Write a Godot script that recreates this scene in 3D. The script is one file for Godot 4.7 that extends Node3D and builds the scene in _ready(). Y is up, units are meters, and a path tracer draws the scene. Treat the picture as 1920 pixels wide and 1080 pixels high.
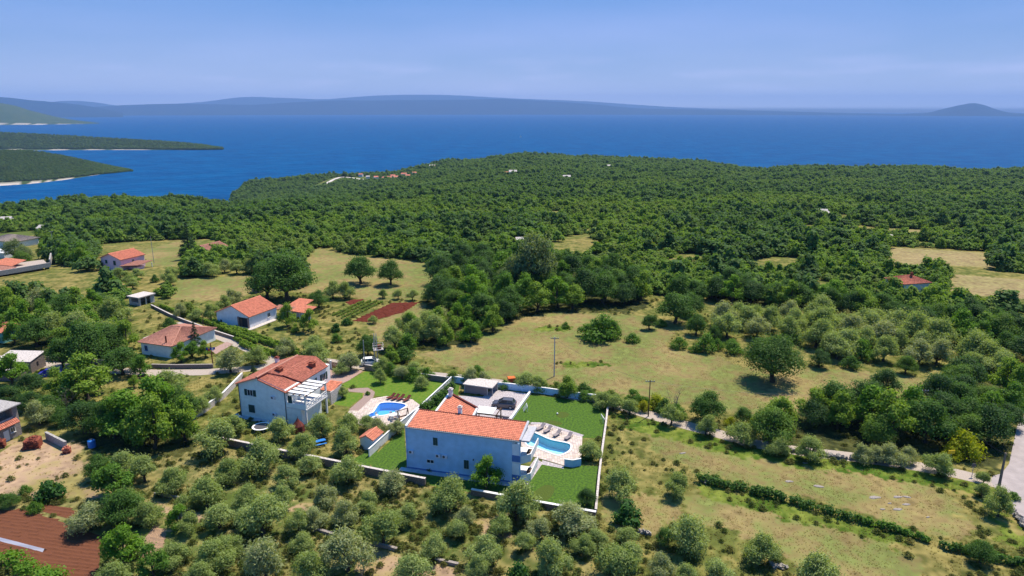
extends Node3D
# A hillside of olive groves and villas above a blue bay: camera, sky, sun first; then terrain and sea, buildings, objects, plants.

const SEA := -130.0
const RINGS: Array = [0.0, 250.0, 450.0, 750.0, 1000.0, 1300.0, 1500.0, 1700.0, 1850.0, 2050.0, 2400.0]
const RELIEF: Array = [
	[-0.8767, 0, 0, -14, -37, -75, -125, -140, -140, -140, -140, -140],
	[-0.6367, 0, 0, -14, -37, -75, -125, -140, -140, -140, -140, -140],
	[-0.5296, 0, 0, -14, -35, -75, -125, -140, -140, -140, -140, -140],
	[-0.4518, 0, 0, -15, -42, -80, -128, -140, -140, -140, -140, -140],
	[-0.4073, 0, 0, -16, -49, -84, -132, -140, -140, -140, -140, -140],
	[-0.3962, 0, 0, -16, -51, -84, -128, -136, -136, -136, -138, -140],
	[-0.3863, 0, 0, -16, -51, -84, -122, -123, -130, -160, -193, -249],
	[-0.3542, 0, 0, -16, -50, -82, -118, -120, -115, -143, -174, -227],
	[-0.2989, 0, 0, -16, -49, -78, -110, -116, -107, -135, -164, -216],
	[-0.2271, 0, 0, -16, -48, -72, -98, -108, -108, -136, -166, -218],
	[-0.1679, 0, 0, -15, -44, -66, -86, -98, -104, -132, -161, -212],
	[-0.1226, 0, 0, -15, -42, -60, -74, -83, -92, -100, -133, -181],
	[-0.0845, 0, 0, -15, -40, -55, -66, -74, -83, -90, -123, -169],
	[0.0308, 0, 0, -14, -36, -48, -57, -63, -68, -75, -106, -149],
	[0.1828, 0, 0, -14, -36, -48, -58, -66, -76, -83, -115, -160],
	[0.2562, 0, 0, -13, -35, -48, -60, -69, -80, -87, -119, -165],
	[0.3059, 0, 0, -13, -35, -49, -64, -77, -86, -95, -127, -174],
	[0.3302, 0, 0, -13, -35, -49, -64, -80, -94, -103, -137, -185],
	[0.3542, 0, 0, -13, -35, -48, -64, -80, -92, -119, -147, -196],
	[0.3942, 0, 0, -12, -34, -48, -60, -73, -85, -111, -138, -185],
	[0.4885, 0, 0, -12, -33, -47, -57, -67, -78, -104, -130, -176],
	[0.6367, 0, 0, -12, -32, -46, -55, -64, -74, -100, -125, -170],
	[0.8704, 0, 0, -12, -32, -46, -55, -64, -74, -100, -125, -170]]
const MAP := Rect2(-250, -420, 550, 390)      # the near ground whose cover is computed as a texture
const MW := 1375
const MH := 975

var taken := {}
var M := {}
var rng := RandomNumberGenerator.new()
var holes: Array = []                           # pool outlines, left out of the ground and the decks
var marks: Array = []                           # landmarks that tree labels refer to
var trees: Array = []
var cover: PackedByteArray
var cover_rgb: PackedByteArray
var bumps := FastNoiseLite.new()


class MB:
	var v := PackedVector3Array()
	var n := PackedVector3Array()
	var c := PackedColorArray()
	var uv := PackedVector2Array()
	var col := Color.WHITE
	var xf := Transform3D.IDENTITY

	func tri(a: Vector3, b: Vector3, d: Vector3) -> void:      # counter-clockwise seen from outside
		a = xf * a
		b = xf * b
		d = xf * d
		var m := (b - a).cross(d - a)
		if m.length_squared() < 1e-14:
			return
		m = m.normalized()
		v.append(a); v.append(d); v.append(b)
		n.append(m); n.append(m); n.append(m)
		c.append(col); c.append(col); c.append(col)

	func quad(a: Vector3, b: Vector3, d: Vector3, e: Vector3) -> void:
		tri(a, b, d)
		tri(a, d, e)

	func box(lo: Vector3, hi: Vector3) -> void:
		var p := [Vector3(lo.x, lo.y, hi.z), Vector3(hi.x, lo.y, hi.z), Vector3(hi.x, hi.y, hi.z), Vector3(lo.x, hi.y, hi.z), Vector3(lo.x, lo.y, lo.z), Vector3(hi.x, lo.y, lo.z), Vector3(hi.x, hi.y, lo.z), Vector3(lo.x, hi.y, lo.z)]
		quad(p[0], p[1], p[2], p[3])
		quad(p[5], p[4], p[7], p[6])
		quad(p[1], p[5], p[6], p[2])
		quad(p[4], p[0], p[3], p[7])
		quad(p[3], p[2], p[6], p[7])
		quad(p[4], p[5], p[1], p[0])

	func bar(a: Vector3, b: Vector3, w: float, h: float) -> void:   # a square bar between two points
		var f := (b - a).normalized()
		var s := f.cross(Vector3.UP)
		if s.length() < 0.01:
			s = Vector3.RIGHT
		s = s.normalized()
		var u := s.cross(f).normalized()
		var q: Array = []
		for e in [a, b]:
			for k in [[-1, -1], [1, -1], [1, 1], [-1, 1]]:
				q.append(e + s * w * 0.5 * k[0] + u * h * 0.5 * k[1])
		for k in 4:
			var j := (k + 1) % 4
			quad(q[j], q[k], q[k + 4], q[j + 4])
		quad(q[0], q[1], q[2], q[3])
		quad(q[7], q[6], q[5], q[4])

	func tube(a: Vector3, b: Vector3, ra: float, rb: float, k := 7) -> void:
		var f := (b - a).normalized()
		var s := f.cross(Vector3(0.31, 0.2, 0.93)).normalized()
		var u := s.cross(f)
		for i in k:
			var t := TAU * i / k
			var t2 := TAU * (i + 1) / k
			var d := s * cos(t) + u * sin(t)
			var d2 := s * cos(t2) + u * sin(t2)
			quad(a + d2 * ra, a + d * ra, b + d * rb, b + d2 * rb)
			tri(b, b + d2 * rb, b + d * rb)
			tri(a, a + d * ra, a + d2 * ra)

	func prism(p: PackedVector2Array, y0: float, y1: float, bottom := false) -> void:
		var q := p.duplicate()
		if Geometry2D.is_polygon_clockwise(q):
			q.reverse()
		for i in q.size():
			var a := q[i]
			var b := q[(i + 1) % q.size()]
			quad(Vector3(b.x, y0, b.y), Vector3(a.x, y0, a.y), Vector3(a.x, y1, a.y), Vector3(b.x, y1, b.y))
		flat(p, y1)
		if bottom:
			flat(p, y0, true)

	func flat(p: PackedVector2Array, y: float, down := false) -> void:
		var t := Geometry2D.triangulate_polygon(p)
		for i in range(0, t.size(), 3):
			var a := Vector3(p[t[i]].x, y, p[t[i]].y)
			var b := Vector3(p[t[i + 1]].x, y, p[t[i + 1]].y)
			var d := Vector3(p[t[i + 2]].x, y, p[t[i + 2]].y)
			if ((b - a).cross(d - a).y > 0.0) == not down:
				tri(a, b, d)
			else:
				tri(a, d, b)

	func walls(p: PackedVector2Array, y0: float, y1: float, inward := false) -> void:
		var q := p.duplicate()
		if Geometry2D.is_polygon_clockwise(q) != inward:
			q.reverse()
		for i in q.size():
			var a := q[i]
			var b := q[(i + 1) % q.size()]
			quad(Vector3(b.x, y0, b.y), Vector3(a.x, y0, a.y), Vector3(a.x, y1, a.y), Vector3(b.x, y1, b.y))

	# courses of half-round tiles on the slope between an eave (a to b) and a ridge (e to d)
	func tiled(a: Vector3, b: Vector3, d: Vector3, e: Vector3, thick := 0.1) -> void:
		var up := (b - a).cross(e - a).normalized()
		var rows := maxi(2, int(((e - a).length() + (d - b).length()) * 0.5 / 0.4))
		var cols := maxi(2, int(maxf((b - a).length(), (d - e).length()) / 0.3))
		var wave := [0.0, 0.07, 0.07, 0.0]
		var at := [0.0, 0.22, 0.62, 0.84]
		for i in rows:
			var l0 := a.lerp(e, float(i) / rows)
			var r0 := b.lerp(d, float(i) / rows)
			var l1 := a.lerp(e, float(i + 1) / rows)
			var r1 := b.lerp(d, float(i + 1) / rows)
			for j in cols:
				var tone := 0.74 + 0.4 * fmod(absf(sin(float(i) * 12.9898 + float(j) * 78.233 + a.x) * 43758.5453), 1.0)
				col = Color(tone, tone * (0.97 + 0.05 * fmod(tone * 91.7, 1.0)), tone)
				for k in 4:
					var t0 := (j + float(at[k])) / cols
					var t1 := (j + (float(at[k + 1]) if k < 3 else 1.0)) / cols
					var h0: float = wave[k]
					var h1: float = wave[(k + 1) % 4]
					var p0 := l0.lerp(r0, t0) + up * (h0 + 0.05)
					var p1 := l0.lerp(r0, t1) + up * (h1 + 0.05)
					quad(p0, p1, l1.lerp(r1, t1) + up * h1, l1.lerp(r1, t0) + up * h0)
					quad(l0.lerp(r0, t0) + up * (h0 - (0.02 if i else thick)), l0.lerp(r0, t1) + up * (h1 - (0.02 if i else thick)), p1, p0)
		col = Color.WHITE
		var dn := -up * thick
		quad(b + dn, a + dn, e + dn, d + dn)
		quad(a + dn, b + dn, b, a)
		quad(b + dn, d + dn, d, b)
		quad(d + dn, e + dn, e, d)
		quad(e + dn, a + dn, a, e)

	func mesh() -> ArrayMesh:
		var m := ArrayMesh.new()
		var s := []
		s.resize(Mesh.ARRAY_MAX)
		s[Mesh.ARRAY_VERTEX] = v
		s[Mesh.ARRAY_NORMAL] = n
		s[Mesh.ARRAY_COLOR] = c
		if uv.size() == v.size():
			s[Mesh.ARRAY_TEX_UV] = uv
		m.add_surface_from_arrays(Mesh.PRIMITIVE_TRIANGLES, s)
		return m


# ---------------------------------------------------------------- naming
func numbered(called: String) -> String:
	var k: int = taken.get(called, 0)
	taken[called] = k + 1
	return called if k == 0 else "%s_%03d" % [called, k]


func thing(called: String, label: String, category: String, at := Vector3.ZERO, turn := 0.0, group := "") -> Node3D:
	var o := Node3D.new()
	o.name = numbered(called)
	add_child(o)
	o.position = at
	o.rotation.y = turn
	tag(o, label, category, group)
	return o


func tag(o: Node, label: String, category: String, group := "") -> void:
	o.set_meta("label", label)
	o.set_meta("category", category)
	if group:
		o.set_meta("group", group)


func part(called: String, mesh: Mesh, mat: Material, parent: Node) -> MeshInstance3D:
	var o := MeshInstance3D.new()
	o.name = called
	o.mesh = mesh
	o.set_surface_override_material(0, mat)
	parent.add_child(o, true)
	return o


func solo(called: String, mesh: Mesh, mat: Material, label := "", category := "", group := "") -> MeshInstance3D:
	var o := part(numbered(called), mesh, mat, self)
	if label:
		tag(o, label, category, group)
	return o


func struct(called: String, mesh: Mesh, mat: Material) -> MeshInstance3D:
	var o := part(numbered(called), mesh, mat, self)
	o.set_meta("kind", "structure")
	return o


func stuff(o: Node) -> void:
	o.set_meta("kind", "stuff")


func copy(o: Node3D, at: Vector3, turn: float, label: String) -> Node3D:
	var r: Node3D = o.duplicate()
	r.name = numbered(String(o.name).rstrip("0123456789").trim_suffix("_"))
	add_child(r)
	r.position = at
	r.rotation.y = turn
	r.set_meta("label", label)
	return r


func poly(a: Array) -> PackedVector2Array:
	var p := PackedVector2Array()
	for i in range(0, a.size(), 2):
		p.append(Vector2(a[i], a[i + 1]))
	return p


func lin(r: float, g: float, b: float) -> Color:
	return Color(r, g, b).linear_to_srgb()


# ---------------------------------------------------------------- materials
func noise_tex(seed_: int, freq: float, lo: Color, hi: Color, normal := false, kind := FastNoiseLite.TYPE_SIMPLEX_SMOOTH, size := 512, bump := 4.0) -> Texture2D:
	var f := FastNoiseLite.new()
	f.seed = seed_
	f.noise_type = kind
	f.frequency = freq
	f.fractal_octaves = 5
	var t := NoiseTexture2D.new()
	t.width = size
	t.height = size
	t.seamless = true
	t.noise = f
	if normal:
		t.as_normal_map = true
		t.bump_strength = bump
	else:
		var g := Gradient.new()
		g.set_color(0, lo)
		g.set_color(1, hi)
		t.color_ramp = g
	return t


func mat(called: String, color: Color, rough := 0.85, spec := 0.3) -> StandardMaterial3D:
	var m := StandardMaterial3D.new()
	m.resource_name = called
	m.albedo_color = color
	m.roughness = rough
	m.metallic_specular = spec
	M[called] = m
	return m


func grain(m: StandardMaterial3D, tex: Texture2D, metres: float, nrm: Texture2D = null, depth := 1.0) -> StandardMaterial3D:
	m.albedo_texture = tex
	if nrm:
		m.normal_enabled = true
		m.normal_texture = nrm
		m.normal_scale = depth
	m.uv1_triplanar = true
	m.uv1_world_triplanar = true
	m.uv1_scale = Vector3.ONE / metres
	return m


# square slabs with dark joints, every slab a little different
func slabs() -> Texture2D:
	var g := RandomNumberGenerator.new()
	g.seed = 3
	var im := Image.create(512, 512, false, Image.FORMAT_RGB8)
	im.fill(Color(0.6, 0.58, 0.56))
	for y in 8:
		for x in 8:
			var t := g.randf_range(0.84, 1.0)
			im.fill_rect(Rect2i(x * 64 + 2, y * 64 + 2, 60, 60), Color(t, t * g.randf_range(0.97, 1.0), t * g.randf_range(0.95, 1.0)))
	return ImageTexture.create_from_image(im)


func make_materials() -> void:
	var wear := noise_tex(3, 0.012, Color(0.88, 0.88, 0.88), Color(1, 1, 1))
	var blotch := noise_tex(4, 0.02, Color(0.68, 0.68, 0.68), Color(1, 1, 1))
	var grit := noise_tex(5, 0.06, Color(0.6, 0.6, 0.6), Color(1, 1, 1))
	var rough_n := noise_tex(6, 0.05, Color.BLACK, Color.WHITE, true)
	var paving := noise_tex(7, 0.035, Color(0.5, 0.48, 0.5), Color(1, 1, 1), false, FastNoiseLite.TYPE_CELLULAR)
	var paving_n := noise_tex(7, 0.035, Color.BLACK, Color.WHITE, true, FastNoiseLite.TYPE_CELLULAR)
	M.blotch = blotch
	M.grit = grit
	M.rough_n = rough_n
	grain(mat("blue_render", lin(0.43, 0.63, 0.84), 0.8, 0.2), wear, 9.0)
	grain(mat("plinth_and_shade_blue", lin(0.1, 0.2, 0.45), 0.8, 0.2), wear, 6.0)
	grain(mat("white_render", lin(0.72, 0.72, 0.74), 0.8, 0.25), wear, 7.0)
	grain(mat("grey_render", lin(0.42, 0.43, 0.48), 0.8, 0.25), wear, 5.0)
	grain(mat("pale_blue_render", lin(0.84, 0.87, 0.85), 0.8, 0.25), wear, 8.0)
	grain(mat("lilac_render", lin(0.78, 0.8, 0.86), 0.8, 0.25), wear, 8.0)
	grain(mat("pink_render", lin(0.85, 0.56, 0.64), 0.8, 0.25), wear, 6.0)
	grain(mat("teal_render", lin(0.2, 0.52, 0.5), 0.8, 0.25), wear, 6.0)
	grain(mat("concrete", lin(0.44, 0.42, 0.42), 0.9, 0.2), blotch, 4.0, rough_n, 0.5)
	grain(mat("pale_concrete", lin(0.66, 0.6, 0.58), 0.9, 0.2), blotch, 4.0, rough_n, 0.4)
	grain(mat("stone", lin(0.36, 0.31, 0.28), 0.95, 0.2), paving, 2.4, paving_n, 1.5)
	grain(mat("pale_stone", lin(0.5, 0.46, 0.42), 0.95, 0.2), paving, 2.0, paving_n, 1.5)
	grain(mat("asphalt", lin(0.34, 0.3, 0.3), 0.9, 0.25), wear, 14.0, rough_n, 0.3)
	grain(mat("gravel", lin(0.56, 0.48, 0.43), 0.95, 0.15), grit, 3.0, rough_n, 0.8)
	grain(mat("bare_soil", lin(0.42, 0.28, 0.19), 0.95, 0.1), grit, 5.0, rough_n, 0.8)
	grain(mat("red_soil", lin(0.21, 0.085, 0.05), 0.95, 0.1), grit, 2.6, rough_n, 1.2)
	grain(mat("deep_red_soil", lin(0.175, 0.046, 0.032), 0.95, 0.1), grit, 2.6, rough_n, 1.2)
	grain(mat("lawn", lin(0.088, 0.178, 0.022), 0.9, 0.15), noise_tex(8, 0.03, Color(0.62, 0.62, 0.9), Color(1.0, 0.98, 0.9)), 7.0, rough_n, 0.6)
	grain(mat("worn_lawn", lin(0.1, 0.145, 0.03), 0.9, 0.15), grit, 4.0)
	grain(mat("dry_lawn", lin(0.13, 0.2, 0.03), 0.9, 0.15), noise_tex(9, 0.02, Color(0.7, 0.85, 0.7), Color(1.0, 0.93, 1.0)), 9.0, rough_n, 0.6)
	grain(mat("paver", lin(0.5, 0.34, 0.3), 0.9, 0.2), grit, 2.2, rough_n, 0.3)
	grain(mat("path_paver", lin(0.42, 0.31, 0.28), 0.9, 0.2), grit, 2.0, rough_n, 0.3)
	grain(mat("deck", lin(0.56, 0.49, 0.46), 0.75, 0.3), slabs(), 3.2)
	grain(mat("flagstone", lin(0.68, 0.64, 0.66), 0.85, 0.3), paving, 3.4, paving_n, 0.7)
	grain(mat("roof_tile", lin(0.64, 0.235, 0.15), 0.8, 0.25), wear, 3.0).vertex_color_use_as_albedo = true
	grain(mat("old_roof_tile", lin(0.64, 0.24, 0.165), 0.85, 0.2), blotch, 5.0).vertex_color_use_as_albedo = true
	grain(mat("pale_roof_tile", lin(0.55, 0.27, 0.21), 0.85, 0.2), blotch, 4.0).vertex_color_use_as_albedo = true
	grain(mat("grey_roof_tile", lin(0.4, 0.34, 0.32), 0.85, 0.2), blotch, 4.0).vertex_color_use_as_albedo = true
	grain(mat("brick", lin(0.36, 0.11, 0.07), 0.9, 0.2), grit, 1.5, rough_n, 0.6)
	grain(mat("timber", lin(0.16, 0.1, 0.07), 0.8, 0.25), grit, 2.0)
	grain(mat("bark", lin(0.11, 0.09, 0.07), 0.95, 0.1), grit, 1.0, rough_n, 1.0)
	grain(mat("dead_wood", lin(0.28, 0.23, 0.19), 0.95, 0.1), grit, 1.0)
	mat("window_glass", lin(0.02, 0.03, 0.04), 0.08, 0.6)
	mat("dark_green_paint", lin(0.02, 0.06, 0.055), 0.6, 0.4)
	mat("dark_opening", lin(0.03, 0.03, 0.035), 0.9, 0.1)
	mat("white_paint", lin(0.64, 0.64, 0.64), 0.5, 0.4)
	mat("dark_metal", lin(0.06, 0.06, 0.07), 0.5, 0.5)
	mat("grey_metal", lin(0.3, 0.3, 0.32), 0.5, 0.5)
	mat("grey_slat", lin(0.22, 0.19, 0.2), 0.7, 0.3)
	mat("rubber", lin(0.02, 0.02, 0.02), 0.9, 0.2)
	mat("red_paint", lin(0.5, 0.04, 0.03), 0.5, 0.4)
	mat("blue_cloth", lin(0.03, 0.035, 0.26), 0.8, 0.2)
	mat("blue_plastic", lin(0.02, 0.16, 0.5), 0.5, 0.4)
	mat("brown_cloth", lin(0.12, 0.035, 0.03), 0.85, 0.2)
	mat("orange_cloth", lin(0.6, 0.13, 0.04), 0.8, 0.2)
	mat("fleece", lin(0.62, 0.6, 0.66), 0.8, 0.3)
	mat("pool_tile", lin(0.3, 0.78, 0.88), 0.4, 0.4)
	mat("pool_tile_deep", lin(0.05, 0.36, 0.78), 0.4, 0.4)
	mat("shaded_wall_tile", lin(0.01, 0.3, 0.42), 0.4, 0.4)
	mat("navy_tile", lin(0.02, 0.1, 0.4), 0.4, 0.4)
	var w := mat("pool_water", Color(0.75, 0.93, 1.0, 0.06), 0.03, 0.5)
	w.transparency = BaseMaterial3D.TRANSPARENCY_ALPHA
	var car := mat("graphite_paint", lin(0.07, 0.065, 0.08), 0.3, 0.5)
	car.metallic = 0.4
	car.clearcoat_enabled = true
	car.clearcoat = 0.8
	mat("yellow_paint", lin(0.75, 0.5, 0.02), 0.5, 0.4)


# ---------------------------------------------------------------- terrain
func height(x: float, z: float) -> float:
	var r := sqrt(x * x + z * z)
	if r <= 250.0:
		return 0.0
	var a := clampf(atan2(x, -z), float(RELIEF[0][0]), float(RELIEF[-1][0]) - 1e-5)
	r = minf(r, 2399.9)
	var i := 0
	while RELIEF[i + 1][0] <= a:
		i += 1
	var j := 0
	while RINGS[j + 1] <= r:
		j += 1
	var A: Array = RELIEF[i]
	var B: Array = RELIEF[i + 1]
	var t: float = (a - A[0]) / (B[0] - A[0])
	t = t * t * (3.0 - 2.0 * t)
	var u: float = (r - RINGS[j]) / (RINGS[j + 1] - RINGS[j])
	var h: float = lerpf(lerpf(A[j + 1], B[j + 1], t), lerpf(A[j + 2], B[j + 2], t), u) if j + 2 < A.size() else -140.0
	return h + bumps.get_noise_2d(x, z) * 3.0 * clampf((r - 260.0) / 500.0, 0.0, 1.0)


func fill(p: PackedVector2Array, k: int) -> void:       # marks a kind of ground cover
	var q := PackedVector2Array()
	var top := 1e9
	var low := -1e9
	for v in p:
		var s := Vector2((v.x - MAP.position.x) / MAP.size.x * MW, (v.y - MAP.position.y) / MAP.size.y * MH)
		q.append(s)
		top = minf(top, s.y)
		low = maxf(low, s.y)
	for y in range(maxi(0, int(top)), mini(MH, int(low) + 1)):
		var xs: Array = []
		for i in q.size():
			var a := q[i]
			var b := q[(i + 1) % q.size()]
			if (a.y <= y + 0.5) != (b.y <= y + 0.5):
				xs.append(a.x + (y + 0.5 - a.y) / (b.y - a.y) * (b.x - a.x))
		xs.sort()
		for i in range(0, xs.size() - 1, 2):
			for x in range(clampi(int(xs[i]), 0, MW), clampi(int(xs[i + 1]), 0, MW)):
				cover[y * MW + x] = k


func cover_at(x: float, z: float) -> int:
	var i := int((x - MAP.position.x) / MAP.size.x * MW)
	var j := int((z - MAP.position.y) / MAP.size.y * MH)
	if i < 0 or j < 0 or i >= MW or j >= MH:
		return -1
	return cover[j * MW + i]


func cover_color(x: float, z: float) -> Color:
	var i := clampi(int((x - MAP.position.x) / MAP.size.x * MW), 0, MW - 1)
	var j := clampi(int((z - MAP.position.y) / MAP.size.y * MH), 0, MH - 1)
	var k := (j * MW + i) * 3
	return Color8(cover_rgb[k], cover_rgb[k + 1], cover_rgb[k + 2]).srgb_to_linear()


# kinds of cover: 0 rough grass, 1 dry meadow, 2 green grass, 3 wood floor, 4 olive grove, 5 bare earth, 6 tan stubble
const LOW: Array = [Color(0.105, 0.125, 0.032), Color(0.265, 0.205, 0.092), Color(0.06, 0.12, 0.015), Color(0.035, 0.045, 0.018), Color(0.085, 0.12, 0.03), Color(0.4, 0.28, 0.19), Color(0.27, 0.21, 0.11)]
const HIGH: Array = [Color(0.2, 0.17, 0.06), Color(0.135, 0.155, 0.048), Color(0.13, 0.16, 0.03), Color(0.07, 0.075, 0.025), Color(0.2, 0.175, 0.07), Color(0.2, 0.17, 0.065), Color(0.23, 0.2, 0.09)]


func paint_cover() -> Texture2D:
	cover.resize(MW * MH)
	cover.fill(0)
	cover_regions()
	var big := FastNoiseLite.new()
	big.seed = 21
	big.frequency = 0.014
	big.fractal_octaves = 4
	var mid := FastNoiseLite.new()
	mid.seed = 22
	mid.frequency = 0.07
	mid.fractal_octaves = 4
	var fine := FastNoiseLite.new()
	fine.seed = 23
	fine.frequency = 0.25
	fine.fractal_octaves = 2
	var nb := big.get_image(MW, MH, false, false, false).get_data()
	var nm := mid.get_image(MW, MH, false, false, false).get_data()
	var nf := fine.get_image(MW, MH, false, false, false).get_data()
	cover_rgb.resize(MW * MH * 3)
	var ramp: Array = []
	for k in LOW.size():
		var row: Array = []
		for s in 64:
			row.append(LOW[k].lerp(HIGH[k], s / 63.0))
		ramp.append(row)
	var lut := PackedByteArray()
	lut.resize(4096)
	for s in 4096:
		lut[s] = int(clampf(Color(s / 4095.0 * 0.6, 0, 0).linear_to_srgb().r * 255.0 + 0.5, 0, 255))
	var at := 0
	for y in MH:
		for x in MW:
			var p := y * MW + x
			var m := nm[p]
			var qx := x + (m - 128) / 14
			var qy := y + (nf[p] - 128) / 26
			var k := cover[p]
			if qx >= 0 and qx < MW and qy >= 0 and qy < MH:
				k = cover[qy * MW + qx]
			var t := clampi((nb[p] * 5 + m * 5 + nf[p] * 3 - 1664 + 320) / 10, 0, 63)
			var cc: Color = ramp[k][t]
			var s := 0.2 + nf[p] * 0.003 + m * 0.0023
			cover_rgb[at] = lut[int(cc.r * s * 6825.0)]
			cover_rgb[at + 1] = lut[int(cc.g * s * 6825.0)]
			cover_rgb[at + 2] = lut[int(cc.b * s * 6825.0)]
			at += 3
	return ImageTexture.create_from_image(Image.create_from_data(MW, MH, false, Image.FORMAT_RGB8, cover_rgb))


var far_clear: Array = []


# positive where the wood opens into a clearing
func gap_at(x: float, z: float) -> float:
	return bumps.get_noise_2d(x * 2.1 + 4000.0, z * 3.4 - 2500.0) - (0.12 if x > 20.0 and z > -420.0 else 0.3)


func terrain_color(x: float, y: float, z: float) -> Color:
	if y < SEA + 3.5:
		return Color(0.5, 0.44, 0.4)
	var t := bumps.get_noise_2d(x * 0.7 + 900.0, z * 0.7) * 0.5 + 0.5
	var open := gap_at(x, z) > 0.0
	for k in far_clear:
		open = open or Geometry2D.is_point_in_polygon(Vector2(x, z), k)
	if open:
		return Color(0.2, 0.17, 0.07).lerp(Color(0.12, 0.15, 0.04), t)
	return Color(0.055, 0.085, 0.022).lerp(Color(0.1, 0.125, 0.035), t)


func make_terrain() -> void:
	var az: Array = []
	var a := -180.0
	while a < 180.0:
		az.append(deg_to_rad(a))
		a += 0.3 if absf(a + 0.15) < 43.0 else (1.0 if absf(a) < 60.0 else 6.0)
	az.append(deg_to_rad(180.0))
	var rs: Array = [0.0, 15.0, 30.0]
	var r := 40.0
	while r < 2400.0:
		rs.append(r)
		r *= 1.013 if r < 200.0 else 1.022
	rs.append(2400.0)
	var grown: Array = []
	for h in holes:
		grown.append(Geometry2D.offset_polygon(h, 0.9)[0])
	var V: Array = [PackedVector3Array(), PackedVector3Array()]
	var C: Array = [PackedColorArray(), PackedColorArray()]
	var U: Array = [PackedVector2Array(), PackedVector2Array()]
	var grid: Array = []
	for i in rs.size():
		var row := PackedVector3Array()
		for j in az.size():
			var x: float = rs[i] * sin(az[j])
			var z: float = -rs[i] * cos(az[j])
			row.append(Vector3(x, height(x, z), z))
		grid.append(row)
	for i in rs.size() - 1:
		for j in az.size() - 1:
			var q := [grid[i][j], grid[i][j + 1], grid[i + 1][j + 1], grid[i + 1][j]]
			var mid: Vector3 = (q[0] + q[2]) * 0.5
			var near := 0 if MAP.has_point(Vector2(mid.x, mid.z)) else 1
			if near == 0:
				var skip := false
				for h in grown:
					if Geometry2D.is_point_in_polygon(Vector2(mid.x, mid.z), h):
						skip = true
				if skip:
					continue
			for k in [0, 2, 1, 0, 3, 2]:
				var p: Vector3 = q[k]
				V[near].append(p)
				U[near].append(Vector2((p.x - MAP.position.x) / MAP.size.x, (p.z - MAP.position.y) / MAP.size.y))
				C[near].append(Color.WHITE if near == 0 else terrain_color(p.x, p.y, p.z))
	var mesh := ArrayMesh.new()
	for k in 2:
		var st := SurfaceTool.new()
		st.begin(Mesh.PRIMITIVE_TRIANGLES)
		var s := []
		s.resize(Mesh.ARRAY_MAX)
		s[Mesh.ARRAY_VERTEX] = V[k]
		s[Mesh.ARRAY_COLOR] = C[k]
		s[Mesh.ARRAY_TEX_UV] = U[k]
		st.create_from_arrays(s)
		st.index()
		st.generate_normals()
		mesh = st.commit(mesh)
	var o := MeshInstance3D.new()
	o.name = "ground"
	o.mesh = mesh
	var g := mat("ground_cover", Color.WHITE, 0.95, 0.1)
	g.albedo_texture = paint_cover_tex
	g.texture_repeat = false
	g.detail_enabled = true
	g.detail_blend_mode = BaseMaterial3D.BLEND_MODE_MUL
	g.detail_uv_layer = BaseMaterial3D.DETAIL_UV_1
	var far := mat("wood_floor", Color.WHITE, 0.95, 0.1)
	far.vertex_color_use_as_albedo = true
	g.detail_enabled = false
	o.set_surface_override_material(0, g)
	o.set_surface_override_material(1, far)
	o.set_meta("kind", "structure")
	add_child(o)


var paint_cover_tex: Texture2D


# a hill or island: rows from its shore over the crest to the far side; data holds shore x, z and crest x, y, z for each station
func ridge(called: String, d: Array, steps: int, rough: float, shore_tone: Color, tone: Color, tone2: Color, back: float, seed_: int) -> Array:
	var f := FastNoiseLite.new()
	f.seed = seed_
	f.fractal_octaves = 5
	var st := SurfaceTool.new()
	st.begin(Mesh.PRIMITIVE_TRIANGLES)
	var stations := d.size() / 5
	var across := 16
	var rows: Array = []
	for i in range((stations - 1) * steps + 1):
		var k := mini(i / steps, stations - 2)
		var t := float(i - k * steps) / steps
		var s: Array = []
		for c in 5:
			var p0: float = d[maxi(k - 1, 0) * 5 + c]
			var p1: float = d[k * 5 + c]
			var p2: float = d[(k + 1) * 5 + c]
			var p3: float = d[mini(k + 2, stations - 1) * 5 + c]
			s.append(cubic_interpolate(p1, p2, p0, p3, t))
		var shore := Vector3(s[0], SEA - 1.0, s[1])
		var crest := Vector3(s[2], s[3], s[4])
		var far := crest + (crest - shore) * back
		var span := Vector2(crest.x - shore.x, crest.z - shore.z).length()
		f.frequency = 4.0 / maxf(span, 1.0)
		var row: Array = []
		for j in across + 1:
			var p: Vector3
			var e: float
			if j <= 11:
				e = pow(j / 11.0, 1.5)
				p = shore.lerp(crest, e)
				p.y = lerpf(SEA - 1.0, crest.y, sin(e * PI / 2.0))
			else:
				e = 1.0 - (j - 11.0) / (across - 11.0)
				p = far.lerp(crest, e)
				p.y = lerpf(SEA - 6.0, crest.y, sin(e * PI / 2.0))
			var w := sin(minf(e, 1.0) * PI) * 0.9 + 0.1
			p.y += f.get_noise_2d(p.x, p.z) * rough * (crest.y - SEA) * w if j > 0 and j < across else 0.0
			row.append(p)
		rows.append(row)
	for i in rows.size():
		for j in across + 1:
			var p: Vector3 = rows[i][j]
			var t := f.get_noise_2d(p.x * 3.0, p.z * 3.0) * 0.5 + 0.5
			st.set_color(shore_tone if j <= 1 and t > 0.46 else tone.lerp(tone2, t))
			st.add_vertex(p)
	for i in rows.size() - 1:
		for j in across:
			var p := i * (across + 1) + j
			for k in [p, p + across + 2, p + across + 1, p, p + 1, p + across + 2]:
				st.add_index(k)
	st.generate_normals()
	var m: StandardMaterial3D = M.get("hill_cover")
	if m == null:
		m = mat("hill_cover", Color.WHITE, 0.95, 0.1)
		m.vertex_color_use_as_albedo = true
	struct(called, st.commit(), m)
	return rows


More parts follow.
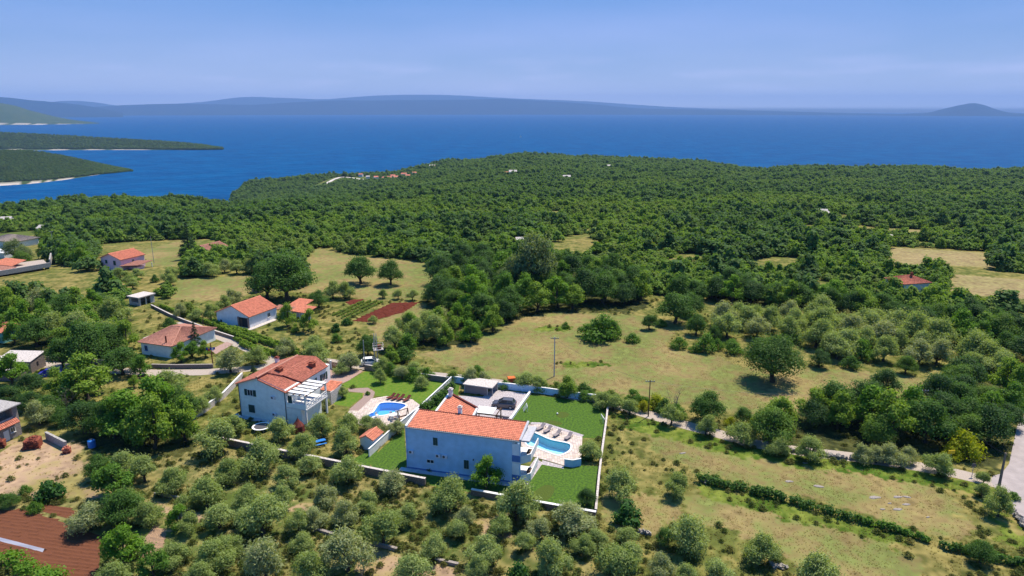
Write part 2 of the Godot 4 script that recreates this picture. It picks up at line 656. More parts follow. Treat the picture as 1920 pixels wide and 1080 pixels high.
# ---------------------------------------------------------------- plants
# leaves laid over lobes of a crown: every lobe is [centre, radius, flattening]
func leaves(seed_: int, lobes: Array, count: int, long: float, wide: float, loose: float, inner := 0.25, low := -0.55, lift := 0.4, spread := 0.2) -> ArrayMesh:
	var g := RandomNumberGenerator.new()
	g.seed = seed_
	var v := PackedVector3Array()
	var n := PackedVector3Array()
	var c := PackedColorArray()
	var weight := 0.0
	for l in lobes:
		weight += l[1] * l[1]
	for i in count:
		var pick := g.randf() * weight
		var l: Array = lobes[0]
		for q in lobes:
			pick -= q[1] * q[1]
			if pick <= 0.0:
				l = q
				break
		var d := Vector3(g.randfn(), g.randfn(), g.randfn()).normalized()
		if d.y < low:
			d.y = -d.y
		var deep := g.randf() < inner
		var reach: float = l[1] * (g.randf_range(0.35, 0.8) if deep else (g.randf_range(0.8, 1.12) if g.randf() < 0.8 else g.randf_range(1.1, 1.55)))
		var p: Vector3 = l[0] + Vector3(d.x, d.y * l[2], d.z) * reach
		var up := (d + Vector3(g.randfn(), g.randfn(), g.randfn()) * loose + Vector3(0, lift, 0)).normalized()
		var side := up.cross(Vector3(g.randfn(), g.randfn(), g.randfn())).normalized()
		var along := up.cross(side)
		var s := g.randf_range(0.6, 1.35) * (1.4 if deep else 1.0)
		var a := p - side * long * s * 0.5
		var b := p + along * wide * s * 0.5 + up * wide * 0.12
		var e := p + side * long * s * 0.5 - up * long * 0.1
		var f := p - along * wide * s * 0.5 + up * wide * 0.12
		for q in [a, b, e, a, e, f]:
			v.append(q)
			n.append(up)
		var tone := g.randf_range(1.0 - spread, 1.0 + spread)
		var k := Color(tone * g.randf_range(0.9, 1.12), tone, tone * g.randf_range(0.85, 1.1))
		for q in 6:
			c.append(k)
	var m := ArrayMesh.new()
	var s2 := []
	s2.resize(Mesh.ARRAY_MAX)
	s2[Mesh.ARRAY_VERTEX] = v
	s2[Mesh.ARRAY_NORMAL] = n
	s2[Mesh.ARRAY_COLOR] = c
	m.add_surface_from_arrays(Mesh.PRIMITIVE_TRIANGLES, s2)
	return m


func lobes_for(kind: String, seed_: int) -> Array:
	var g := RandomNumberGenerator.new()
	g.seed = seed_
	var out: Array = []
	match kind:
		"olive":
			for i in 13:
				var t := TAU * i / 9.0 + g.randf_range(-0.4, 0.4)
				var q := g.randf_range(0.22, 0.36) if i < 9 else g.randf_range(0.0, 0.17)
				var y := g.randf_range(0.24, 0.5) if i < 9 else g.randf_range(0.5, 0.72)
				out.append([Vector3(cos(t) * q, y, sin(t) * q), g.randf_range(0.11, 0.23), g.randf_range(0.75, 1.2)])
		"oak":
			for i in 22:
				var t := TAU * i / 11.0 + g.randf_range(-0.3, 0.3)
				var ring := 0 if i < 11 else (1 if i < 18 else 2)
				var q: float = [0.33, 0.23, 0.08][ring] * g.randf_range(0.9, 1.08)
				var y: float = [0.38, 0.58, 0.7][ring] + g.randf_range(-0.07, 0.05)
				out.append([Vector3(cos(t) * q, y, sin(t) * q), g.randf_range(0.15, 0.21), g.randf_range(0.75, 1.0)])
		"bright":
			for i in 18:
				var t := TAU * i / 9.0 + g.randf_range(-0.5, 0.5)
				var ring := 0 if i < 9 else (1 if i < 14 else 2)
				var q: float = [0.33, 0.22, 0.1][ring] * g.randf_range(0.7, 1.2)
				var y: float = [0.4, 0.66, 0.88][ring] + g.randf_range(-0.1, 0.1)
				out.append([Vector3(cos(t) * q, y, sin(t) * q), g.randf_range(0.11, 0.19), g.randf_range(0.8, 1.1)])
		"shrub":
			for i in 13:
				var t := TAU * i / 8.0 + g.randf_range(-0.4, 0.4)
				var q := g.randf_range(0.22, 0.36) if i < 8 else g.randf_range(0.0, 0.18)
				var y := g.randf_range(0.12, 0.26) if i < 8 else g.randf_range(0.34, 0.5)
				out.append([Vector3(cos(t) * q, y, sin(t) * q), g.randf_range(0.13, 0.2), g.randf_range(0.8, 1.05)])
		"conifer":
			for i in 34:
				var e := i / 33.0
				var t := i * 2.4 + g.randf_range(-0.3, 0.3)
				var q := 0.42 * (1.0 - e) * g.randf_range(0.8, 1.1)
				out.append([Vector3(cos(t) * q, 0.25 + e * 1.75, sin(t) * q), 0.06 + 0.13 * (1.0 - e), 0.6])
		"blob":
			for i in 9:
				var t := TAU * i / 6.0 + g.randf_range(-0.4, 0.4)
				var q := g.randf_range(0.22, 0.36) if i < 6 else g.randf_range(0.0, 0.15)
				var y := g.randf_range(0.22, 0.42) if i < 6 else g.randf_range(0.45, 0.72)
				out.append([Vector3(cos(t) * q, y, sin(t) * q), g.randf_range(0.16, 0.25), g.randf_range(0.8, 1.1)])
	return out


func trunk_for(kind: String, lobes: Array, seed_: int) -> ArrayMesh:
	var g := RandomNumberGenerator.new()
	g.seed = seed_
	var mb := MB.new()
	var fork := 0.16 if kind != "shrub" else 0.06
	if kind == "conifer":
		mb.tube(Vector3(0, -0.02, 0), Vector3(0, 1.95, 0), 0.05, 0.008)
		return mb.mesh()
	var lean := Vector3(g.randf_range(-0.05, 0.05), fork, g.randf_range(-0.05, 0.05))
	mb.tube(Vector3(0, -0.03, 0), lean * 0.5, 0.055, 0.04)
	mb.tube(lean * 0.5, lean, 0.04, 0.036)
	for i in range(0, lobes.size(), 2):
		var to: Vector3 = lobes[i][0]
		var mid := lean.lerp(to, 0.5) + Vector3(0, 0.03, 0)
		mb.tube(lean, mid, 0.024, 0.015, 5)
		mb.tube(mid, to, 0.015, 0.005, 5)
	return mb.mesh()


# kind: [lobes, leaves, long, wide, loose, tints]
const PLANTS: Dictionary = {
	"olive": ["olive", 5600, 0.068, 0.02, 0.8, [Color(0.318, 0.405, 0.153), Color(0.277, 0.365, 0.124), Color(0.332, 0.384, 0.196)]],
	"oak": ["oak", 7500, 0.036, 0.026, 0.45, [Color(0.082, 0.176, 0.034), Color(0.061, 0.136, 0.037), Color(0.118, 0.220, 0.037)]],
	"bright": ["bright", 3600, 0.055, 0.034, 0.6, [Color(0.144, 0.286, 0.030), Color(0.193, 0.312, 0.041), Color(0.112, 0.236, 0.034)]],
	"shrub": ["shrub", 1700, 0.06, 0.036, 0.6, [Color(0.114, 0.236, 0.034), Color(0.082, 0.176, 0.037), Color(0.202, 0.286, 0.061)]],
	"broom": ["shrub", 1700, 0.06, 0.03, 0.7, [Color(0.320, 0.370, 0.017), Color(0.252, 0.337, 0.025), Color(0.370, 0.388, 0.034)]],
	"fig": ["shrub", 900, 0.095, 0.075, 0.5, [Color(0.052, 0.144, 0.030), Color(0.059, 0.160, 0.034), Color(0.047, 0.126, 0.034)]],
	"conifer": ["conifer", 2600, 0.1, 0.02, 0.6, [Color(0.034, 0.082, 0.044), Color(0.034, 0.082, 0.044), Color(0.034, 0.082, 0.044)]],
	"great": ["oak", 15000, 0.025, 0.018, 0.45, [Color(0.083, 0.173, 0.034), Color(0.083, 0.173, 0.034), Color(0.083, 0.173, 0.034)]],
	"grey": ["oak", 6000, 0.036, 0.024, 0.6, [Color(0.179, 0.241, 0.110), Color(0.166, 0.228, 0.103), Color(0.186, 0.248, 0.124)]],
}
const CALLED: Dictionary = {"olive": "olive_tree", "oak": "oak_tree", "bright": "leafy_tree", "shrub": "shrub", "broom": "broom_bush", "fig": "fig_tree", "conifer": "conifer", "great": "great_oak", "grey": "poplar_tree"}
const LOOKS: Dictionary = {
	"olive": ["feathery grey-green olive tree", "dusty green olive tree", "silvery olive tree"],
	"oak": ["dark green dense oak", "very dark round oak", "mid green rounded oak"],
	"bright": ["fresh green leafy tree", "yellowish green leafy tree", "green loose-crowned tree"],
	"shrub": ["low green shrub", "dark round shrub", "pale green bushy shrub"],
	"broom": ["yellow-green broom bush", "olive-yellow broom bush", "bright yellow broom bush"],
	"fig": ["dark big-leaved fig", "green big-leaved fig", "bluish big-leaved fig"],
	"conifer": ["dark pointed conifer", "dark pointed conifer", "dark pointed conifer"],
	"great": ["great solitary dark green oak", "great solitary dark green oak", "great solitary dark green oak"],
	"grey": ["tall grey-green tree", "grey-green broad tree", "pale grey-green tree"],
}
const CATEGORY: Dictionary = {"olive": "olive tree", "oak": "tree", "bright": "tree", "shrub": "shrub", "broom": "bush", "fig": "fig tree", "conifer": "conifer", "great": "tree", "grey": "tree"}
const GROUP: Dictionary = {"olive": "olive trees of the groves and gardens", "oak": "oaks of the woods and fields", "bright": "leafy trees among the houses", "shrub": "shrubs along walls and fields", "broom": "broom bushes by the track", "fig": "fig trees", "conifer": "garden conifers", "great": "great oaks of the open fields", "grey": "grey-green trees of the wood"}
const VARIANTS := 8
var crowns := {}
var trunks := {}
var leaf_mats := {}


func make_plants() -> void:
	for kind in PLANTS:
		var p: Array = PLANTS[kind]
		crowns[kind] = []
		trunks[kind] = []
		for k in VARIANTS if kind != "conifer" else 2:
			var lobes := lobes_for(p[0], 100 + k * 7 + hash(kind) % 50)
			crowns[kind].append(leaves(k + 11, lobes, p[1], p[2], p[3], p[4], 0.25, -0.75 if p[0] == "shrub" else -0.5))
			trunks[kind].append(trunk_for(p[0], lobes, k))
		leaf_mats[kind] = []
		for k in 3:
			var m := mat(kind + "_leaf", Color(p[5][k]).linear_to_srgb(), 0.6, 0.3)
			m.vertex_color_use_as_albedo = true
			m.backlight_enabled = true
			m.backlight = Color(1.0, 1.0, 0.6)
			leaf_mats[kind].append(m)


func plant(kind: String, x: float, z: float, width: float, tint := -1, tall := 1.0) -> void:
	var k: int = rng.randi() % crowns[kind].size()
	var t: int = tint if tint >= 0 else [0, 0, 1, 1, 2][rng.randi() % 5]
	var o := Node3D.new()
	o.name = numbered(CALLED[kind])
	add_child(o)
	o.position = Vector3(x, height(x, z), z)
	o.rotation.y = rng.randf() * TAU
	o.scale = Vector3(width * rng.randf_range(0.88, 1.12), width * tall * rng.randf_range(0.85, 1.15), width * rng.randf_range(0.88, 1.12))
	part("trunk", trunks[kind][k], M.bark, o)
	part("crown", crowns[kind][k], leaf_mats[kind][t], o)
	trees.append([o, kind, t])


func plant_all(kind: String, list: Array, tint := -1, tall := 1.0) -> void:
	for i in range(0, list.size(), 3):
		plant(kind, list[i], list[i + 1], list[i + 2] * (0.93 if kind == "olive" else 1.0), tint, tall)


# a wood: trees spread through an outline, kinds picked by weight
func wood(outline: PackedVector2Array, gap: float, kinds: Array, lo: float, hi: float, seed_: int) -> void:
	var g := RandomNumberGenerator.new()
	g.seed = seed_
	var box := Rect2(outline[0], Vector2.ZERO)
	for p in outline:
		box = box.expand(p)
	var x := box.position.x
	while x < box.end.x:
		var z := box.position.y
		while z < box.end.y:
			var p := Vector2(x + g.randf_range(-0.4, 0.4) * gap, z + g.randf_range(-0.4, 0.4) * gap)
			if Geometry2D.is_point_in_polygon(p, outline):
				plant(kinds[g.randi() % kinds.size()], p.x, p.y, g.randf_range(lo, hi))
			z += gap
		x += gap


const ORDER: Array = ["first", "second", "third", "fourth", "fifth", "sixth", "seventh", "eighth", "ninth", "tenth", "eleventh", "twelfth", "thirteenth", "fourteenth", "fifteenth", "sixteenth", "seventeenth", "eighteenth", "nineteenth", "twentieth"]


func label_trees() -> void:
	var sets := {}
	for t in trees:
		var o: Node3D = t[0]
		var best := 1e9
		var mark: Array = marks[0]
		for m in marks:
			var d: float = (m[1] - o.position).length()
			if d < best:
				best = d
				mark = m
		var off: Vector3 = o.position - mark[1]
		var way := "beyond" if off.z < 0.0 else "in front of"
		if absf(off.x) > absf(off.z):
			way = "on the road side of" if off.x > 0.0 else "on the bay side of"
		var key := "%s|%s|%s" % [LOOKS[t[1]][t[2]], way, mark[0]]
		if not sets.has(key):
			sets[key] = []
		sets[key].append([best, o, t[1]])
	for key in sets:
		var list: Array = sets[key]
		list.sort_custom(func(a, b): return a[0] < b[0])
		var s: PackedStringArray = key.split("|")
		for i in list.size():
			var o: Node3D = list[i][1]
			var nth: String = "" if list.size() == 1 else ((ORDER[i] if i < 20 else "%dth" % (i + 1)) + " ")
			tag(o, "%s%s %s %s" % [nth, s[0], s[1], s[2]], CATEGORY[list[i][2]], GROUP[list[i][2]])


func scatter(called: String, mesh: Mesh, mat_: Material, places: Array, colors: PackedColorArray) -> void:
	var mm := MultiMesh.new()
	mm.transform_format = MultiMesh.TRANSFORM_3D
	mm.use_colors = true
	mm.mesh = mesh
	mm.instance_count = places.size()
	for i in places.size():
		mm.set_instance_transform(i, places[i])
		mm.set_instance_color(i, colors[i])
	var o := MultiMeshInstance3D.new()
	o.name = called
	o.multimesh = mm
	o.material_override = mat_
	add_child(o, true)
	stuff(o)


func near_spot(p: Vector2) -> bool:
	if p.length_squared() < 810000.0:
		return false
	for s in far_spots:
		if s.distance_squared_to(p) < 480.0:
			return true
	return false


var far_spots: Array = []


func make_forest() -> void:
	var clear: Array = clearings()
	var sets: Array = []
	for k in 5:
		sets.append([[], PackedColorArray()])
	var g := RandomNumberGenerator.new()
	g.seed = 77
	var tone := FastNoiseLite.new()
	tone.seed = 5
	tone.frequency = 0.006
	tone.fractal_octaves = 3
	var r := 178.0
	while r < 2020.0:
		var gap := 2.25 + r * 0.001
		var a := -0.92
		while a < 0.92:
			var q := a + g.randf_range(-0.5, 0.5) * gap / r
			var rr := r + g.randf_range(-0.5, 0.5) * gap
			a += gap / r
			var x := rr * sin(q)
			var z := -rr * cos(q)
			var p := Vector2(x, z)
			if not Geometry2D.is_point_in_polygon(p, clear[0]):
				continue
			var y := height(x, z)
			if y < SEA + 4.5 or gap_at(x, z) > g.randf_range(-0.03, 0.03):
				continue
			var out := near_spot(p)
			if r < 460.0 or r > 700.0:
				for k in range(1, clear.size()):
					if Geometry2D.is_point_in_polygon(p, clear[k]):
						out = true
						break
			if out:
				continue
			var t := tone.get_noise_2d(x, z)
			var dark := t + g.randfn() * 0.2
			var c := Color(0.139, 0.244, 0.042)
			var s := g.randf_range(0.7, 1.3)
			if dark > 0.27:
				c = Color(0.092, 0.175, 0.051)
				s *= 1.5
			elif dark < -0.3:
				c = Color(0.178, 0.264, 0.066)
				s *= 0.85
			elif dark < -0.1:
				c = Color(0.158, 0.264, 0.045)
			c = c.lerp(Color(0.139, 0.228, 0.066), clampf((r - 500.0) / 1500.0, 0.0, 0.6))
			c = c * g.randf_range(0.85, 1.15)
			var w := gap * 1.75 * s
			var b := Basis(Vector3.UP, g.randf() * TAU).scaled(Vector3(w * g.randf_range(0.85, 1.2), w * g.randf_range(0.6, 1.35), w))
			var k := g.randi() % 5
			sets[k][0].append(Transform3D(b, Vector3(x, y - 0.3, z)))
			sets[k][1].append(c)
		r += gap * 0.86
	var m := mat("woodland_leaf", Color.WHITE, 0.65, 0.25)
	m.vertex_color_use_as_albedo = true
	m.backlight_enabled = true
	m.backlight = Color(1.0, 1.0, 0.6)
	var total := 0
	for k in 5:
		total += sets[k][0].size()
		scatter("woodland" if k == 0 else "woodland_%03d" % k, leaves(500 + k, lobes_for("blob", 40 + k), 560, 0.15, 0.11, 0.35, 0.12, -0.3, 0.55, 0.18), m, sets[k][0], sets[k][1])
	print("woodland trees ", total)


# clumps of macchia on the headlands across the bay
func clothe(rows: Array, count: int, size: float, seed_: int, a: Color, b: Color, upto := 11) -> void:
	var g := RandomNumberGenerator.new()
	g.seed = seed_
	var places: Array = []
	var colors := PackedColorArray()
	for i in count:
		var u := g.randf() * (rows.size() - 1.001)
		var w := 1.9 + g.randf() * (upto - 1.9)
		var i0 := int(u)
		var j0 := int(w)
		var p: Vector3 = rows[i0][j0].lerp(rows[i0 + 1][j0], u - i0).lerp(rows[i0][j0 + 1].lerp(rows[i0 + 1][j0 + 1], u - i0), w - j0)
		var s := size * g.randf_range(0.6, 1.3)
		places.append(Transform3D(Basis(Vector3.UP, g.randf() * TAU).scaled(Vector3(s, s * 0.8, s)), p - Vector3(0, s * 0.1, 0)))
		colors.append(a.lerp(b, g.randf()) * g.randf_range(0.8, 1.2))
	scatter("macchia", leaves(600 + seed_, lobes_for("blob", 60 + seed_), 160, 0.24, 0.2, 0.4, 0.1, -0.2), M.woodland_leaf, places, colors)


func make_grass() -> void:
	var g := RandomNumberGenerator.new()
	g.seed = 31
	var mb := MB.new()
	for i in 9:
		var t := TAU * i / 9.0 + g.randf_range(-0.3, 0.3)
		var d := Vector3(cos(t), 0, sin(t))
		var s := Vector3(-d.z, 0, d.x) * 0.09
		var base := d * g.randf_range(0.0, 0.35)
		var tip := base + d * g.randf_range(0.15, 0.45) + Vector3(0, g.randf_range(0.5, 1.1), 0)
		mb.tri(base - s, base + s, tip)
	for i in mb.n.size():
		mb.n[i] = (mb.n[i] * 0.35 + Vector3.UP).normalized()
	var tuft := mb.mesh()
	var places: Array = []
	var colors := PackedColorArray()
	var weeds: Array = []
	var weed_colors := PackedColorArray()
	var clump := FastNoiseLite.new()
	clump.seed = 12
	clump.frequency = 0.09
	for i in 190000:
		var r := sqrt(g.randf()) * 160.0 + 50.0
		r = 52.0 + pow(g.randf(), 1.25) * 150.0
		var a := g.randf_range(-0.74, 0.74)
		var x := r * sin(a)
		var z := -r * cos(a)
		var k := cover_at(x, z)
		if k < 0 or (k == 5 and g.randf() < 0.6):
			continue
		var p := Vector2(x, z)
		var n := clump.get_noise_2d(x, z)
		if n < g.randf_range(-0.5, 0.4):
			continue
		var blocked := false
		for q in sheets:
			if q[0].has_point(p) and Geometry2D.is_point_in_polygon(p, q[1]):
				blocked = true
				break
		if blocked:
			continue
		var c := cover_color(x, z)
		if g.randf() < (0.13 if k == 4 else 0.05) and k != 1 and k != 6:
			var s := g.randf_range(0.5, 1.5)
			weeds.append(Transform3D(Basis(Vector3.UP, g.randf() * TAU).scaled(Vector3(s, s * 0.7, s)), Vector3(x, 0, z)))
			weed_colors.append(Color(0.075, 0.12, 0.025).lerp(Color(0.17, 0.17, 0.05), g.randf()))
			continue
		var s2 := g.randf_range(0.08, 0.2) * (0.8 if k == 1 else 1.15)
		places.append(Transform3D(Basis(Vector3.UP, g.randf() * TAU).scaled(Vector3(s2 * 1.5, s2, s2 * 1.5)), Vector3(x, 0, z)))
		var tone := g.randf_range(0.75, 1.35)
		var straw := Color(0.4, 0.34, 0.17) if k in [1, 4, 6] and g.randf() < 0.35 else Color(0.26, 0.24, 0.09)
		colors.append(c.lerp(straw, 0.35) * tone)
	var m := mat("grass_blade", Color.WHITE, 0.8, 0.15)
	m.vertex_color_use_as_albedo = true
	m.backlight_enabled = true
	m.backlight = Color(1.0, 1.0, 0.8)
	scatter("meadow_grass", tuft, m, places, colors)
	scatter("undergrowth", leaves(900, lobes_for("shrub", 3), 220, 0.14, 0.08, 0.7, 0.1, -0.2), M.woodland_leaf, weeds, weed_colors)
	print("tufts ", places.size(), " weeds ", weeds.size())


# a hedge: a row of leafy mass along a line, one thing of many leaves
func hedge(line: PackedVector2Array, w: float, h: float, kind: String, tint: int, label: String, seed_: int, per := 170) -> void:
	var g := RandomNumberGenerator.new()
	g.seed = seed_
	var lobes: Array = []
	var total := 0.0
	var origin := Vector3(line[0].x, 0, line[0].y)
	for i in line.size() - 1:
		var d := line[i + 1] - line[i]
		total += d.length()
		var n := maxi(1, int(d.length() / (w * 0.42)))
		for j in n:
			var p := line[i].lerp(line[i + 1], (j + g.randf()) / n)
			var s := g.randf_range(0.75, 1.2)
			lobes.append([Vector3(p.x + g.randf_range(-0.2, 0.2) * w, h * g.randf_range(0.35, 0.62) * s, p.y + g.randf_range(-0.2, 0.2) * w) - origin, w * 0.42 * s, h * 0.42 / (w * 0.42)])
	var o := thing("hedge", label, "hedge", origin)
	part("foliage", leaves(seed_, lobes, int(total * per), 0.34, 0.2, 0.6, 0.2, -0.6), leaf_mats[kind][tint], o)
	var mb := MB.new()
	for l in lobes:
		var p: Vector3 = l[0]
		mb.tube(Vector3(p.x, -0.05, p.z), p, 0.05, 0.02, 5)
	part("stem", mb.mesh(), M.bark, o)
	marks.append([label.split(" along")[0].split(" behind")[0], origin])


# ---------------------------------------------------------------- ground cover and sheets
var sheets: Array = []


func cover_regions() -> void:
	fill(poly([-55.57, -57.24, -81.88, -92.74, -66.03, -95.73, -44.99, -96.76, -20.51, -87.81, 10.77, -77.27, 11.43, -66.1, 11.76, -57.24]), 4)
	fill(poly([17.61, -109.16, 23.23, -107.04, 30.31, -101.11, 43.35, -92.74, 57.51, -86.64, 66.74, -82.51, 64, -67.96, 55.57, -57.24, 11.76, -57.24, 11.54, -76.34]), 0)
	fill(poly([21.2, -103.41, 28.6, -97.82, 37.5, -94.38, 46.74, -89.6, 57.51, -86.64, 60.11, -81.21, 58.3, -75.2, 54.24, -73, 49.23, -75.77, 39.17, -82.51, 28.4, -88.1, 22.01, -94.38]), 1)
	fill(poly([24.11, -83.18, 37.38, -78.11, 46.48, -71.94, 46.38, -65.21, 35.68, -65.21, 27.79, -74.09, 22.99, -78.71]), 1)
	fill(poly([11.45, -81.21, 15.13, -86.64, 22.59, -79.95, 19.19, -74.09, 12.57, -74.09]), 1)
	fill(poly([26.3, -85.93, 36.96, -80.58, 48.66, -73.54, 46.84, -71.43, 35.52, -76.92, 25.57, -83.18]), 2)
	fill(poly([17.52, -108.52, 21.56, -105.4, 22.48, -92.74, 19.59, -82.51, 13.98, -83.85, 13.65, -92.74]), 0)
	fill(poly([64.57, -82.51, 64.22, -76.92, 63.39, -67.96, 60.14, -66.1, 60.13, -73]), 2)
	fill(poly([-20.55, -137.55, -13.28, -146.19, 0, -163.61, 11.05, -169.17, 33.9, -165.89, 40.98, -161.39, 34.22, -142.62, 42.24, -137.55, 47.65, -129.8, 62.81, -129.8, 81.46, -124.7, 69.61, -108.52, 57.5, -105.4, 44.03, -105.4, 27, -114.09, 14.06, -119.43, -6.3, -125.52]), 1)
	fill(poly([8.85, -132.8, 18.88, -133.42, 19.65, -130.99, 10.83, -129.8]), 2)
	fill(poly([6.45, -157.12, 14.83, -157.12, 13.85, -153.05, 6.32, -153.85]), 2)
	fill(poly([42.7, -139.2, 47.83, -162.27, 70.87, -166.81, 88.12, -157.96, 99.11, -142.62, 101.87, -126.92, 98.21, -116.46, 82.11, -125.8, 60.65, -129.8]), 0)
	fill(poly([17.61, -109.16, 26.64, -104, 34.08, -99.26, 42.52, -94.71, 51.14, -92.26, 57.82, -89.91, 66.95, -84.95, 64.57, -82.51, 55.75, -86.22, 49.49, -88.85, 40.99, -90.83, 32.71, -94.71, 24.71, -99.26, 17.67, -103.41]), 2)
	fill(poly([-94.02, -180.87, -103.19, -203.2, -81.14, -210.14, -73.38, -188.76, -77.22, -179.26]), 1)
	fill(poly([-61.91, -188.76, -71.67, -229.62, -75.29, -262.67, -61.37, -240.23, -29.2, -227.94, -24.75, -212.31, -23.51, -180.87, -38.2, -180.87]), 1)
	fill(poly([-35.42, -160.09, -25.87, -176.64, -18.78, -177.68, -18.6, -162.27, -24.14, -146.19, -31.38, -146.19]), 1)
	fill(poly([-124.98, -224.24, -149.17, -271.34, -150.03, -304.83, -122.13, -248.65, -111.87, -221.44]), 1)
	fill(poly([122.25, -217.55, 153.06, -271.51, 188.23, -265.08, 164.87, -227.03, 153.15, -230.14]), 6)
	fill(poly([124.59, -188.76, 140.62, -211.89, 169.52, -203.97, 148.83, -177.68]), 6)
	fill(poly([-127.53, -162.27, -163.63, -211.67, -157.47, -225.47, -118.16, -193.56, -110.59, -174.08, -129.34, -176.64]), 0)
	fill(poly([159.1, -318.9, 174.39, -344.77, 212.53, -344.5, 195.36, -320.13]), 6)
	fill(poly([133.25, -306.81, 148.41, -348.02, 157.43, -350.99]), 2)
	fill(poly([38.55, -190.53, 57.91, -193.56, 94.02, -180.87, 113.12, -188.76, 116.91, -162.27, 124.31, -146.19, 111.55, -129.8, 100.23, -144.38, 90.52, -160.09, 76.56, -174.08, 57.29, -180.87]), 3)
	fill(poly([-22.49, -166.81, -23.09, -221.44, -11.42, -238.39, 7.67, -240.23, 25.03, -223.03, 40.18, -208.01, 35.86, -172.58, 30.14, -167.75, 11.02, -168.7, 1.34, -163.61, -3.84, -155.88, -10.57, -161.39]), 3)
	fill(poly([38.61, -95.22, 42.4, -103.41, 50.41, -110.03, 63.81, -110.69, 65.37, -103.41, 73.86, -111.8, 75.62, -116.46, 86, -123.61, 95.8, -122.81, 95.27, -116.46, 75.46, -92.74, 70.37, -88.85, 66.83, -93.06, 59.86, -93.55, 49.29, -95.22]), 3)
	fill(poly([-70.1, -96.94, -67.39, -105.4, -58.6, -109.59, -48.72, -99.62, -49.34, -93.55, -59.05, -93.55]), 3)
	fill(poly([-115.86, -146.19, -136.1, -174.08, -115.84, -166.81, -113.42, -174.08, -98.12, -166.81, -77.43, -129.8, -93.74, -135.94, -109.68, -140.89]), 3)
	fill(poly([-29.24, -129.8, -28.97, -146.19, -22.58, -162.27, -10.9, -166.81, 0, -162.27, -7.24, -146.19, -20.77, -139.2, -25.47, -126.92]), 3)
	fill(poly([-76.63, -85.93, -78.86, -95.22, -79.67, -101.11, -68.76, -97.46, -63.22, -92.42, -60.48, -85.93, -50.06, -82.51, -39.61, -78.47, -39.94, -76.11, -50.26, -80.2, -61.11, -82.78, -73.49, -81.86]), 5)
	fill(poly([-19.03, -65.21, -16.78, -71.94, -12.6, -69.9, -6.08, -67.02, -5.81, -63.47, -18.61, -63.47]), 5)
	fill(poly([-45.19, -71.94, -45.19, -75.77, -43.01, -74.09, -41.59, -69.9, -42.96, -68.92]), 5)
	fill(poly([-29.85, -80.58, -24.71, -79.95, -24.92, -78.11, -29.26, -78.71]), 5)
	fill(poly([-4.1, -76.92, 0, -78.71, -1.31, -73, -4.57, -73]), 5)


# places that the wood keeps clear of; the first is the limit of the wood itself
func clearings() -> Array:
	return [poly([-1500, 0, 1600, 0, 1600, -2050, -1500, -2050]),
		poly([-92.9, -175.61, -104.99, -205.24, -81.07, -212.31, -61.51, -189.94, -72.54, -231.33, -76.99, -267.25, -60.85, -242.08, -28.48, -229.62, -23.9, -212.31, 36.15, -174.08, 56.14, -181.96, 124.31, -146.19, 68.16, -74.09, -37.06, -74.09, -66.84, -74.09, -120.52, -144.38, -115.86, -146.19, -115.84, -166.81, -107.04, -174.08, -93.57, -174.08]),
		poly([-19.66, -162.27, -23.84, -225.46, -11.59, -242.08, 7.78, -243.97, 25.2, -224.64, 41.28, -209.43, 36.37, -171.6]),
		poly([116.27, -209.43, 154.89, -276.09, 192.44, -269.65, 157.03, -213.31, 142.44, -213.39]),
		poly([117.28, -179.26, 141.69, -214.94, 173.98, -208.5, 141.05, -166.81]),
		poly([-126.29, -196.68, -183.73, -295.49, -168.57, -303.23, -150.99, -309.39, -117.56, -241.11, -95.61, -190.53, -110.07, -188.76]),
		poly([-164.28, -199.41, -335.35, -416, -276.1, -390.78, -168.77, -245.22, -144.71, -222.55, -117.38, -193.56, -109.12, -171.6, -127.6, -174.08, -135.5, -162.27]),
		poly([153.19, -306.68, 176.44, -347.81, 214.36, -347.53, 190.43, -311]),
		poly([125.72, -290.06, 150.45, -355.66, 161.9, -358.63, 131.45, -291.54]),
		poly([266.37, -431.18, 323.96, -520.76, 325.45, -496.35, 287.99, -435.56]),
		poly([11.99, -667.87, 23.38, -750.08, 48.61, -751.59, 41.38, -646.57]),
		poly([93.51, -294.73, 101.33, -316.07, 119.53, -314.46, 112.83, -290.06]),
		poly([68.27, -291.77, 74.35, -313.11, 87.11, -305.45, 82.76, -285.63]),
		poly([74.25, -212.31, 79.2, -224.64, 95.89, -221.44, 90.99, -209.43]),
		poly([47.95, -221.44, 51.25, -233.06, 62.92, -231.33, 61.74, -219.87]),
		poly([169.66, -594.66, 194.98, -666.1, 205.07, -632.54, 179.83, -574.81]),
		poly([46.65, -238.39, 55.17, -268.94, 63.43, -270.42, 55.62, -240.23]),
		poly([-119.44, -247.18, -139.56, -292.72, -126.13, -291.24, -107.54, -245.72]),
		poly([106.96, -181.96, 117.42, -199.89, 126.61, -199.89, 116.71, -181.96]),
		poly([-113.24, -191.73, -101.45, -191.73, -90.37, -171.6, -99.21, -166.81])]


func sheet(called: String, p: PackedVector2Array, m: Material, y := 0.012) -> MeshInstance3D:
	var mb := MB.new()
	mb.flat(p, y)
	var box := Rect2(p[0], Vector2.ZERO)
	for v in p:
		box = box.expand(v)
	sheets.append([box, p])
	return struct(called, mb.mesh(), m)


func strip(line: PackedVector2Array, w: float) -> PackedVector2Array:
	return Geometry2D.offset_polyline(line, w * 0.5, Geometry2D.JOIN_ROUND, Geometry2D.END_BUTT)[0]


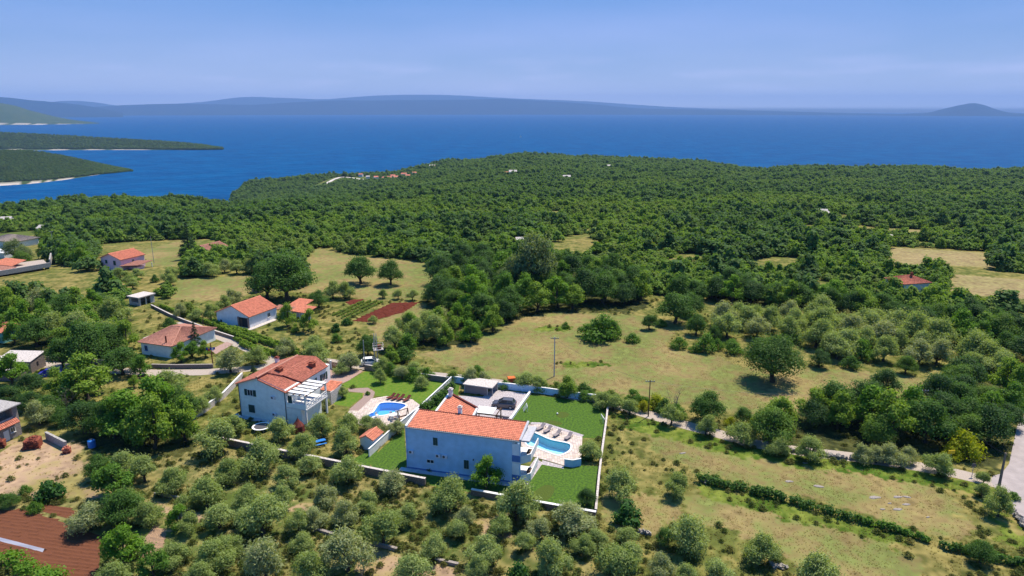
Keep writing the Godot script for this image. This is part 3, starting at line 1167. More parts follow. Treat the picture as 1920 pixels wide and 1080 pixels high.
# soil in furrows: ridges along one direction, cut to the outline
func furrows(called: String, p: PackedVector2Array, dir: Vector2, gap: float, h: float, m: Material) -> void:
	sheet(called, p, m, 0.016)
	var mb := MB.new()
	var s := Vector2(-dir.y, dir.x)
	var c := Vector2.ZERO
	for v in p:
		c += v / p.size()
	for i in range(-60, 61):
		var o := c + s * i * gap
		for cut in Geometry2D.intersect_polyline_with_polygon(PackedVector2Array([o - dir * 80.0, o + dir * 80.0]), p):
			var a: Vector2 = cut[0]
			var b: Vector2 = cut[cut.size() - 1]
			var n := maxi(1, int((b - a).length() / 1.2))
			for k in n:
				var wob0 := s * bumps.get_noise_2d(a.x + k * 9.0, i * 31.0) * 0.3
				var wob1 := s * bumps.get_noise_2d(a.x + (k + 1) * 9.0, i * 31.0) * 0.3
				if rng.randf() < 0.12:
					continue
				var q0 := a.lerp(b, float(k) / n) + wob0
				var q1 := a.lerp(b, float(k + 1) / n) + wob1
				var e := s * gap * 0.42
				var t0 := Vector3(q0.x, h * rng.randf_range(0.4, 1.3), q0.y)
				var t1 := Vector3(q1.x, h * rng.randf_range(0.4, 1.3), q1.y)
				mb.quad(Vector3(q0.x - e.x, 0.018, q0.y - e.y), Vector3(q1.x - e.x, 0.018, q1.y - e.y), t1, t0)
				mb.quad(t0, t1, Vector3(q1.x + e.x, 0.018, q1.y + e.y), Vector3(q0.x + e.x, 0.018, q0.y + e.y))
	var o2 := struct(called + "_furrows", mb.mesh(), m)
	stuff(o2)


func wall(label: String, line: PackedVector2Array, h: float, thick: float, m: Material, cap: Material, called := "garden_wall") -> void:
	var o := thing(called, label, "wall", Vector3(line[0].x, 0, line[0].y))
	var local := PackedVector2Array()
	for p in line:
		local.append(p - line[0])
	var mb := MB.new()
	mb.prism(strip(local, thick), -0.2, h)
	part("wall", mb.mesh(), m, o)
	mb = MB.new()
	mb.prism(strip(local, thick + 0.08), h, h + 0.07, true)
	part("coping", mb.mesh(), cap, o)
	marks.append([label.split(",")[0].split(" along")[0].split(" at the")[0].split(" near")[0].split(" in the")[0].split(" below")[0].split(" between")[0].split(" behind")[0], Vector3(line[line.size() / 2].x, 0, line[line.size() / 2].y)])


# a rough wall of loose stones laid along a line
func dry_wall(label: String, line: PackedVector2Array, h: float, seed_: int) -> void:
	var g := RandomNumberGenerator.new()
	g.seed = seed_
	var mb := MB.new()
	var base := Vector3(line[0].x, 0, line[0].y)
	for i in line.size() - 1:
		var d := line[i + 1] - line[i]
		var n := int(d.length() / 0.22)
		for j in n:
			for layer in int(ceil(h / 0.22)):
				var p := line[i].lerp(line[i + 1], (j + g.randf()) / n) - line[0]
				var s := g.randf_range(0.1, 0.2)
				mb.xf = Transform3D(Basis(Vector3(g.randf(), 1, g.randf()).normalized(), g.randf() * TAU), Vector3(p.x + g.randf_range(-0.25, 0.25), 0.08 + layer * 0.2 * g.randf_range(0.7, 1.1), p.y + g.randf_range(-0.25, 0.25)))
				var tone := g.randf_range(0.7, 1.25)
				mb.col = Color(tone, tone, tone)
				mb.box(Vector3(-s * 1.3, -s * 0.7, -s), Vector3(s * 1.3, s * 0.7, s))
	var o := thing("dry_stone_wall", label, "stone wall", base)
	var m: StandardMaterial3D = M.get("loose_stone")
	if m == null:
		m = grain(mat("loose_stone", lin(0.4, 0.37, 0.34), 0.95, 0.15), M.grit, 1.0)
		m.vertex_color_use_as_albedo = true
	var q := part("stone", mb.mesh(), m, o)
	stuff(q)


# ---------------------------------------------------------------- buildings
# puts a window on a wall: face is the wall's own axes (x along, y up, z out)
func window(o: Node, face: Transform3D, x: float, y: float, w: float, h: float, shutters := "", frame: Material = null, called := "window") -> void:
	var mb := MB.new()
	mb.xf = face
	var t := 0.07
	for r in [[x, y, x + w, y + t], [x, y + h - t, x + w, y + h], [x, y + t, x + t, y + h - t], [x + w - t, y + t, x + w, y + h - t], [x + w * 0.5 - 0.03, y + t, x + w * 0.5 + 0.03, y + h - t]]:
		mb.box(Vector3(r[0], r[1], 0.004), Vector3(r[2], r[3], 0.06))
	mb.box(Vector3(x - 0.08, y - 0.07, 0.004), Vector3(x + w + 0.08, y - 0.004, 0.12))
	var win := part(called, mb.mesh(), frame if frame else M.white_paint, o)
	mb = MB.new()
	mb.xf = face
	mb.box(Vector3(x + t, y + t, 0.005), Vector3(x + w - t, y + h - t, 0.022))
	part("pane", mb.mesh(), M.window_glass, win)
	if shutters:
		var spots: Array = [[x - w * 0.52, x - 0.02], [x + w + 0.02, x + w * 1.52]] if shutters == "open" else [[x + 0.01, x + w * 0.5 - 0.01], [x + w * 0.5 + 0.01, x + w - 0.01]]
		for s in spots:
			mb = MB.new()
			mb.xf = face
			var z: float = 0.006 if shutters == "open" else 0.065
			mb.box(Vector3(s[0], y, z), Vector3(s[1], y + h, z + 0.03))
			var n := int(h / 0.14)
			for k in n:
				mb.box(Vector3(s[0] + 0.06, y + 0.07 + k * 0.13, z + 0.031), Vector3(s[1] - 0.06, y + 0.14 + k * 0.13, z + 0.05))
			part("shutter", mb.mesh(), M.dark_green_paint, win)


func panel(called: String, o: Node, face: Transform3D, x: float, y: float, w: float, h: float, m: Material, z0 := 0.004, z1 := 0.05) -> MeshInstance3D:
	var mb := MB.new()
	mb.xf = face
	mb.box(Vector3(x, y, z0), Vector3(x + w, y + h, z1))
	return part(called, mb.mesh(), m, o)


func block(called: String, o: Node, lo: Vector3, hi: Vector3, m: Material) -> MeshInstance3D:
	var mb := MB.new()
	mb.box(lo, hi)
	return part(called, mb.mesh(), m, o)


func front() -> Transform3D:
	return Transform3D.IDENTITY


func right_face(w: float) -> Transform3D:       # x runs away from the front, z out to the right
	return Transform3D(Basis(Vector3(0, 0, -1), Vector3.UP, Vector3(1, 0, 0)), Vector3(w, 0, 0))


# a house under a gable that faces the front; ridge at x = peak
func gable(o: Node, w: float, d: float, h: float, top: float, peak: float, wm: Material, rm: Material, over := 0.3, called := "roof") -> void:
	var mb := MB.new()
	mb.box(Vector3(0, -0.3, -d), Vector3(w, h, 0))
	for z in [0.0, -d]:
		mb.tri(Vector3(0, h, z), Vector3(w, h, z), Vector3(peak, top, z))
		mb.tri(Vector3(w, h, z - 0.02), Vector3(0, h, z - 0.02), Vector3(peak, top, z - 0.02))
	part("wall", mb.mesh(), wm, o)
	mb = MB.new()
	var sl := (top - h) / peak
	var sr := (top - h) / (w - peak)
	var u := 0.12
	mb.tiled(Vector3(w + over, h - sr * over + u, over), Vector3(w + over, h - sr * over + u, -d - over), Vector3(peak, top + u, -d - over), Vector3(peak, top + u, over))
	mb.tiled(Vector3(-over, h - sl * over + u, -d - over), Vector3(-over, h - sl * over + u, over), Vector3(peak, top + u, over), Vector3(peak, top + u, -d - over))
	mb.tube(Vector3(peak, top + u + 0.02, over), Vector3(peak, top + u + 0.02, -d - over), 0.14, 0.14, 8)
	part(called, mb.mesh(), rm, o)


# a house under a gable whose ridge runs along x
func long_gable(o: Node, w: float, d: float, h: float, top: float, wm: Material, rm: Material, over := 0.3) -> void:
	var mb := MB.new()
	mb.box(Vector3(0, -0.3, -d), Vector3(w, h, 0))
	for x in [0.0, w]:
		mb.tri(Vector3(x, h, 0), Vector3(x, h, -d), Vector3(x, top, -d * 0.5))
		mb.tri(Vector3(x - 0.02, h, -d), Vector3(x - 0.02, h, 0), Vector3(x - 0.02, top, -d * 0.5))
	part("wall", mb.mesh(), wm, o)
	mb = MB.new()
	var s := (top - h) / (d * 0.5)
	mb.tiled(Vector3(-over, h - s * over + 0.12, over), Vector3(w + over, h - s * over + 0.12, over), Vector3(w + over, top + 0.12, -d * 0.5), Vector3(-over, top + 0.12, -d * 0.5))
	mb.tiled(Vector3(w + over, h - s * over + 0.12, -d - over), Vector3(-over, h - s * over + 0.12, -d - over), Vector3(-over, top + 0.12, -d * 0.5), Vector3(w + over, top + 0.12, -d * 0.5))
	mb.tube(Vector3(-over, top + 0.14, -d * 0.5), Vector3(w + over, top + 0.14, -d * 0.5), 0.14, 0.14, 8)
	part("roof", mb.mesh(), rm, o)


func shed_roof(o: Node, w: float, d: float, h0: float, h1: float, wm: Material, rm: Material, over := 0.25, tiled := true) -> void:
	var mb := MB.new()
	mb.prism(PackedVector2Array([Vector2(0, 0), Vector2(w, 0), Vector2(w, -d), Vector2(0, -d)]), -0.3, minf(h0, h1))
	if h1 > h0:
		mb.quad(Vector3(w, h0, 0), Vector3(w, h0, -d), Vector3(w, h1, -d), Vector3(w, h0, 0))
		mb.quad(Vector3(0, h0, -d), Vector3(0, h0, 0), Vector3(0, h1, -d), Vector3(0, h0, -d))
		mb.quad(Vector3(w, h0, -d), Vector3(0, h0, -d), Vector3(0, h1, -d), Vector3(w, h1, -d))
	part("wall", mb.mesh(), wm, o)
	mb = MB.new()
	var s := (h1 - h0) / d
	var a := Vector3(-over, h0 - s * over + 0.11, over)
	var b := Vector3(w + over, h0 - s * over + 0.11, over)
	var c := Vector3(w + over, h1 + s * over + 0.11, -d - over)
	var e := Vector3(-over, h1 + s * over + 0.11, -d - over)
	if tiled:
		mb.tiled(a, b, c, e)
	else:
		var t := Vector3(0, 0.1, 0)
		mb.quad(a, b, c, e)
		mb.quad(b - t, a - t, e - t, c - t)
		mb.quad(a - t, b - t, b, a)
		mb.quad(b - t, c - t, c, b)
		mb.quad(c - t, e - t, e, c)
		mb.quad(e - t, a - t, a, e)
	part("roof", mb.mesh(), rm, o)


func chimney(o: Node, x: float, y: float, z: float, s: float, h: float, m: Material, cap: Material, parent_is_roof := false) -> void:
	var c := block("chimney", o, Vector3(x - s, y - 0.6, z - s), Vector3(x + s, y + h, z + s), m)
	var mb := MB.new()
	mb.box(Vector3(x - s * 1.35, y + h, z - s * 1.35), Vector3(x + s * 1.35, y + h + 0.1, z + s * 1.35))
	mb.box(Vector3(x - s * 0.8, y + h + 0.1, z - s * 0.8), Vector3(x + s * 0.8, y + h + 0.28, z + s * 0.8))
	part("cap", mb.mesh(), cap, c)


func fan_unit(o: Node, face: Transform3D, x: float, y: float) -> void:
	var u := panel("air_conditioner", o, face, x, y, 0.75, 0.48, M.fleece, 0.02, 0.26)
	var mb := MB.new()
	mb.xf = face
	mb.tube(Vector3(x + 0.28, y + 0.24, 0.262), Vector3(x + 0.28, y + 0.24, 0.272), 0.19, 0.19, 16)
	part("fan_grille", mb.mesh(), M.dark_metal, u)


func make_blue_house() -> void:
	var o := thing("blue_house", "long blue rendered house with orange tiled roof and white balconies by the free-form pool", "house", Vector3(-15.39, 0, -89.91), -0.2591)
	marks.append(["long blue house", o.position + Vector3(8, 0, 0)])
	var w := 15.9
	var full := 17.1
	var d := 4.5
	var h := 6.65
	# walls: front block, its roof rises from the front to the ridge
	var mb := MB.new()
	mb.box(Vector3(0, 0.3, -d), Vector3(w, h, 0))
	mb.quad(Vector3(w, h, 0), Vector3(w, h, -d), Vector3(w, h + 0.55, -d), Vector3(w, h, 0))
	mb.quad(Vector3(0, h, -d), Vector3(0, h, 0), Vector3(0, h + 0.55, -d), Vector3(0, h, -d))
	part("wall", mb.mesh(), M.blue_render, o)
	block("plinth", o, Vector3(-0.03, -0.3, -d), Vector3(w + 0.02, 0.3, 0.03), M.plinth_and_shade_blue)
	block("walkway", o, Vector3(-0.9, -0.3, 0.03), Vector3(full + 0.2, 0.09, 0.95), M.grey_render)
	# the main roof between two raised edges
	mb = MB.new()
	mb.tiled(Vector3(0.36, h + 0.06, 0.12), Vector3(full - 0.1, h + 0.06, 0.12), Vector3(full - 0.1, h + 0.62, -d), Vector3(0.36, h + 0.62, -d), 0.12)
	var roof := part("roof", mb.mesh(), M.roof_tile, o)
	mb = MB.new()
	mb.bar(Vector3(0.1, h + 0.62, -d - 0.1), Vector3(full, h + 0.62, -d - 0.1), 0.2, 0.24)
	part("ridge_flashing", mb.mesh(), M.brown_cloth, roof)
	for x in [0.16, full + 0.02]:
		mb = MB.new()
		mb.bar(Vector3(x, h + 0.1, 0.1), Vector3(x, h + 0.7, -d - 0.2), 0.3, 0.34)
		part("parapet", mb.mesh(), M.grey_render if x > 1.0 else M.white_render, o)
	mb = MB.new()
	mb.bar(Vector3(0.0, h + 0.0, 0.2), Vector3(full, h + 0.0, 0.2), 0.12, 0.12)
	part("gutter", mb.mesh(), M.grey_metal, o)
	block("ceiling_slab", o, Vector3(w, h - 0.28, -d), Vector3(full, h - 0.02, 0.02), M.blue_render)
	# the overhang and the two balconies on the pool side
	block("overhang", o, Vector3(full + 0.16, h - 0.1, -d - 0.1), Vector3(full + 1.3, h + 0.12, 0.0), M.grey_render)
	for y in [0.35, 3.35]:
		var deck := PackedVector2Array([Vector2(w, 0.0), Vector2(full + 0.1, 0.0), Vector2(full + 1.25, -1.1), Vector2(full + 1.25, -d), Vector2(w, -d)])
		mb = MB.new()
		mb.prism(deck, y - 0.22, y, true)
		var bal := part("balcony", mb.mesh(), M.white_render, o)
		mb = MB.new()
		mb.prism(strip(PackedVector2Array([Vector2(full + 0.1, -0.06), Vector2(full + 1.2, -1.15), Vector2(full + 1.2, -d - 1.5)]), 0.14), y, y + 0.95, true)
		part("parapet", mb.mesh(), M.white_render, bal)
		panel("side_panel", bal, front(), w + 0.04, y + 0.98, full - w - 0.1, 1.75, M.lilac_render, -0.1, -0.05)
		panel("side_parapet", bal, front(), w, y, full - w - 0.02, 0.95, M.plinth_and_shade_blue, -0.14, -0.01)  # shade on this parapet is put into its dark blue colour
		mb = MB.new()
		mb.box(Vector3(full + 0.35, y + 0.02, -3.4), Vector3(full + 1.0, y + 0.45, -2.4))
		part("planter", mb.mesh(), M.timber, bal)
		window(o, right_face(w), 1.0, y + 0.1, 1.8, 2.1)
	block("corner_post", o, Vector3(full - 0.12, 0.3, -0.2), Vector3(full + 0.02, h - 0.28, -0.02), M.blue_render)
	# the openings of the long front
	window(o, front(), 4.25, 4.35, 0.7, 1.2, "closed")
	window(o, front(), 3.15, 1.35, 1.15, 0.62)
	window(o, front(), 8.85, 1.3, 0.72, 1.35, "closed")
	fan_unit(o, front(), 0.45, 2.6)
	fan_unit(o, front(), 4.6, 2.55)
	fan_unit(o, front(), 5.6, 2.55)
	panel("wall_lamp", o, front(), 10.2, 2.75, 0.14, 0.22, M.dark_metal, 0.004, 0.14)
	mb = MB.new()
	mb.tube(Vector3(0.12, 0.3, 0.08), Vector3(0.12, h, 0.08), 0.05, 0.05, 6)
	part("downpipe", mb.mesh(), M.blue_render, o)
	# the lower wing behind, its back edge askew
	var p := PackedVector2Array([Vector2(0.3, -d - 0.02), Vector2(6.9, -d - 0.02), Vector2(6.9, -12.3), Vector2(0.9, -16.4)])
	mb = MB.new()
	mb.prism(p, -0.3, 3.2)
	part("rear_wall", mb.mesh(), M.white_render, o)
	mb = MB.new()
	mb.tiled(Vector3(0.4, 3.3, -d - 0.1), Vector3(6.75, 3.3, -d - 0.1), Vector3(6.75, 4.75, -12.2), Vector3(1.0, 4.95, -16.2), 0.3)
	var rear := part("rear_roof", mb.mesh(), M.roof_tile, o)
	for e in [[Vector3(0.25, 3.4, -d), Vector3(0.85, 5.05, -16.5), M.white_render], [Vector3(6.95, 3.4, -d), Vector3(6.95, 4.85, -12.3), M.white_render], [Vector3(0.8, 5.08, -16.4), Vector3(7.05, 4.88, -12.25), M.brown_cloth]]:
		mb = MB.new()
		mb.bar(e[0], e[1], 0.3, 0.34)
		part("rear_parapet", mb.mesh(), e[2], rear)
	mb = MB.new()
	mb.quad(Vector3(6.9, 3.2, -12.3), Vector3(0.9, 3.2, -16.4), Vector3(0.9, 4.9, -16.4), Vector3(6.9, 4.7, -12.3))
	mb.quad(Vector3(0.3, 3.2, -d), Vector3(0.3, 3.2, -d - 0.01), Vector3(0.9, 4.9, -16.4), Vector3(0.9, 3.2, -16.4))
	part("rear_gable", mb.mesh(), M.white_render, o)
	chimney(o, 1.3, 5.0, -15.6, 0.3, 1.1, M.white_render, M.pale_concrete)
	chimney(o, 6.6, 7.2, -d - 0.6, 0.26, 1.0, M.white_render, M.pale_concrete)


func make_villa() -> void:
	var o := thing("white_villa", "white two-storey villa with red tiled roof, dark green shutters and white terrace pergola", "house", Vector3(-46.34, 0, -107.46), -0.3306)
	marks.append(["white two-storey villa", o.position + Vector3(6, 0, -5)])
	var w := 9.5
	var d := 10.6
	var pk := 4.2
	var h := 6.0
	var top := 7.55
	var mb := MB.new()
	mb.box(Vector3(0, -0.3, -d), Vector3(w, h, 0))
	mb.tri(Vector3(0, h, 0), Vector3(w, h, 0), Vector3(pk, top, 0))
	mb.tri(Vector3(w, h, -d), Vector3(0, h, -d), Vector3(pk, top, -d))
	mb.box(Vector3(4.4, -0.3, -d - 2.2), Vector3(w, h, -d))
	part("wall", mb.mesh(), M.pale_blue_render, o)
	block("plinth", o, Vector3(-1.3, -0.3, -0.5), Vector3(9.0, 0.12, 1.0), M.grey_render)
	var sl := (top - h) / pk
	var sr := (top - h) / (w - pk)
	mb = MB.new()
	mb.tiled(Vector3(-0.4, h - sl * 0.4 + 0.13, -d - 0.3), Vector3(-0.4, h - sl * 0.4 + 0.13, 0.35), Vector3(pk, top + 0.13, 0.35), Vector3(pk, top + 0.13, -d - 0.3))
	mb.tiled(Vector3(w + 0.4, h - sr * 0.4 + 0.13, -3.9), Vector3(w + 0.4, h - sr * 0.4 + 0.13, -d - 1.2), Vector3(pk + 2.3, top + 0.13 - sr * 2.3, -d - 2.5), Vector3(pk + 1.0, top + 0.13 - sr * 1.0, -3.2))
	mb.tiled(Vector3(pk + 2.3, top + 0.135 - sr * 2.3, -3.3), Vector3(pk + 2.3, top + 0.135 - sr * 2.3, -d - 2.5), Vector3(pk, top + 0.135, -d - 0.3), Vector3(pk, top + 0.135, -2.2))
	var roof := part("roof", mb.mesh(), M.old_roof_tile, o)
	mb = MB.new()
	mb.tiled(Vector3(w + 0.3, h - sr * 0.3 - 0.17, 0.35), Vector3(w + 0.3, h - sr * 0.3 - 0.17, -4.2), Vector3(pk + 0.1, top - 0.2, -4.0), Vector3(pk + 0.1, top - 0.2, 0.35))
	part("lower_roof", mb.mesh(), M.old_roof_tile, roof)
	mb = MB.new()
	mb.bar(Vector3(pk + 0.15, top + 0.05, 0.3), Vector3(pk + 0.15, top + 0.05, -2.6), 0.12, 0.3)
	mb.bar(Vector3(pk + 0.15, top + 0.02, -2.6), Vector3(pk + 1.3, top - 0.32, -3.3), 0.12, 0.3)
	mb.bar(Vector3(pk + 1.3, top - 0.32, -3.3), Vector3(w + 0.4, h - 0.08, -3.95), 0.12, 0.3)
	part("step_shadow_bar", mb.mesh(), M.brown_cloth, roof)  # dark bars added to draw the shadow line of the roof step
	mb = MB.new()
	mb.tube(Vector3(pk, top + 0.2, 0.35), Vector3(pk, top + 0.2, -d - 0.3), 0.17, 0.17, 8)
	part("ridge_tile", mb.mesh(), M.pale_roof_tile, roof)
	chimney(o, 0.9, 6.5, -9.3, 0.28, 0.9, M.white_render, M.brick)
	chimney(o, 5.3, 7.1, -4.2, 0.45, 0.75, M.brick, M.brick)
	chimney(o, 8.2, 6.4, -9.4, 0.45, 0.9, M.brick, M.brick)
	window(o, front(), 1.75, 4.05, 1.15, 1.15, "open")
	window(o, front(), 1.75, 1.05, 1.25, 1.4, "closed")
	fan_unit(o, front(), 6.6, 4.2)
	fan_unit(o, front(), 6.6, 1.2)
	for x in [0.06, 9.32]:
		mb = MB.new()
		mb.tube(Vector3(x, 0.0, 0.09), Vector3(x, h - 0.1, 0.09), 0.06, 0.06, 6)
		part("downpipe", mb.mesh(), M.dark_metal, o)
	window(o, right_face(w), 4.6, 3.3, 1.0, 2.1, "closed", null, "terrace_door")
	window(o, right_face(w), 7.0, 3.6, 1.1, 1.4, "open")
	window(o, right_face(w), 10.2, 3.6, 1.1, 1.4, "open")
	# terrace over the ground floor on the pool side, under a boarded pergola
	block("terrace_wall", o, Vector3(w, -0.3, -5.6), Vector3(12.3, 3.0, -0.02), M.pale_blue_render)
	block("terrace", o, Vector3(w, 3.0, -6.0), Vector3(13.4, 3.2, 0.1), M.white_render)
	panel("terrace_parapet", o, front(), w, 3.2, 3.85, 0.75, M.pale_blue_render, -0.05, 0.1)
	mb = MB.new()
	for k in 3:
		mb.bar(Vector3(13.3, 3.4 + k * 0.35, 0.05), Vector3(13.3, 3.4 + k * 0.35, -5.9), 0.1, 0.12)
	for k in 9:
		mb.box(Vector3(13.25, 3.2, -5.9 + k * 0.73), Vector3(13.34, 4.1, -5.8 + k * 0.73))
	part("railing", mb.mesh(), M.white_paint, o)
	for q in [[13.2, -0.05], [13.2, -5.8]]:
		block("column", o, Vector3(q[0] - 0.13, -0.3, q[1] - 0.13), Vector3(q[0] + 0.13, 5.6, q[1] + 0.13), M.white_paint)
	window(o, front(), 9.9, 3.95, 0.8, 1.3, "closed")
	block("bench", o, Vector3(10.6, 3.2, -0.9), Vector3(12.2, 3.65, -0.4), M.white_paint)
	var perg := Node3D.new()
	perg.name = "pergola"
	o.add_child(perg)
	for k in 5:
		block("roof_board", perg, Vector3(9.75, 5.7, -5.9 + k * 1.22), Vector3(13.55, 5.76, -5.1 + k * 1.22), M.white_paint)
	for k in 4:
		block("beam", perg, Vector3(9.9 + k * 1.15, 5.55, -6.0), Vector3(10.05 + k * 1.15, 5.695, 0.25), M.timber)
	block("cross_beam", perg, Vector3(9.8, 5.4, 0.0), Vector3(13.5, 5.545, 0.14), M.white_paint)
	# lean-to with a red roof and its gabled gate wall
	var l := thing("lean_to", "small lean-to with red tiled roof beside the villa terrace", "outbuilding", Vector3(-34.49, 0, -113.63), -0.3306)
	shed_roof(l, 2.6, 3.0, 2.2, 2.7, M.white_render, M.roof_tile, 0.15)
	block("gate_wall", l, Vector3(2.62, -0.2, -2.6), Vector3(2.8, 2.4, 0.8), M.pale_concrete)


func make_neighbours() -> void:
	var o := thing("garden_shed", "small white shed with red tiled gable roof by the boundary wall", "shed", Vector3(-23.48, 0, -95.9), -0.3633)
	gable(o, 2.3, 2.9, 1.75, 2.3, 1.15, M.lilac_render, M.roof_tile, 0.15)
	marks.append(["small red-roofed shed", o.position])

	o = thing("white_house", "white single-storey house with red gable roof and a recessed corner porch", "house", Vector3(-72.24, 0, -159.66), -0.4050)
	marks.append(["white porch house", o.position + Vector3(6, 0, 0)])
	var mb := MB.new()
	gable(o, 10.3, 9.3, 2.85, 5.0, 5.2, M.lilac_render, M.roof_tile, 0.3)
	panel("porch", o, front(), 6.9, 0.05, 2.9, 2.4, M.dark_opening, 0.004, 0.01)
	panel("door", o, front(), 7.3, 0.1, 0.75, 2.0, M.timber, 0.012, 0.03)
	panel("porch_window", o, front(), 8.4, 1.2, 0.5, 0.6, M.window_glass, 0.012, 0.03)
	for x in [6.85, 9.95]:
		block("post", o, Vector3(x, 0, 0.01), Vector3(x + 0.28, 2.6, 0.3), M.paver)
	panel("door", o, front(), 1.0, 0.1, 0.6, 1.0, M.dark_metal)
	block("terrace", o, Vector3(6.4, -0.2, 0.0), Vector3(11.6, 0.1, 2.2), M.pale_concrete)
	block("walkway", o, Vector3(10.31, -0.2, -8.0), Vector3(11.6, 0.1, -0.01), M.pale_concrete)
	window(o, right_face(10.3), 6.0, 1.0, 1.0, 1.1)
	o = thing("summer_kitchen", "low outbuilding with two stepped red roofs behind the white porch house", "outbuilding", Vector3(-57.97, 0, -164.06), -0.4050)
	mb = MB.new()
	mb.box(Vector3(0, -0.2, -6), Vector3(3.2, 2.2, 0))
	mb.box(Vector3(7.0, -0.2, -2.0), Vector3(7.6, 2.2, -1.4))
	mb.box(Vector3(5.0, -0.2, -1.0), Vector3(5.3, 2.2, -0.7))
	part("wall", mb.mesh(), M.white_render, o)
	mb = MB.new()
	mb.tiled(Vector3(-0.4, 2.4, -2.6), Vector3(4.2, 2.4, -2.6), Vector3(4.2, 3.2, -7.5), Vector3(-0.4, 3.2, -7.5))
	part("roof", mb.mesh(), M.roof_tile, o)
	mb = MB.new()
	mb.tiled(Vector3(3.0, 2.2, 0.2), Vector3(8.0, 2.2, 0.2), Vector3(8.0, 2.75, -4.0), Vector3(3.0, 2.75, -4.0))
	part("front_roof", mb.mesh(), M.roof_tile, o)
	mb = MB.new()
	mb.tiled(Vector3(-2.6, 2.15, 0.0), Vector3(2.9, 2.15, 0.0), Vector3(2.9, 2.5, -2.4), Vector3(-2.6, 2.5, -2.4))
	part("link_roof", mb.mesh(), M.pale_roof_tile, o)

	o = thing("hip_roofed_house", "pale blue bungalow under a faded pink hipped roof with a thin dark flue", "house", Vector3(-79.28, 0, -137.88), -0.3254)
	marks.append(["pink hip-roofed bungalow", o.position + Vector3(4, 0, -4)])
	var w := 8.3
	var d := 12.5
	mb = MB.new()
	mb.box(Vector3(0, -0.3, -d), Vector3(w, 2.75, 0))
	part("wall", mb.mesh(), M.pale_blue_render, o)
	mb = MB.new()
	var e := 0.4
	var c: Array = [Vector3(-e, 2.8, e), Vector3(w + e, 2.8, e), Vector3(w + e, 2.8, -d - e), Vector3(-e, 2.8, -d - e), Vector3(2.8, 4.8, -5.9), Vector3(5.2, 4.8, -6.2)]
	mb.tiled(c[0], c[1], c[5], c[4])
	mb.tiled(c[1], c[2], c[5] + Vector3(0, 0, -0.02), c[5])
	mb.tiled(c[2], c[3], c[4], c[5])
	mb.tiled(c[3], c[0], c[4], c[4] + Vector3(0, 0, -0.02))
	var hr := part("roof", mb.mesh(), M.pale_roof_tile, o)
	mb = MB.new()
	for k in [[0, 4], [1, 5], [2, 5], [3, 4], [4, 5]]:
		mb.tube(c[k[0]] + Vector3(0, 0.08, 0), c[k[1]] + Vector3(0, 0.08, 0), 0.12, 0.12, 6)
	part("hip_tile", mb.mesh(), M.pale_roof_tile, hr)
	mb = MB.new()
	mb.tube(Vector3(6.4, 2.6, -0.6), Vector3(6.4, 4.6, -0.6), 0.16, 0.16, 8)
	part("flue", mb.mesh(), M.brown_cloth, o)
	window(o, front(), 0.9, 1.0, 0.8, 1.1, "", M.blue_plastic)
	block("lean_to_roof", o, Vector3(-3.2, 2.0, -7.5), Vector3(-0.45, 2.15, -3.5), M.pale_concrete)
	block("lean_to_wall", o, Vector3(-3.0, -0.2, -7.3), Vector3(-0.01, 1.998, -3.7), M.pale_stone)

	o = thing("stone_barn", "old stone barn with a pale sloping concrete roof and green door by the lane", "barn", Vector3(-102.71, 0, -127.49), -0.06)
	marks.append(["stone barn", o.position + Vector3(3, 0, 0)])
	shed_roof(o, 7.1, 4.0, 2.35, 3.05, M.stone, M.pale_concrete, 0.15, false)
	panel("door", o, front(), 1.55, 0.0, 0.95, 1.65, M.dark_green_paint)
	panel("window", o, right_face(7.1), 1.6, 0.9, 0.5, 0.85, M.dark_opening, 0.004, 0.02)
	block("vent", o, Vector3(3.3, 2.5, -1.2), Vector3(3.6, 3.0, -0.9), M.stone)
	o = thing("low_store", "low stone store with flat pale roof in front of the stone barn", "shed", Vector3(-99.7, 0, -123.07), -0.06)
	shed_roof(o, 4.3, 2.4, 1.35, 1.6, M.stone, M.pale_concrete, 0.15, false)

	o = thing("unfinished_house", "rough two-storey stone house with grey slab roof and an open upper gallery", "house", Vector3(-81.63, 0, -92.42), 1.2908)
	marks.append(["rough two-storey house", o.position + Vector3(5, 0, -5)])
	w = 8.65
	mb = MB.new()
	mb.box(Vector3(0, -0.3, -8), Vector3(w, 2.6, 0))
	mb.box(Vector3(0, 2.6, -8), Vector3(w, 3.3, -0.02))
	mb.box(Vector3(w - 0.9, 3.3, -8), Vector3(w, 5.2, -0.05))
	mb.box(Vector3(0, 3.3, -8), Vector3(w - 0.9, 5.2, -1.6))
	part("wall", mb.mesh(), M.pale_stone, o)
	mb = MB.new()
	mb.tiled(Vector3(0.0, 2.55, 0.75), Vector3(w - 0.5, 2.55, 0.75), Vector3(w - 0.5, 3.2, 0.02), Vector3(0.0, 3.2, 0.02))
	part("awning_roof", mb.mesh(), M.old_roof_tile, o)
	block("gallery_rail", o, Vector3(0, 3.3, -0.2), Vector3(w - 0.9, 3.5, -0.04), M.pale_concrete)
	block("gallery_post", o, Vector3(w - 4.2, 3.5, -0.22), Vector3(w - 3.9, 5.2, -0.05), M.pale_concrete)
	block("roof_slab", o, Vector3(-0.3, 5.2, -8.4), Vector3(w + 0.4, 5.38, 0.5), M.concrete)
	panel("door", o, front(), w - 2.9, 0.0, 0.85, 1.75, M.white_paint)
	window(o, front(), w - 1.75, 1.0, 0.8, 0.9)
	o = thing("flat_roofed_hut", "pale unfinished concrete hut with flat roof and open bays on the left slope", "outbuilding", Vector3(-102.76, 0, -176.12), -0.42)
	marks.append(["flat-roofed hut", o.position])
	mb = MB.new()
	mb.box(Vector3(0, -0.2, -4.6), Vector3(0.25, 2.2, 0))
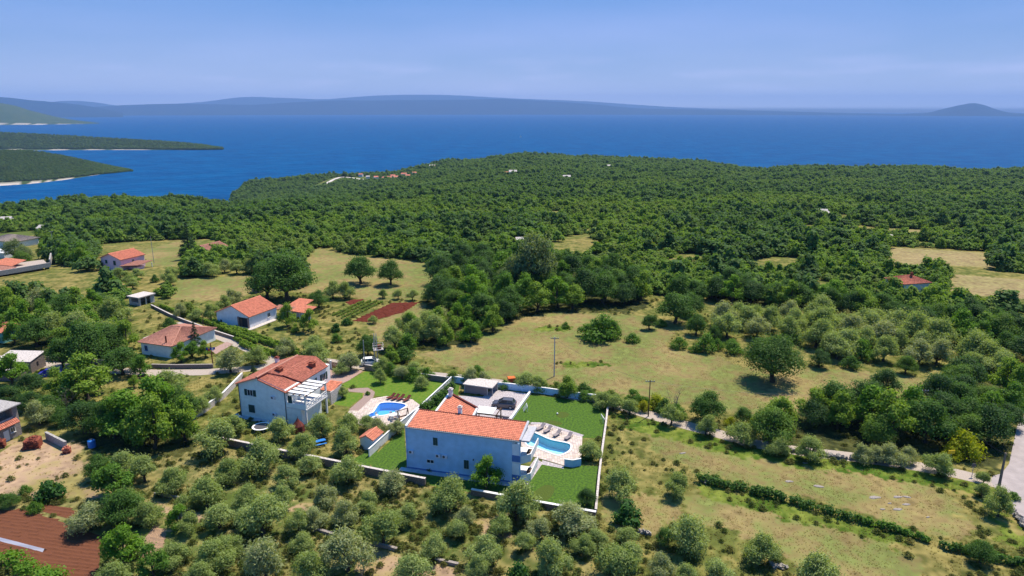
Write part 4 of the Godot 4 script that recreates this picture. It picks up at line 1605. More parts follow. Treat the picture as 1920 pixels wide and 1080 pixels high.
	mb.box(Vector3(3.6, -0.2, -0.4), Vector3(4.0, 2.2, 0))
	mb.box(Vector3(3.7, -0.2, -2.2), Vector3(4.0, 2.2, -1.9))
	mb.box(Vector3(3.7, -0.2, -4.6), Vector3(4.0, 2.2, -3.4))
	mb.box(Vector3(0.25, -0.2, -4.6), Vector3(3.7, 2.2, -4.35))
	mb.box(Vector3(0.25, -0.2, -0.25), Vector3(3.6, 0.9, 0))
	mb.box(Vector3(0.25, -0.2, -0.25), Vector3(0.9, 2.2, -0.005))
	part("wall", mb.mesh(), M.pale_concrete, o)
	block("roof_slab", o, Vector3(-0.3, 2.2, -4.9), Vector3(4.3, 2.45, 0.35), M.pale_concrete)

	o = thing("pink_house", "pink rendered house with orange gable roof and low pink porch roof", "house", Vector3(-135.41, -0.56, -219.58), -0.3705)
	marks.append(["pink house", o.position + Vector3(4, 0, 0)])
	gable(o, 9.0, 9.0, 4.0, 5.6, 4.2, M.pink_render, M.roof_tile, 0.4)
	window(o, front(), 2.0, 2.3, 1.0, 1.2, "closed")
	window(o, front(), 5.6, 2.0, 1.1, 1.5, "closed")
	window(o, right_face(9.0), 4.0, 2.3, 1.0, 1.0)
	mb = MB.new()
	mb.tiled(Vector3(9.1, 2.1, 1.0), Vector3(13.8, 2.1, -2.0), Vector3(13.8, 2.6, -8.0), Vector3(9.1, 2.6, -6.0))
	part("porch_roof", mb.mesh(), M.pale_roof_tile, o)
	block("porch_post", o, Vector3(13.4, -0.2, -7.8), Vector3(13.6, 1.9, -7.6), M.white_paint)
	block("porch_wall", o, Vector3(9.32, -0.2, -5.0), Vector3(13.2, 1.4, -2.4), M.pink_render)
	block("side_store", o, Vector3(-2.2, -0.2, -3.4), Vector3(-0.01, 1.9, -0.6), M.paver)

	o = thing("grey_roofed_house", "blue walled house under a wide grey-pink hipped roof on the left slope", "house", Vector3(-233.7, -9.1, -299.55), -0.3)
	marks.append(["grey-roofed house", o.position + Vector3(8, 0, 0)])
	w = 16.0
	d = 11.0
	mb = MB.new()
	mb.box(Vector3(0, -0.3, -d), Vector3(w, 3.3, 0))
	part("wall", mb.mesh(), M.pale_blue_render, o)
	mb = MB.new()
	c = [Vector3(-0.6, 3.3, 0.6), Vector3(w + 0.6, 3.3, 0.6), Vector3(w + 0.6, 3.3, -d - 0.6), Vector3(-0.6, 3.3, -d - 0.6), Vector3(5.5, 5.4, -5.5), Vector3(10.5, 5.4, -5.5)]
	mb.tiled(c[0], c[1], c[5], c[4])
	mb.tiled(c[1], c[2], c[5] + Vector3(0, 0, -0.02), c[5])
	mb.tiled(c[2], c[3], c[4], c[5])
	mb.tiled(c[3], c[0], c[4], c[4] + Vector3(0, 0, -0.02))
	part("roof", mb.mesh(), M.grey_roof_tile, o)
	window(o, right_face(w), 2.0, 1.0, 1.2, 1.2)
	o = thing("orange_roofed_house", "low house with two stepped orange roofs above the retaining wall", "house", Vector3(-174.55, -2.11, -219.18), -0.35)
	marks.append(["stepped orange roofs", o.position + Vector3(6, 0, 0)])
	mb = MB.new()
	mb.box(Vector3(0, -0.3, -8), Vector3(9, 2.2, -1))
	part("wall", mb.mesh(), M.white_render, o)
	mb = MB.new()
	mb.tiled(Vector3(-0.5, 2.2, 0.6), Vector3(11.6, 2.2, 0.6), Vector3(11.6, 2.7, -3.2), Vector3(-0.5, 2.7, -3.2))
	part("front_roof", mb.mesh(), M.pale_roof_tile, o)
	mb = MB.new()
	mb.tiled(Vector3(-0.5, 2.85, -3.1), Vector3(9.4, 2.85, -3.1), Vector3(9.4, 3.9, -8.2), Vector3(-0.5, 3.9, -8.2))
	part("roof", mb.mesh(), M.roof_tile, o)
	block("porch_post", o, Vector3(10.9, -0.2, 0.2), Vector3(11.2, 2.15, 0.5), M.timber)
	o = thing("lilac_roofed_store", "flat pale store between the grey roof and the orange roofs", "outbuilding", Vector3(-204.96, -5.77, -261.66), -0.3)
	shed_roof(o, 8.2, 5.0, 2.4, 2.6, M.white_render, M.lilac_render, 0.2, false)
	o = thing("hidden_house", "house behind the dark conifer, only its salmon roof corner showing", "house", Vector3(-116.65, -1.55, -244.15), -0.4)
	gable(o, 9.0, 9.0, 2.6, 4.4, 4.2, M.white_render, M.pale_roof_tile, 0.3)
	o = thing("teal_house", "small teal walled house with red gable roof at the picture's left edge", "house", Vector3(-122.29, 0, -147.67), -0.34)
	marks.append(["small teal house", o.position + Vector3(4, 0, 0)])
	long_gable(o, 8.8, 5.0, 2.7, 3.9, M.teal_render, M.roof_tile, 0.4)
	o = thing("farmhouse", "lone farmhouse with red hipped roof among the oaks on the right", "house", Vector3(109.37, 0, -184.18), 0.22)
	marks.append(["lone red-roofed farmhouse", o.position + Vector3(3, 0, 0)])
	w = 8.5
	d = 7.0
	mb = MB.new()
	mb.box(Vector3(0, -0.5, -d), Vector3(w, 3.6, 0))
	part("wall", mb.mesh(), M.white_render, o)
	mb = MB.new()
	c = [Vector3(-0.4, 3.6, 0.4), Vector3(w + 0.4, 3.6, 0.4), Vector3(w + 0.4, 3.6, -d - 0.4), Vector3(-0.4, 3.6, -d - 0.4), Vector3(3.0, 5.2, -3.5), Vector3(5.0, 5.2, -3.5)]
	mb.tiled(c[0], c[1], c[5], c[4])
	mb.tiled(c[1], c[2], c[5] + Vector3(0, 0, -0.02), c[5])
	mb.tiled(c[2], c[3], c[4], c[5])
	mb.tiled(c[3], c[0], c[4], c[4] + Vector3(0, 0, -0.02))
	part("roof", mb.mesh(), M.old_roof_tile, o)
	chimney(o, 4.4, 5.2, -2.6, 0.25, 0.7, M.brick, M.brick)
	window(o, front(), 2.0, 1.2, 1.0, 1.2)

	# retaining wall and terrace of the left houses
	o = thing("retaining_wall", "long grey retaining wall with pale terrace below the stepped orange roofs", "wall", Vector3.ZERO)
	mb = MB.new()
	mb.prism(strip(poly([-166.68, -202.44, -162.5, -210.13, -154.36, -222.46]), 0.4), -0.3, 1.2)
	mb.prism(strip(poly([-156.38, -225.47, -162.91, -236.13]), 0.4), -0.3, 1.6)
	part("wall", mb.mesh(), M.concrete, o)
	mb = MB.new()
	mb.prism(poly([-167.87, -203.97, -163.63, -211.67, -156.09, -223.97, -162.67, -231.51, -167.6, -226.89, -179.84, -219.14]), 0.0, 0.2)
	part("terrace", mb.mesh(), M.gravel, o)


# houses of the village on the far headland and lone ones in the wood
func far_house(x: float, z: float, turn: float, w: float, label: String, red := true, group := "") -> void:
	var o := thing("distant_house", label, "house", Vector3(x, height(x, z), z), turn, group)
	var toward := Vector2(x, z) - Vector2(x, z).normalized() * 12.0
	far_spots.append(toward)
	far_spots.append(toward - toward.normalized() * 14.0)
	var d := w * 0.7
	var h := w * 0.42 + 1.5
	var mb := MB.new()
	mb.box(Vector3(-w * 0.5, -3.0, -d), Vector3(w * 0.5, h, 0))
	for s in [-0.5, 0.5]:
		mb.tri(Vector3(w * s, h, 0), Vector3(w * s, h, -d), Vector3(w * s, h + w * 0.2, -d * 0.5))
		mb.tri(Vector3(w * s, h, -d), Vector3(w * s, h, 0), Vector3(w * s, h + w * 0.2, -d * 0.5))
	part("wall", mb.mesh(), M.white_render, o)
	mb = MB.new()
	var a := Vector3(-w * 0.54, h - 0.2, 0.5)
	var b := Vector3(w * 0.54, h - 0.2, 0.5)
	var r0 := Vector3(-w * 0.54, h + w * 0.2 + 0.1, -d * 0.5)
	var r1 := Vector3(w * 0.54, h + w * 0.2 + 0.1, -d * 0.5)
	mb.quad(a, b, r1, r0)
	mb.quad(r0, r1, Vector3(b.x, b.y, -d - 0.5), Vector3(a.x, a.y, -d - 0.5))
	part("roof", mb.mesh(), M.old_roof_tile if red else M.pale_concrete, o)
	for k in 3:
		panel("window", o, front(), w * (-0.35 + k * 0.28), h * 0.45, w * 0.12, h * 0.25, M.dark_opening, 0.01, 0.08)


func make_far_road() -> void:
	var line := poly([-417.23, -1439.74, -414.32, -1479.13, -414.39, -1532.5, -411.43, -1587.22, -405.07, -1632.33, -367.54, -1605.98, -324.68, -1549.13, -285.42, -1482.07, -257.49, -1429.21])
	var mb := MB.new()
	var last: Array = []
	for i in line.size() - 1:
		for k in 12:
			var p := line[i].lerp(line[i + 1], k / 12.0)
			var s := (line[i + 1] - line[i]).normalized().orthogonal() * 4.0
			var a := Vector3(p.x + s.x, height(p.x + s.x, p.y + s.y) + 0.8, p.y + s.y)
			var b := Vector3(p.x - s.x, height(p.x - s.x, p.y - s.y) + 0.8, p.y - s.y)
			if k % 2 == 0:
				far_spots.append(p - p.normalized() * 10.0)
			if last:
				mb.quad(last[0], last[1], b, a)
			last = [a, b]
	struct("village_road", mb.mesh(), M.pale_concrete)


func make_far_houses() -> void:
	make_far_road()
	var v: Array = [-433.01, -1887.15, 11.73, -361.16, -1640.21, 11.45, -332.59, -1587.84, 9.85, -300.07, -1521.93, 11.81, -271.43, -1456.39, 13.57, -263.63, -1476.61, 12.61, -262.67, -1518.3, 11.78, -244.03, -1455.46, 13.56, -226.46, -1402.3, 9.8, -238.39, -1514.37, 14.09, -218.02, -1441.49, 11.18, -205.62, -1458.05, 10.17, -219.03, -1627.42, 10.07, -218.78, -1664.47, 9.01, -188.96, -1640.52, 15.22, -181.18, -1639.33, 10.14]
	var says: Array = ["westernmost white house of the headland village, alone by the dark pines", "second house of the headland village from its western end", "white house beside the pale road of the headland village", "house where the village road bends below the dark pines", "large red-roofed house at the front of the headland village", "red-roofed village house behind the large front one", "village house touching the pines at the top of the cluster", "white and red house at the front right of the village cluster", "front village house with shaded gardens on its right", "pale pink-roofed house on top of the village cluster", "easternmost pink house of the village cluster", "single red-roofed house between the village and the hill houses", "lower of two small white hill houses above the village", "upper of two small white hill houses above the village", "long pale house in the trees on the hill shoulder", "white house at the right end of the hill shoulder row"]
	for i in says.size():
		far_house(v[i * 3], v[i * 3 + 1], -0.5 + 0.37 * (i % 4), maxf(7.0, v[i * 3 + 2] * 0.85), says[i], i not in [0, 2, 12, 13, 14], "houses of the headland village")
	far_house(Vector3(1.69, -51.93, -1090.26).x, Vector3(1.69, -51.93, -1090.26).z, 0.1, 12.0, "white villa alone high on the wooded hill", false)
	far_house(Vector3(-7.69, -53, -1102.36).x, Vector3(-7.69, -53, -1102.36).z, 0.3, 9.0, "small annex left of the white hill villa", true)
	far_house(Vector3(74.57, -44.89, -932.33).x, Vector3(74.57, -44.89, -932.33).z, 0.1, 10.0, "white cottage beside the brown clearing on the hill", false)
	far_house(Vector3(180.5, -57.91, -1290.32).x, Vector3(180.5, -57.91, -1290.32).z, 0.1, 9.0, "tiny bright house near the hill crest", false)
	far_house(Vector3(177.08, -10.57, -387.57).x, Vector3(177.08, -10.57, -387.57).z, -0.2, 6.0, "white building half hidden in the right-hand wood", false)
	far_house(Vector3(176.77, -10.23, -381.46).x, Vector3(176.77, -10.23, -381.46).z, 0.2, 5.0, "small shed touching the white building in the wood", false)
	far_house(Vector3(3.1, -0.7, -259.88).x, Vector3(3.1, -0.7, -259.88).z, 0.2, 3.0, "tiny white hut in the middle of the wood", false)
	far_house(Vector3(161.36, -4.74, -286.76).x, Vector3(161.36, -4.74, -286.76).z, 0.2, 3.0, "tiny white shed above the tan stubble field", false)
	far_house(Vector3(-313.9, -19.66, -419.31).x, Vector3(-313.9, -19.66, -419.31).z, 0.2, 6.0, "white house in the trees above the grey-roofed house", false)
	far_house(Vector3(-240.81, -11.97, -345.35).x, Vector3(-240.81, -11.97, -345.35).z, -0.2, 6.0, "grey house half hidden right of the grey-roofed house", false)


# ---------------------------------------------------------------- pools and yards
func smooth_outline(p: PackedVector2Array, n := 5) -> PackedVector2Array:
	var out := PackedVector2Array()
	for i in p.size():
		for k in n:
			out.append(p[i].cubic_interpolate(p[(i + 1) % p.size()], p[posmod(i - 1, p.size())], p[(i + 2) % p.size()], float(k) / n))
	return out


func pool_deck(called: String, deck: PackedVector2Array, pool: PackedVector2Array, y: float, m: Material) -> void:
	var mb := MB.new()
	var mid := Vector2.ZERO
	for v in pool:
		mid += v / pool.size()
	for half in [PackedVector2Array([Vector2(-200, -300), Vector2(mid.x, -300), Vector2(mid.x, 0), Vector2(-200, 0)]), PackedVector2Array([Vector2(mid.x, -300), Vector2(200, -300), Vector2(200, 0), Vector2(mid.x, 0)])]:
		for a in Geometry2D.intersect_polygons(deck, half):
			for b in Geometry2D.clip_polygons(a, pool):
				mb.flat(b, y)
	mb.walls(deck, -0.1, y)
	struct(called, mb.mesh(), m)
	var box := Rect2(deck[0], Vector2.ZERO)
	for v in deck:
		box = box.expand(v)
	sheets.append([box, deck])


func pool(label: String, p: PackedVector2Array, y: float, deep: float, tile: Material, arcs: Array) -> void:
	var at := Vector3(p[0].x, 0, p[0].y)
	var q := PackedVector2Array()
	for v in p:
		q.append(v - p[0])
	var o := thing("swimming_pool", label, "swimming pool", at)
	var mb := MB.new()
	mb.walls(q, y - deep, y, true)
	mb.flat(q, y - deep)
	part("basin", mb.mesh(), tile, o)
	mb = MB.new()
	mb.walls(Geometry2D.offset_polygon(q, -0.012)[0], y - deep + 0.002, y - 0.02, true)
	part("basin_wall", mb.mesh(), M.shaded_wall_tile if arcs.is_empty() else M.pool_tile_deep, o)  # turquoise pool: shade on the wall is put into a darker teal
	mb = MB.new()
	var outer: PackedVector2Array = Geometry2D.offset_polygon(q, 0.3)[0]
	for i in q.size():
		var a := q[i]
		var b := q[(i + 1) % q.size()]
		var na := near_point(outer, a)
		var nb := near_point(outer, b)
		mb.tri(Vector3(a.x, y + 0.05, a.y), Vector3(na.x, y + 0.05, na.y), Vector3(nb.x, y + 0.05, nb.y))
		mb.tri(Vector3(a.x, y + 0.05, a.y), Vector3(nb.x, y + 0.05, nb.y), Vector3(b.x, y + 0.05, b.y))
	mb.walls(q, y - 0.02, y + 0.05, true)
	mb.walls(outer, y - 0.02, y + 0.05)
	part("coping", mb.mesh(), M.white_render, o)
	mb = MB.new()
	mb.flat(Geometry2D.offset_polygon(q, -0.004)[0], y - 0.14)
	part("water", mb.mesh(), M.pool_water, o)
	for a in arcs:
		var line := PackedVector2Array()
		for v in a:
			line.append(v - p[0])
		mb = MB.new()
		mb.prism(strip(line, 0.22), y - deep + 0.003, y - deep + 0.03)
		part("tile_line", mb.mesh(), M.navy_tile, o)


func near_point(p: PackedVector2Array, a: Vector2) -> Vector2:
	var best := 1e9
	var out := a
	for i in p.size():
		var c := Geometry2D.get_closest_point_to_segment(a, p[i], p[(i + 1) % p.size()])
		if c.distance_to(a) < best:
			best = c.distance_to(a)
			out = c
	return out


func make_yards() -> void:
	var lane := poly([-116.69, -137.88, -107.73, -134.98, -95.81, -131.89, -81.64, -128.63, -71.24, -127.2, -61.8, -127.49, -53.93, -129.22, -48.25, -131.59, -44.41, -133.42, -40.14, -134.04, -29.36, -130.39, -21.27, -127.2, -11.51, -124.97, -3.08, -122.28, 4.03, -119.69, 13.55, -114.56, 18.9, -111.58])
	sheet("lane", strip(lane, 3.2), M.gravel, 0.010)
	sheet("track", strip(poly([18.9, -111.58, 23.43, -108.09, 26.95, -105.4, 29.99, -103.21, 33.66, -100.73, 37.07, -98, 40.7, -96.42, 44.29, -95.05, 51.61, -93.23, 58.43, -90.99, 64, -88.55, 68.12, -85.79]), 3.0), M.gravel, 0.014)
	sheet("road", poly([98.21, -116.46, 91.52, -111.35, 83.66, -103.41, 73.69, -91.15, 70.68, -88.4, 69.05, -87.81, 67.66, -86.22, 66.79, -83.85, 65.43, -79.32, 64.59, -74.64, 63.87, -67.02, 69.35, -67.02, 101.32, -111.8]), M.asphalt, 0.020)
	sheet("driveway", strip(poly([-81.75, -160.96, -76.22, -156.29, -69.66, -151.08, -62.33, -145.1, -55.27, -138.87, -48.55, -132.5]), 2.6), M.gravel, 0.013)
	sheet("forecourt", poly([-66.01, -140.55, -64.42, -145.83, -62.29, -144.38, -63.49, -137.88]), M.paver, 0.016)
	# villa garden
	sheet("driveway", poly([-37.75, -125.25, -38.67, -128.63, -34.18, -130.1, -29.8, -128.35, -31.54, -123.34, -33.41, -120.45, -34.18, -116.46, -34.93, -115.98]), M.paver, 0.017)
	sheet("lawn", poly([-29.47, -127.77, -26.42, -129.22, -13.37, -122.54, -11.51, -121.23, -15.79, -109.37, -18.22, -114.09, -22.96, -115.27, -25.05, -115.98, -25.97, -118.68, -27.18, -119.69, -31.2, -119.69, -32.52, -120.97, -31.54, -123.34]), M.dry_lawn, 0.015)
	sheet("lawn", poly([-31.6, -117.19, -27.71, -117.44, -27.3, -115.5, -28.72, -111.13, -31.49, -112.03, -33.8, -115.03]), M.dry_lawn, 0.016)
	sheet("path", poly([-30.88, -119.18, -27.18, -119.69, -25.48, -117.69, -25.3, -115.27, -26.65, -108.94, -28.56, -110.03, -27.2, -115.03, -27.26, -117.19, -30.39, -117.93]), M.path_paver, 0.019)
	sheet("lawn", poly([-24.01, -92.42, -22.18, -95.22, -20.53, -96.07, -21.03, -89.6]), M.lawn, 0.013)
	var vp := smooth_outline(poly([-24.88, -106.07, -24.92, -107.15, -24.39, -108.3, -23.96, -108.94, -23.74, -111.42, -23.44, -112.48, -22.34, -112.84, -20.79, -112.71, -19.32, -112.16, -18.82, -111.42, -19.36, -110.25, -20.17, -108.94, -21.65, -107.88, -22.8, -107.46, -23.78, -107.08, -24.17, -105.87]))
	holes.append(vp)
	pool_deck("villa_pool_deck", poly([-28.6, -107.04, -28.37, -109.59, -26.74, -109.37, -25.55, -114.56, -23.05, -115.74, -18.06, -114.32, -16.16, -111.58, -18.91, -103.41, -24.74, -103.41]), vp, 0.06, M.deck)
	pool("kidney-shaped blue pool with dark tile curves beside the white villa", vp, 0.06, 1.3, M.pool_tile_deep, [poly([-23.61, -108.09, -22.83, -109.81, -21.58, -110.69, -20.57, -111.35, -19.44, -111.35]), poly([-22.98, -107.67, -22.06, -109.16, -20.87, -109.81, -20.07, -110.03])])
	# blue house garden
	sheet("lawn", poly([3.43, -116.22, 4.89, -115.98, 17.11, -112.25, 14.83, -99.26, 11.26, -99.44, 5.34, -104.2, 0.18, -105, -0.27, -105.6]), M.lawn, 0.015)
	sheet("lawn", poly([4.27, -91.15, 7.62, -90.52, 10.23, -90.68, 12.89, -90.52, 10.99, -77.99, 2.84, -80.58, 1.85, -84.54]), M.lawn, 0.015)
	sheet("lawn", poly([-19.81, -88.1, -21.37, -92.42, -17.81, -102.63, -15.55, -90.99, -16.08, -89.3, 0.45, -84.95, 1.85, -84.67, 2.84, -80.58, -2.83, -82.51, -12.27, -85.51]), M.lawn, 0.014)
	sheet("lawn", poly([-15.29, -109.16, -11.55, -121.75, -9.96, -120.97, -10, -116.22, -13.25, -108.3]), M.lawn, 0.016)
	sheet("parking_yard", poly([-9.98, -115.98, -5.36, -115.5, -3.8, -118.93, 3.35, -116.95, -0.27, -105.6, -5.3, -103.41, -7.95, -103.41, -6, -110.47]), M.flagstone, 0.017)
	var bp := smooth_outline(poly([3.23, -101.29, 4.34, -100.36, 5.83, -98.86, 7.15, -98.14, 8.74, -97.43, 9.12, -96.71, 8.82, -95.34, 8.04, -94.38, 7.16, -93.8, 6.42, -94.11, 5.25, -95.05, 3.97, -95.99, 3.16, -96.42, 2.5, -96.94, 2.19, -98.17, 2.53, -99.38, 2.8, -100.36]))
	holes.append(bp)
	pool_deck("pool_deck", poly([1.42, -104, 5.34, -104.2, 11.3, -99.8, 10.4, -92.42, 7.64, -90.68, 3.86, -92.9, 1.47, -94.38]), bp, 0.06, M.deck)
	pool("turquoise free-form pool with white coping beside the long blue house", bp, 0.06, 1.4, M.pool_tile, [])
	sheet("stone_path", poly([3.54, -92.9, 4.6, -91.46, 1.85, -84.4, 0.45, -84.95]), M.flagstone, 0.02)
	sheet("stone_path", poly([4.55, -92.26, 7.62, -90.52, 7.57, -89.75, 4.42, -90.99]), M.flagstone, 0.022)
	sheet("stone_border", strip(poly([3.12, -104.6, 5.43, -104.4, 11.41, -99.99]), 0.7), M.flagstone, 0.07)
	sheet("worn_patch", smooth_outline(poly([7.64, -108.3, 8.9, -109.16, 9.92, -108.09, 9.09, -106.83, 8, -106.83])), M.worn_lawn, 0.02)
	sheet("worn_patch", smooth_outline(poly([2.92, -83.18, 4.63, -85.23, 5.93, -84.54, 5.04, -81.86, 3.43, -81.21])), M.worn_lawn, 0.02)
	sheet("worn_patch", smooth_outline(poly([5.39, -105.4, 7.2, -105.6, 8.46, -104.4, 6.65, -103.8])), M.worn_lawn, 0.02)
	# ploughed plots
	furrows("ploughed_plot", poly([-70.88, -78.47, -64.52, -79.32, -61.17, -77.99, -54.76, -75.43, -50.57, -73.43, -46.14, -65.21, -51.54, -65.83, -60.71, -70.2, -65.52, -71.53]), Vector2(0.985, 0.17), 0.62, 0.09, M.red_soil)
	furrows("small_plot", poly([-62.19, -80.58, -56.43, -78.71, -55.88, -76.8, -61.82, -78.96]), Vector2(0.985, 0.17), 0.62, 0.09, M.red_soil)
	furrows("red_plot", poly([-39.39, -161.39, -32.51, -177.68, -25.36, -178.2, -28.03, -169.17, -35.51, -160.52]), Vector2(0.78, -0.62), 0.9, 0.2, M.deep_red_soil)
	furrows("upper_plot", poly([-45.21, -178.2, -44.07, -180.87, -41.1, -181.42, -40.25, -178.73, -43.31, -175.61]), Vector2(0.78, -0.62), 0.9, 0.15, M.deep_red_soil)
	furrows("lower_left_plot", poly([-44.95, -71.74, -45.19, -75.77, -42.88, -74.09, -41.59, -69.9, -42.96, -68.92]), Vector2(0.985, 0.17), 0.8, 0.1, M.bare_soil)

	# walls
	wall("long grey stone wall along the lower edge of both gardens", poly([-45.54, -97.29, -41.27, -95.73, -34.68, -93.23, -27.99, -90.83, -20.57, -88.1, -14.9, -86.07, -12.07, -85.09]), 1.15, 0.35, M.stone, M.pale_concrete)
	wall("low stone wall along the blue house front lawn", poly([-5.54, -82.91, -2.81, -81.99, 2.83, -80.07, 10.8, -77.51]), 0.8, 0.35, M.stone, M.white_render)
	wall("white boundary wall between the villa and the blue house", poly([-21.61, -93.23, -19.6, -99.26, -15.76, -109.16, -13.36, -116.46, -11.57, -122.01]), 1.3, 0.16, M.white_render, M.white_render)
	wall("blue-grey wall behind the parking yard", poly([-11.39, -122.28, -3.01, -119.43, 3.96, -117.44, 17.26, -112.71]), 1.25, 0.22, M.blue_render, M.white_render)
	wall("pale straight wall along the right edge of the blue house lawns", poly([17.26, -112.71, 15.55, -103.41, 13.78, -94.38, 12.33, -86.64, 10.85, -77.99]), 0.85, 0.22, M.pale_concrete, M.pale_concrete)
	wall("white kerb wall between the parking yard and the upper lawn", poly([3.35, -116.95, -0.27, -105.4]), 0.45, 0.3, M.white_render, M.white_render, "kerb_wall")
	wall("grey wall behind the villa garden along the lane", poly([-29.71, -128.92, -24.36, -126.64, -16.58, -123.61, -11.67, -122.01]), 1.1, 0.25, M.stone, M.pale_concrete)
	wall("short blue screen wall at the corner of the pool deck", poly([7.7, -90.52, 8.93, -90.21, 10.15, -90.68]), 1.15, 0.2, M.blue_render, M.white_render, "screen_wall")
	wall("pale wall of the villa's bay side, stepping down beside the driveway", poly([-54.43, -104.4, -53.2, -108.94, -52.35, -114.79, -52.53, -124.15]), 1.2, 0.25, M.pale_concrete, M.white_render)
	wall("stone wall along the lane before the hip-roofed bungalow", poly([-73.1, -129.8, -68.09, -129.51, -60.65, -129.8]), 0.8, 0.35, M.stone, M.pale_stone)
	wall("brown wall behind the stone barn", poly([-97.02, -133.73, -92.19, -133.11, -83.33, -131.59]), 0.95, 0.35, M.stone, M.pale_stone)
	wall("dark grey wall below the brick heap", poly([-74.18, -99.07, -68.92, -95.73]), 1.2, 0.3, M.concrete, M.concrete)
	wall("thin wall along the driveway, above the pink bungalow", poly([-95.58, -173.58, -86.33, -164.97, -79.83, -159.66, -70.15, -152.26, -63.19, -147.29]), 0.7, 0.25, M.stone, M.pale_concrete)
	wall("low sandy retaining wall in the foreground grove", poly([-24.64, -74.64, -23.29, -74.09, -20.91, -73]), 0.35, 0.3, M.pale_stone, M.pale_stone)
	wall("short grove wall near the bottom edge, by the bare earth", poly([-16.74, -71.74, -13.66, -70.61]), 0.35, 0.3, M.pale_stone, M.pale_stone)
	wall("third low grove wall, farthest to the road side", poly([-9.01, -68.73, -6.14, -67.77]), 0.35, 0.3, M.pale_stone, M.pale_stone)
	wall("low kerb along the path of the lower left grove", poly([-48.74, -82.78, -44.75, -81.73]), 0.3, 0.3, M.pale_stone, M.pale_stone)
	dry_wall("white dry-stone wall along the near edge of the gravel track", poly([39.87, -96.42, 44.02, -94.38, 48.31, -93.06, 52.66, -92.1, 58.34, -90.83]), 0.5, 1)
	dry_wall("loose stones at the road junction verge", poly([65.43, -79.32, 64.9, -76.92, 64.26, -74.64]), 0.5, 2)
	dry_wall("short heap of pale stones among the foreground olives", poly([15.75, -74.09, 17.19, -73.33]), 0.5, 3)
	dry_wall("mossy stones at the bottom of the right field", poly([29.54, -67.96, 31.58, -67.21]), 0.4, 4)
	dry_wall("stones at the end of the long hedge", poly([26.64, -86.64, 27.38, -85.51]), 0.5, 5)


# ---------------------------------------------------------------- objects
func lounger(called: String, label: String, at: Vector3, turn: float, cloth: Material, group: String) -> Node3D:
	var o := thing(called, label, "sun lounger", at, turn, group)
	var mb := MB.new()
	for x in [-0.3, 0.3]:
		mb.box(Vector3(x - 0.025, 0.26, -0.95), Vector3(x + 0.025, 0.31, 0.95))
	part("frame", mb.mesh(), M.dark_metal, o)
	for q in [[-0.28, -0.8], [0.28, -0.8], [-0.28, 0.8], [0.28, 0.8]]:
		block("leg", o, Vector3(q[0] - 0.025, 0, q[1] - 0.025), Vector3(q[0] + 0.025, 0.26, q[1] + 0.025), M.dark_metal)
	mb = MB.new()
	mb.box(Vector3(-0.32, 0.312, -0.15), Vector3(0.32, 0.37, 0.97))
	part("seat", mb.mesh(), cloth, o)
	mb = MB.new()
	mb.bar(Vector3(0, 0.35, -0.16), Vector3(0, 0.78, -0.82), 0.64, 0.06)
	part("backrest", mb.mesh(), cloth, o)
	return o


func chair(o: Node3D) -> void:
	block("seat", o, Vector3(-0.22, 0.42, -0.22), Vector3(0.22, 0.47, 0.22), M.white_paint)
	block("backrest", o, Vector3(-0.22, 0.47, -0.24), Vector3(0.22, 0.9, -0.19), M.white_paint)
	for q in [[-0.2, -0.2], [0.2, -0.2], [-0.2, 0.2], [0.2, 0.2]]:
		block("leg", o, Vector3(q[0] - 0.02, 0, q[1] - 0.02), Vector3(q[0] + 0.02, 0.42, q[1] + 0.02), M.white_paint)


func pole(called: String, label: String, at: Vector3, h: float, r: float, m: Material, arms: int) -> void:
	var o := thing(called, label, "utility pole", at)
	var mb := MB.new()
	mb.tube(Vector3(0, -0.3, 0), Vector3(0, h, 0), r, r * 0.65, 9)
	part("shaft", mb.mesh(), m, o)
	for k in arms:
		mb = MB.new()
		mb.box(Vector3(-0.8, h - 0.35 - k * 0.5, -0.05), Vector3(0.8, h - 0.25 - k * 0.5, 0.05))
		var arm := part("crossarm", mb.mesh(), M.dark_metal, o)
		for x in [-0.7, -0.25, 0.25, 0.7]:
			mb = MB.new()
			mb.tube(Vector3(x, h - 0.25 - k * 0.5, 0), Vector3(x, h - 0.06 - k * 0.5, 0), 0.05, 0.03, 6)
			part("insulator", mb.mesh(), M.white_paint, arm)


func wire(label: String, a: Vector3, b: Vector3, sag: float) -> void:
	var o := thing("overhead_wire", label, "wire", a)
	var mb := MB.new()
	var last := Vector3.ZERO
	for i in range(1, 13):
		var t := i / 12.0
		var p := (b - a) * t - Vector3(0, sag * 4.0 * t * (1.0 - t), 0)
		mb.tube(last, p, 0.012, 0.012, 4)
		last = p
	part("cable", mb.mesh(), M.dark_metal, o)


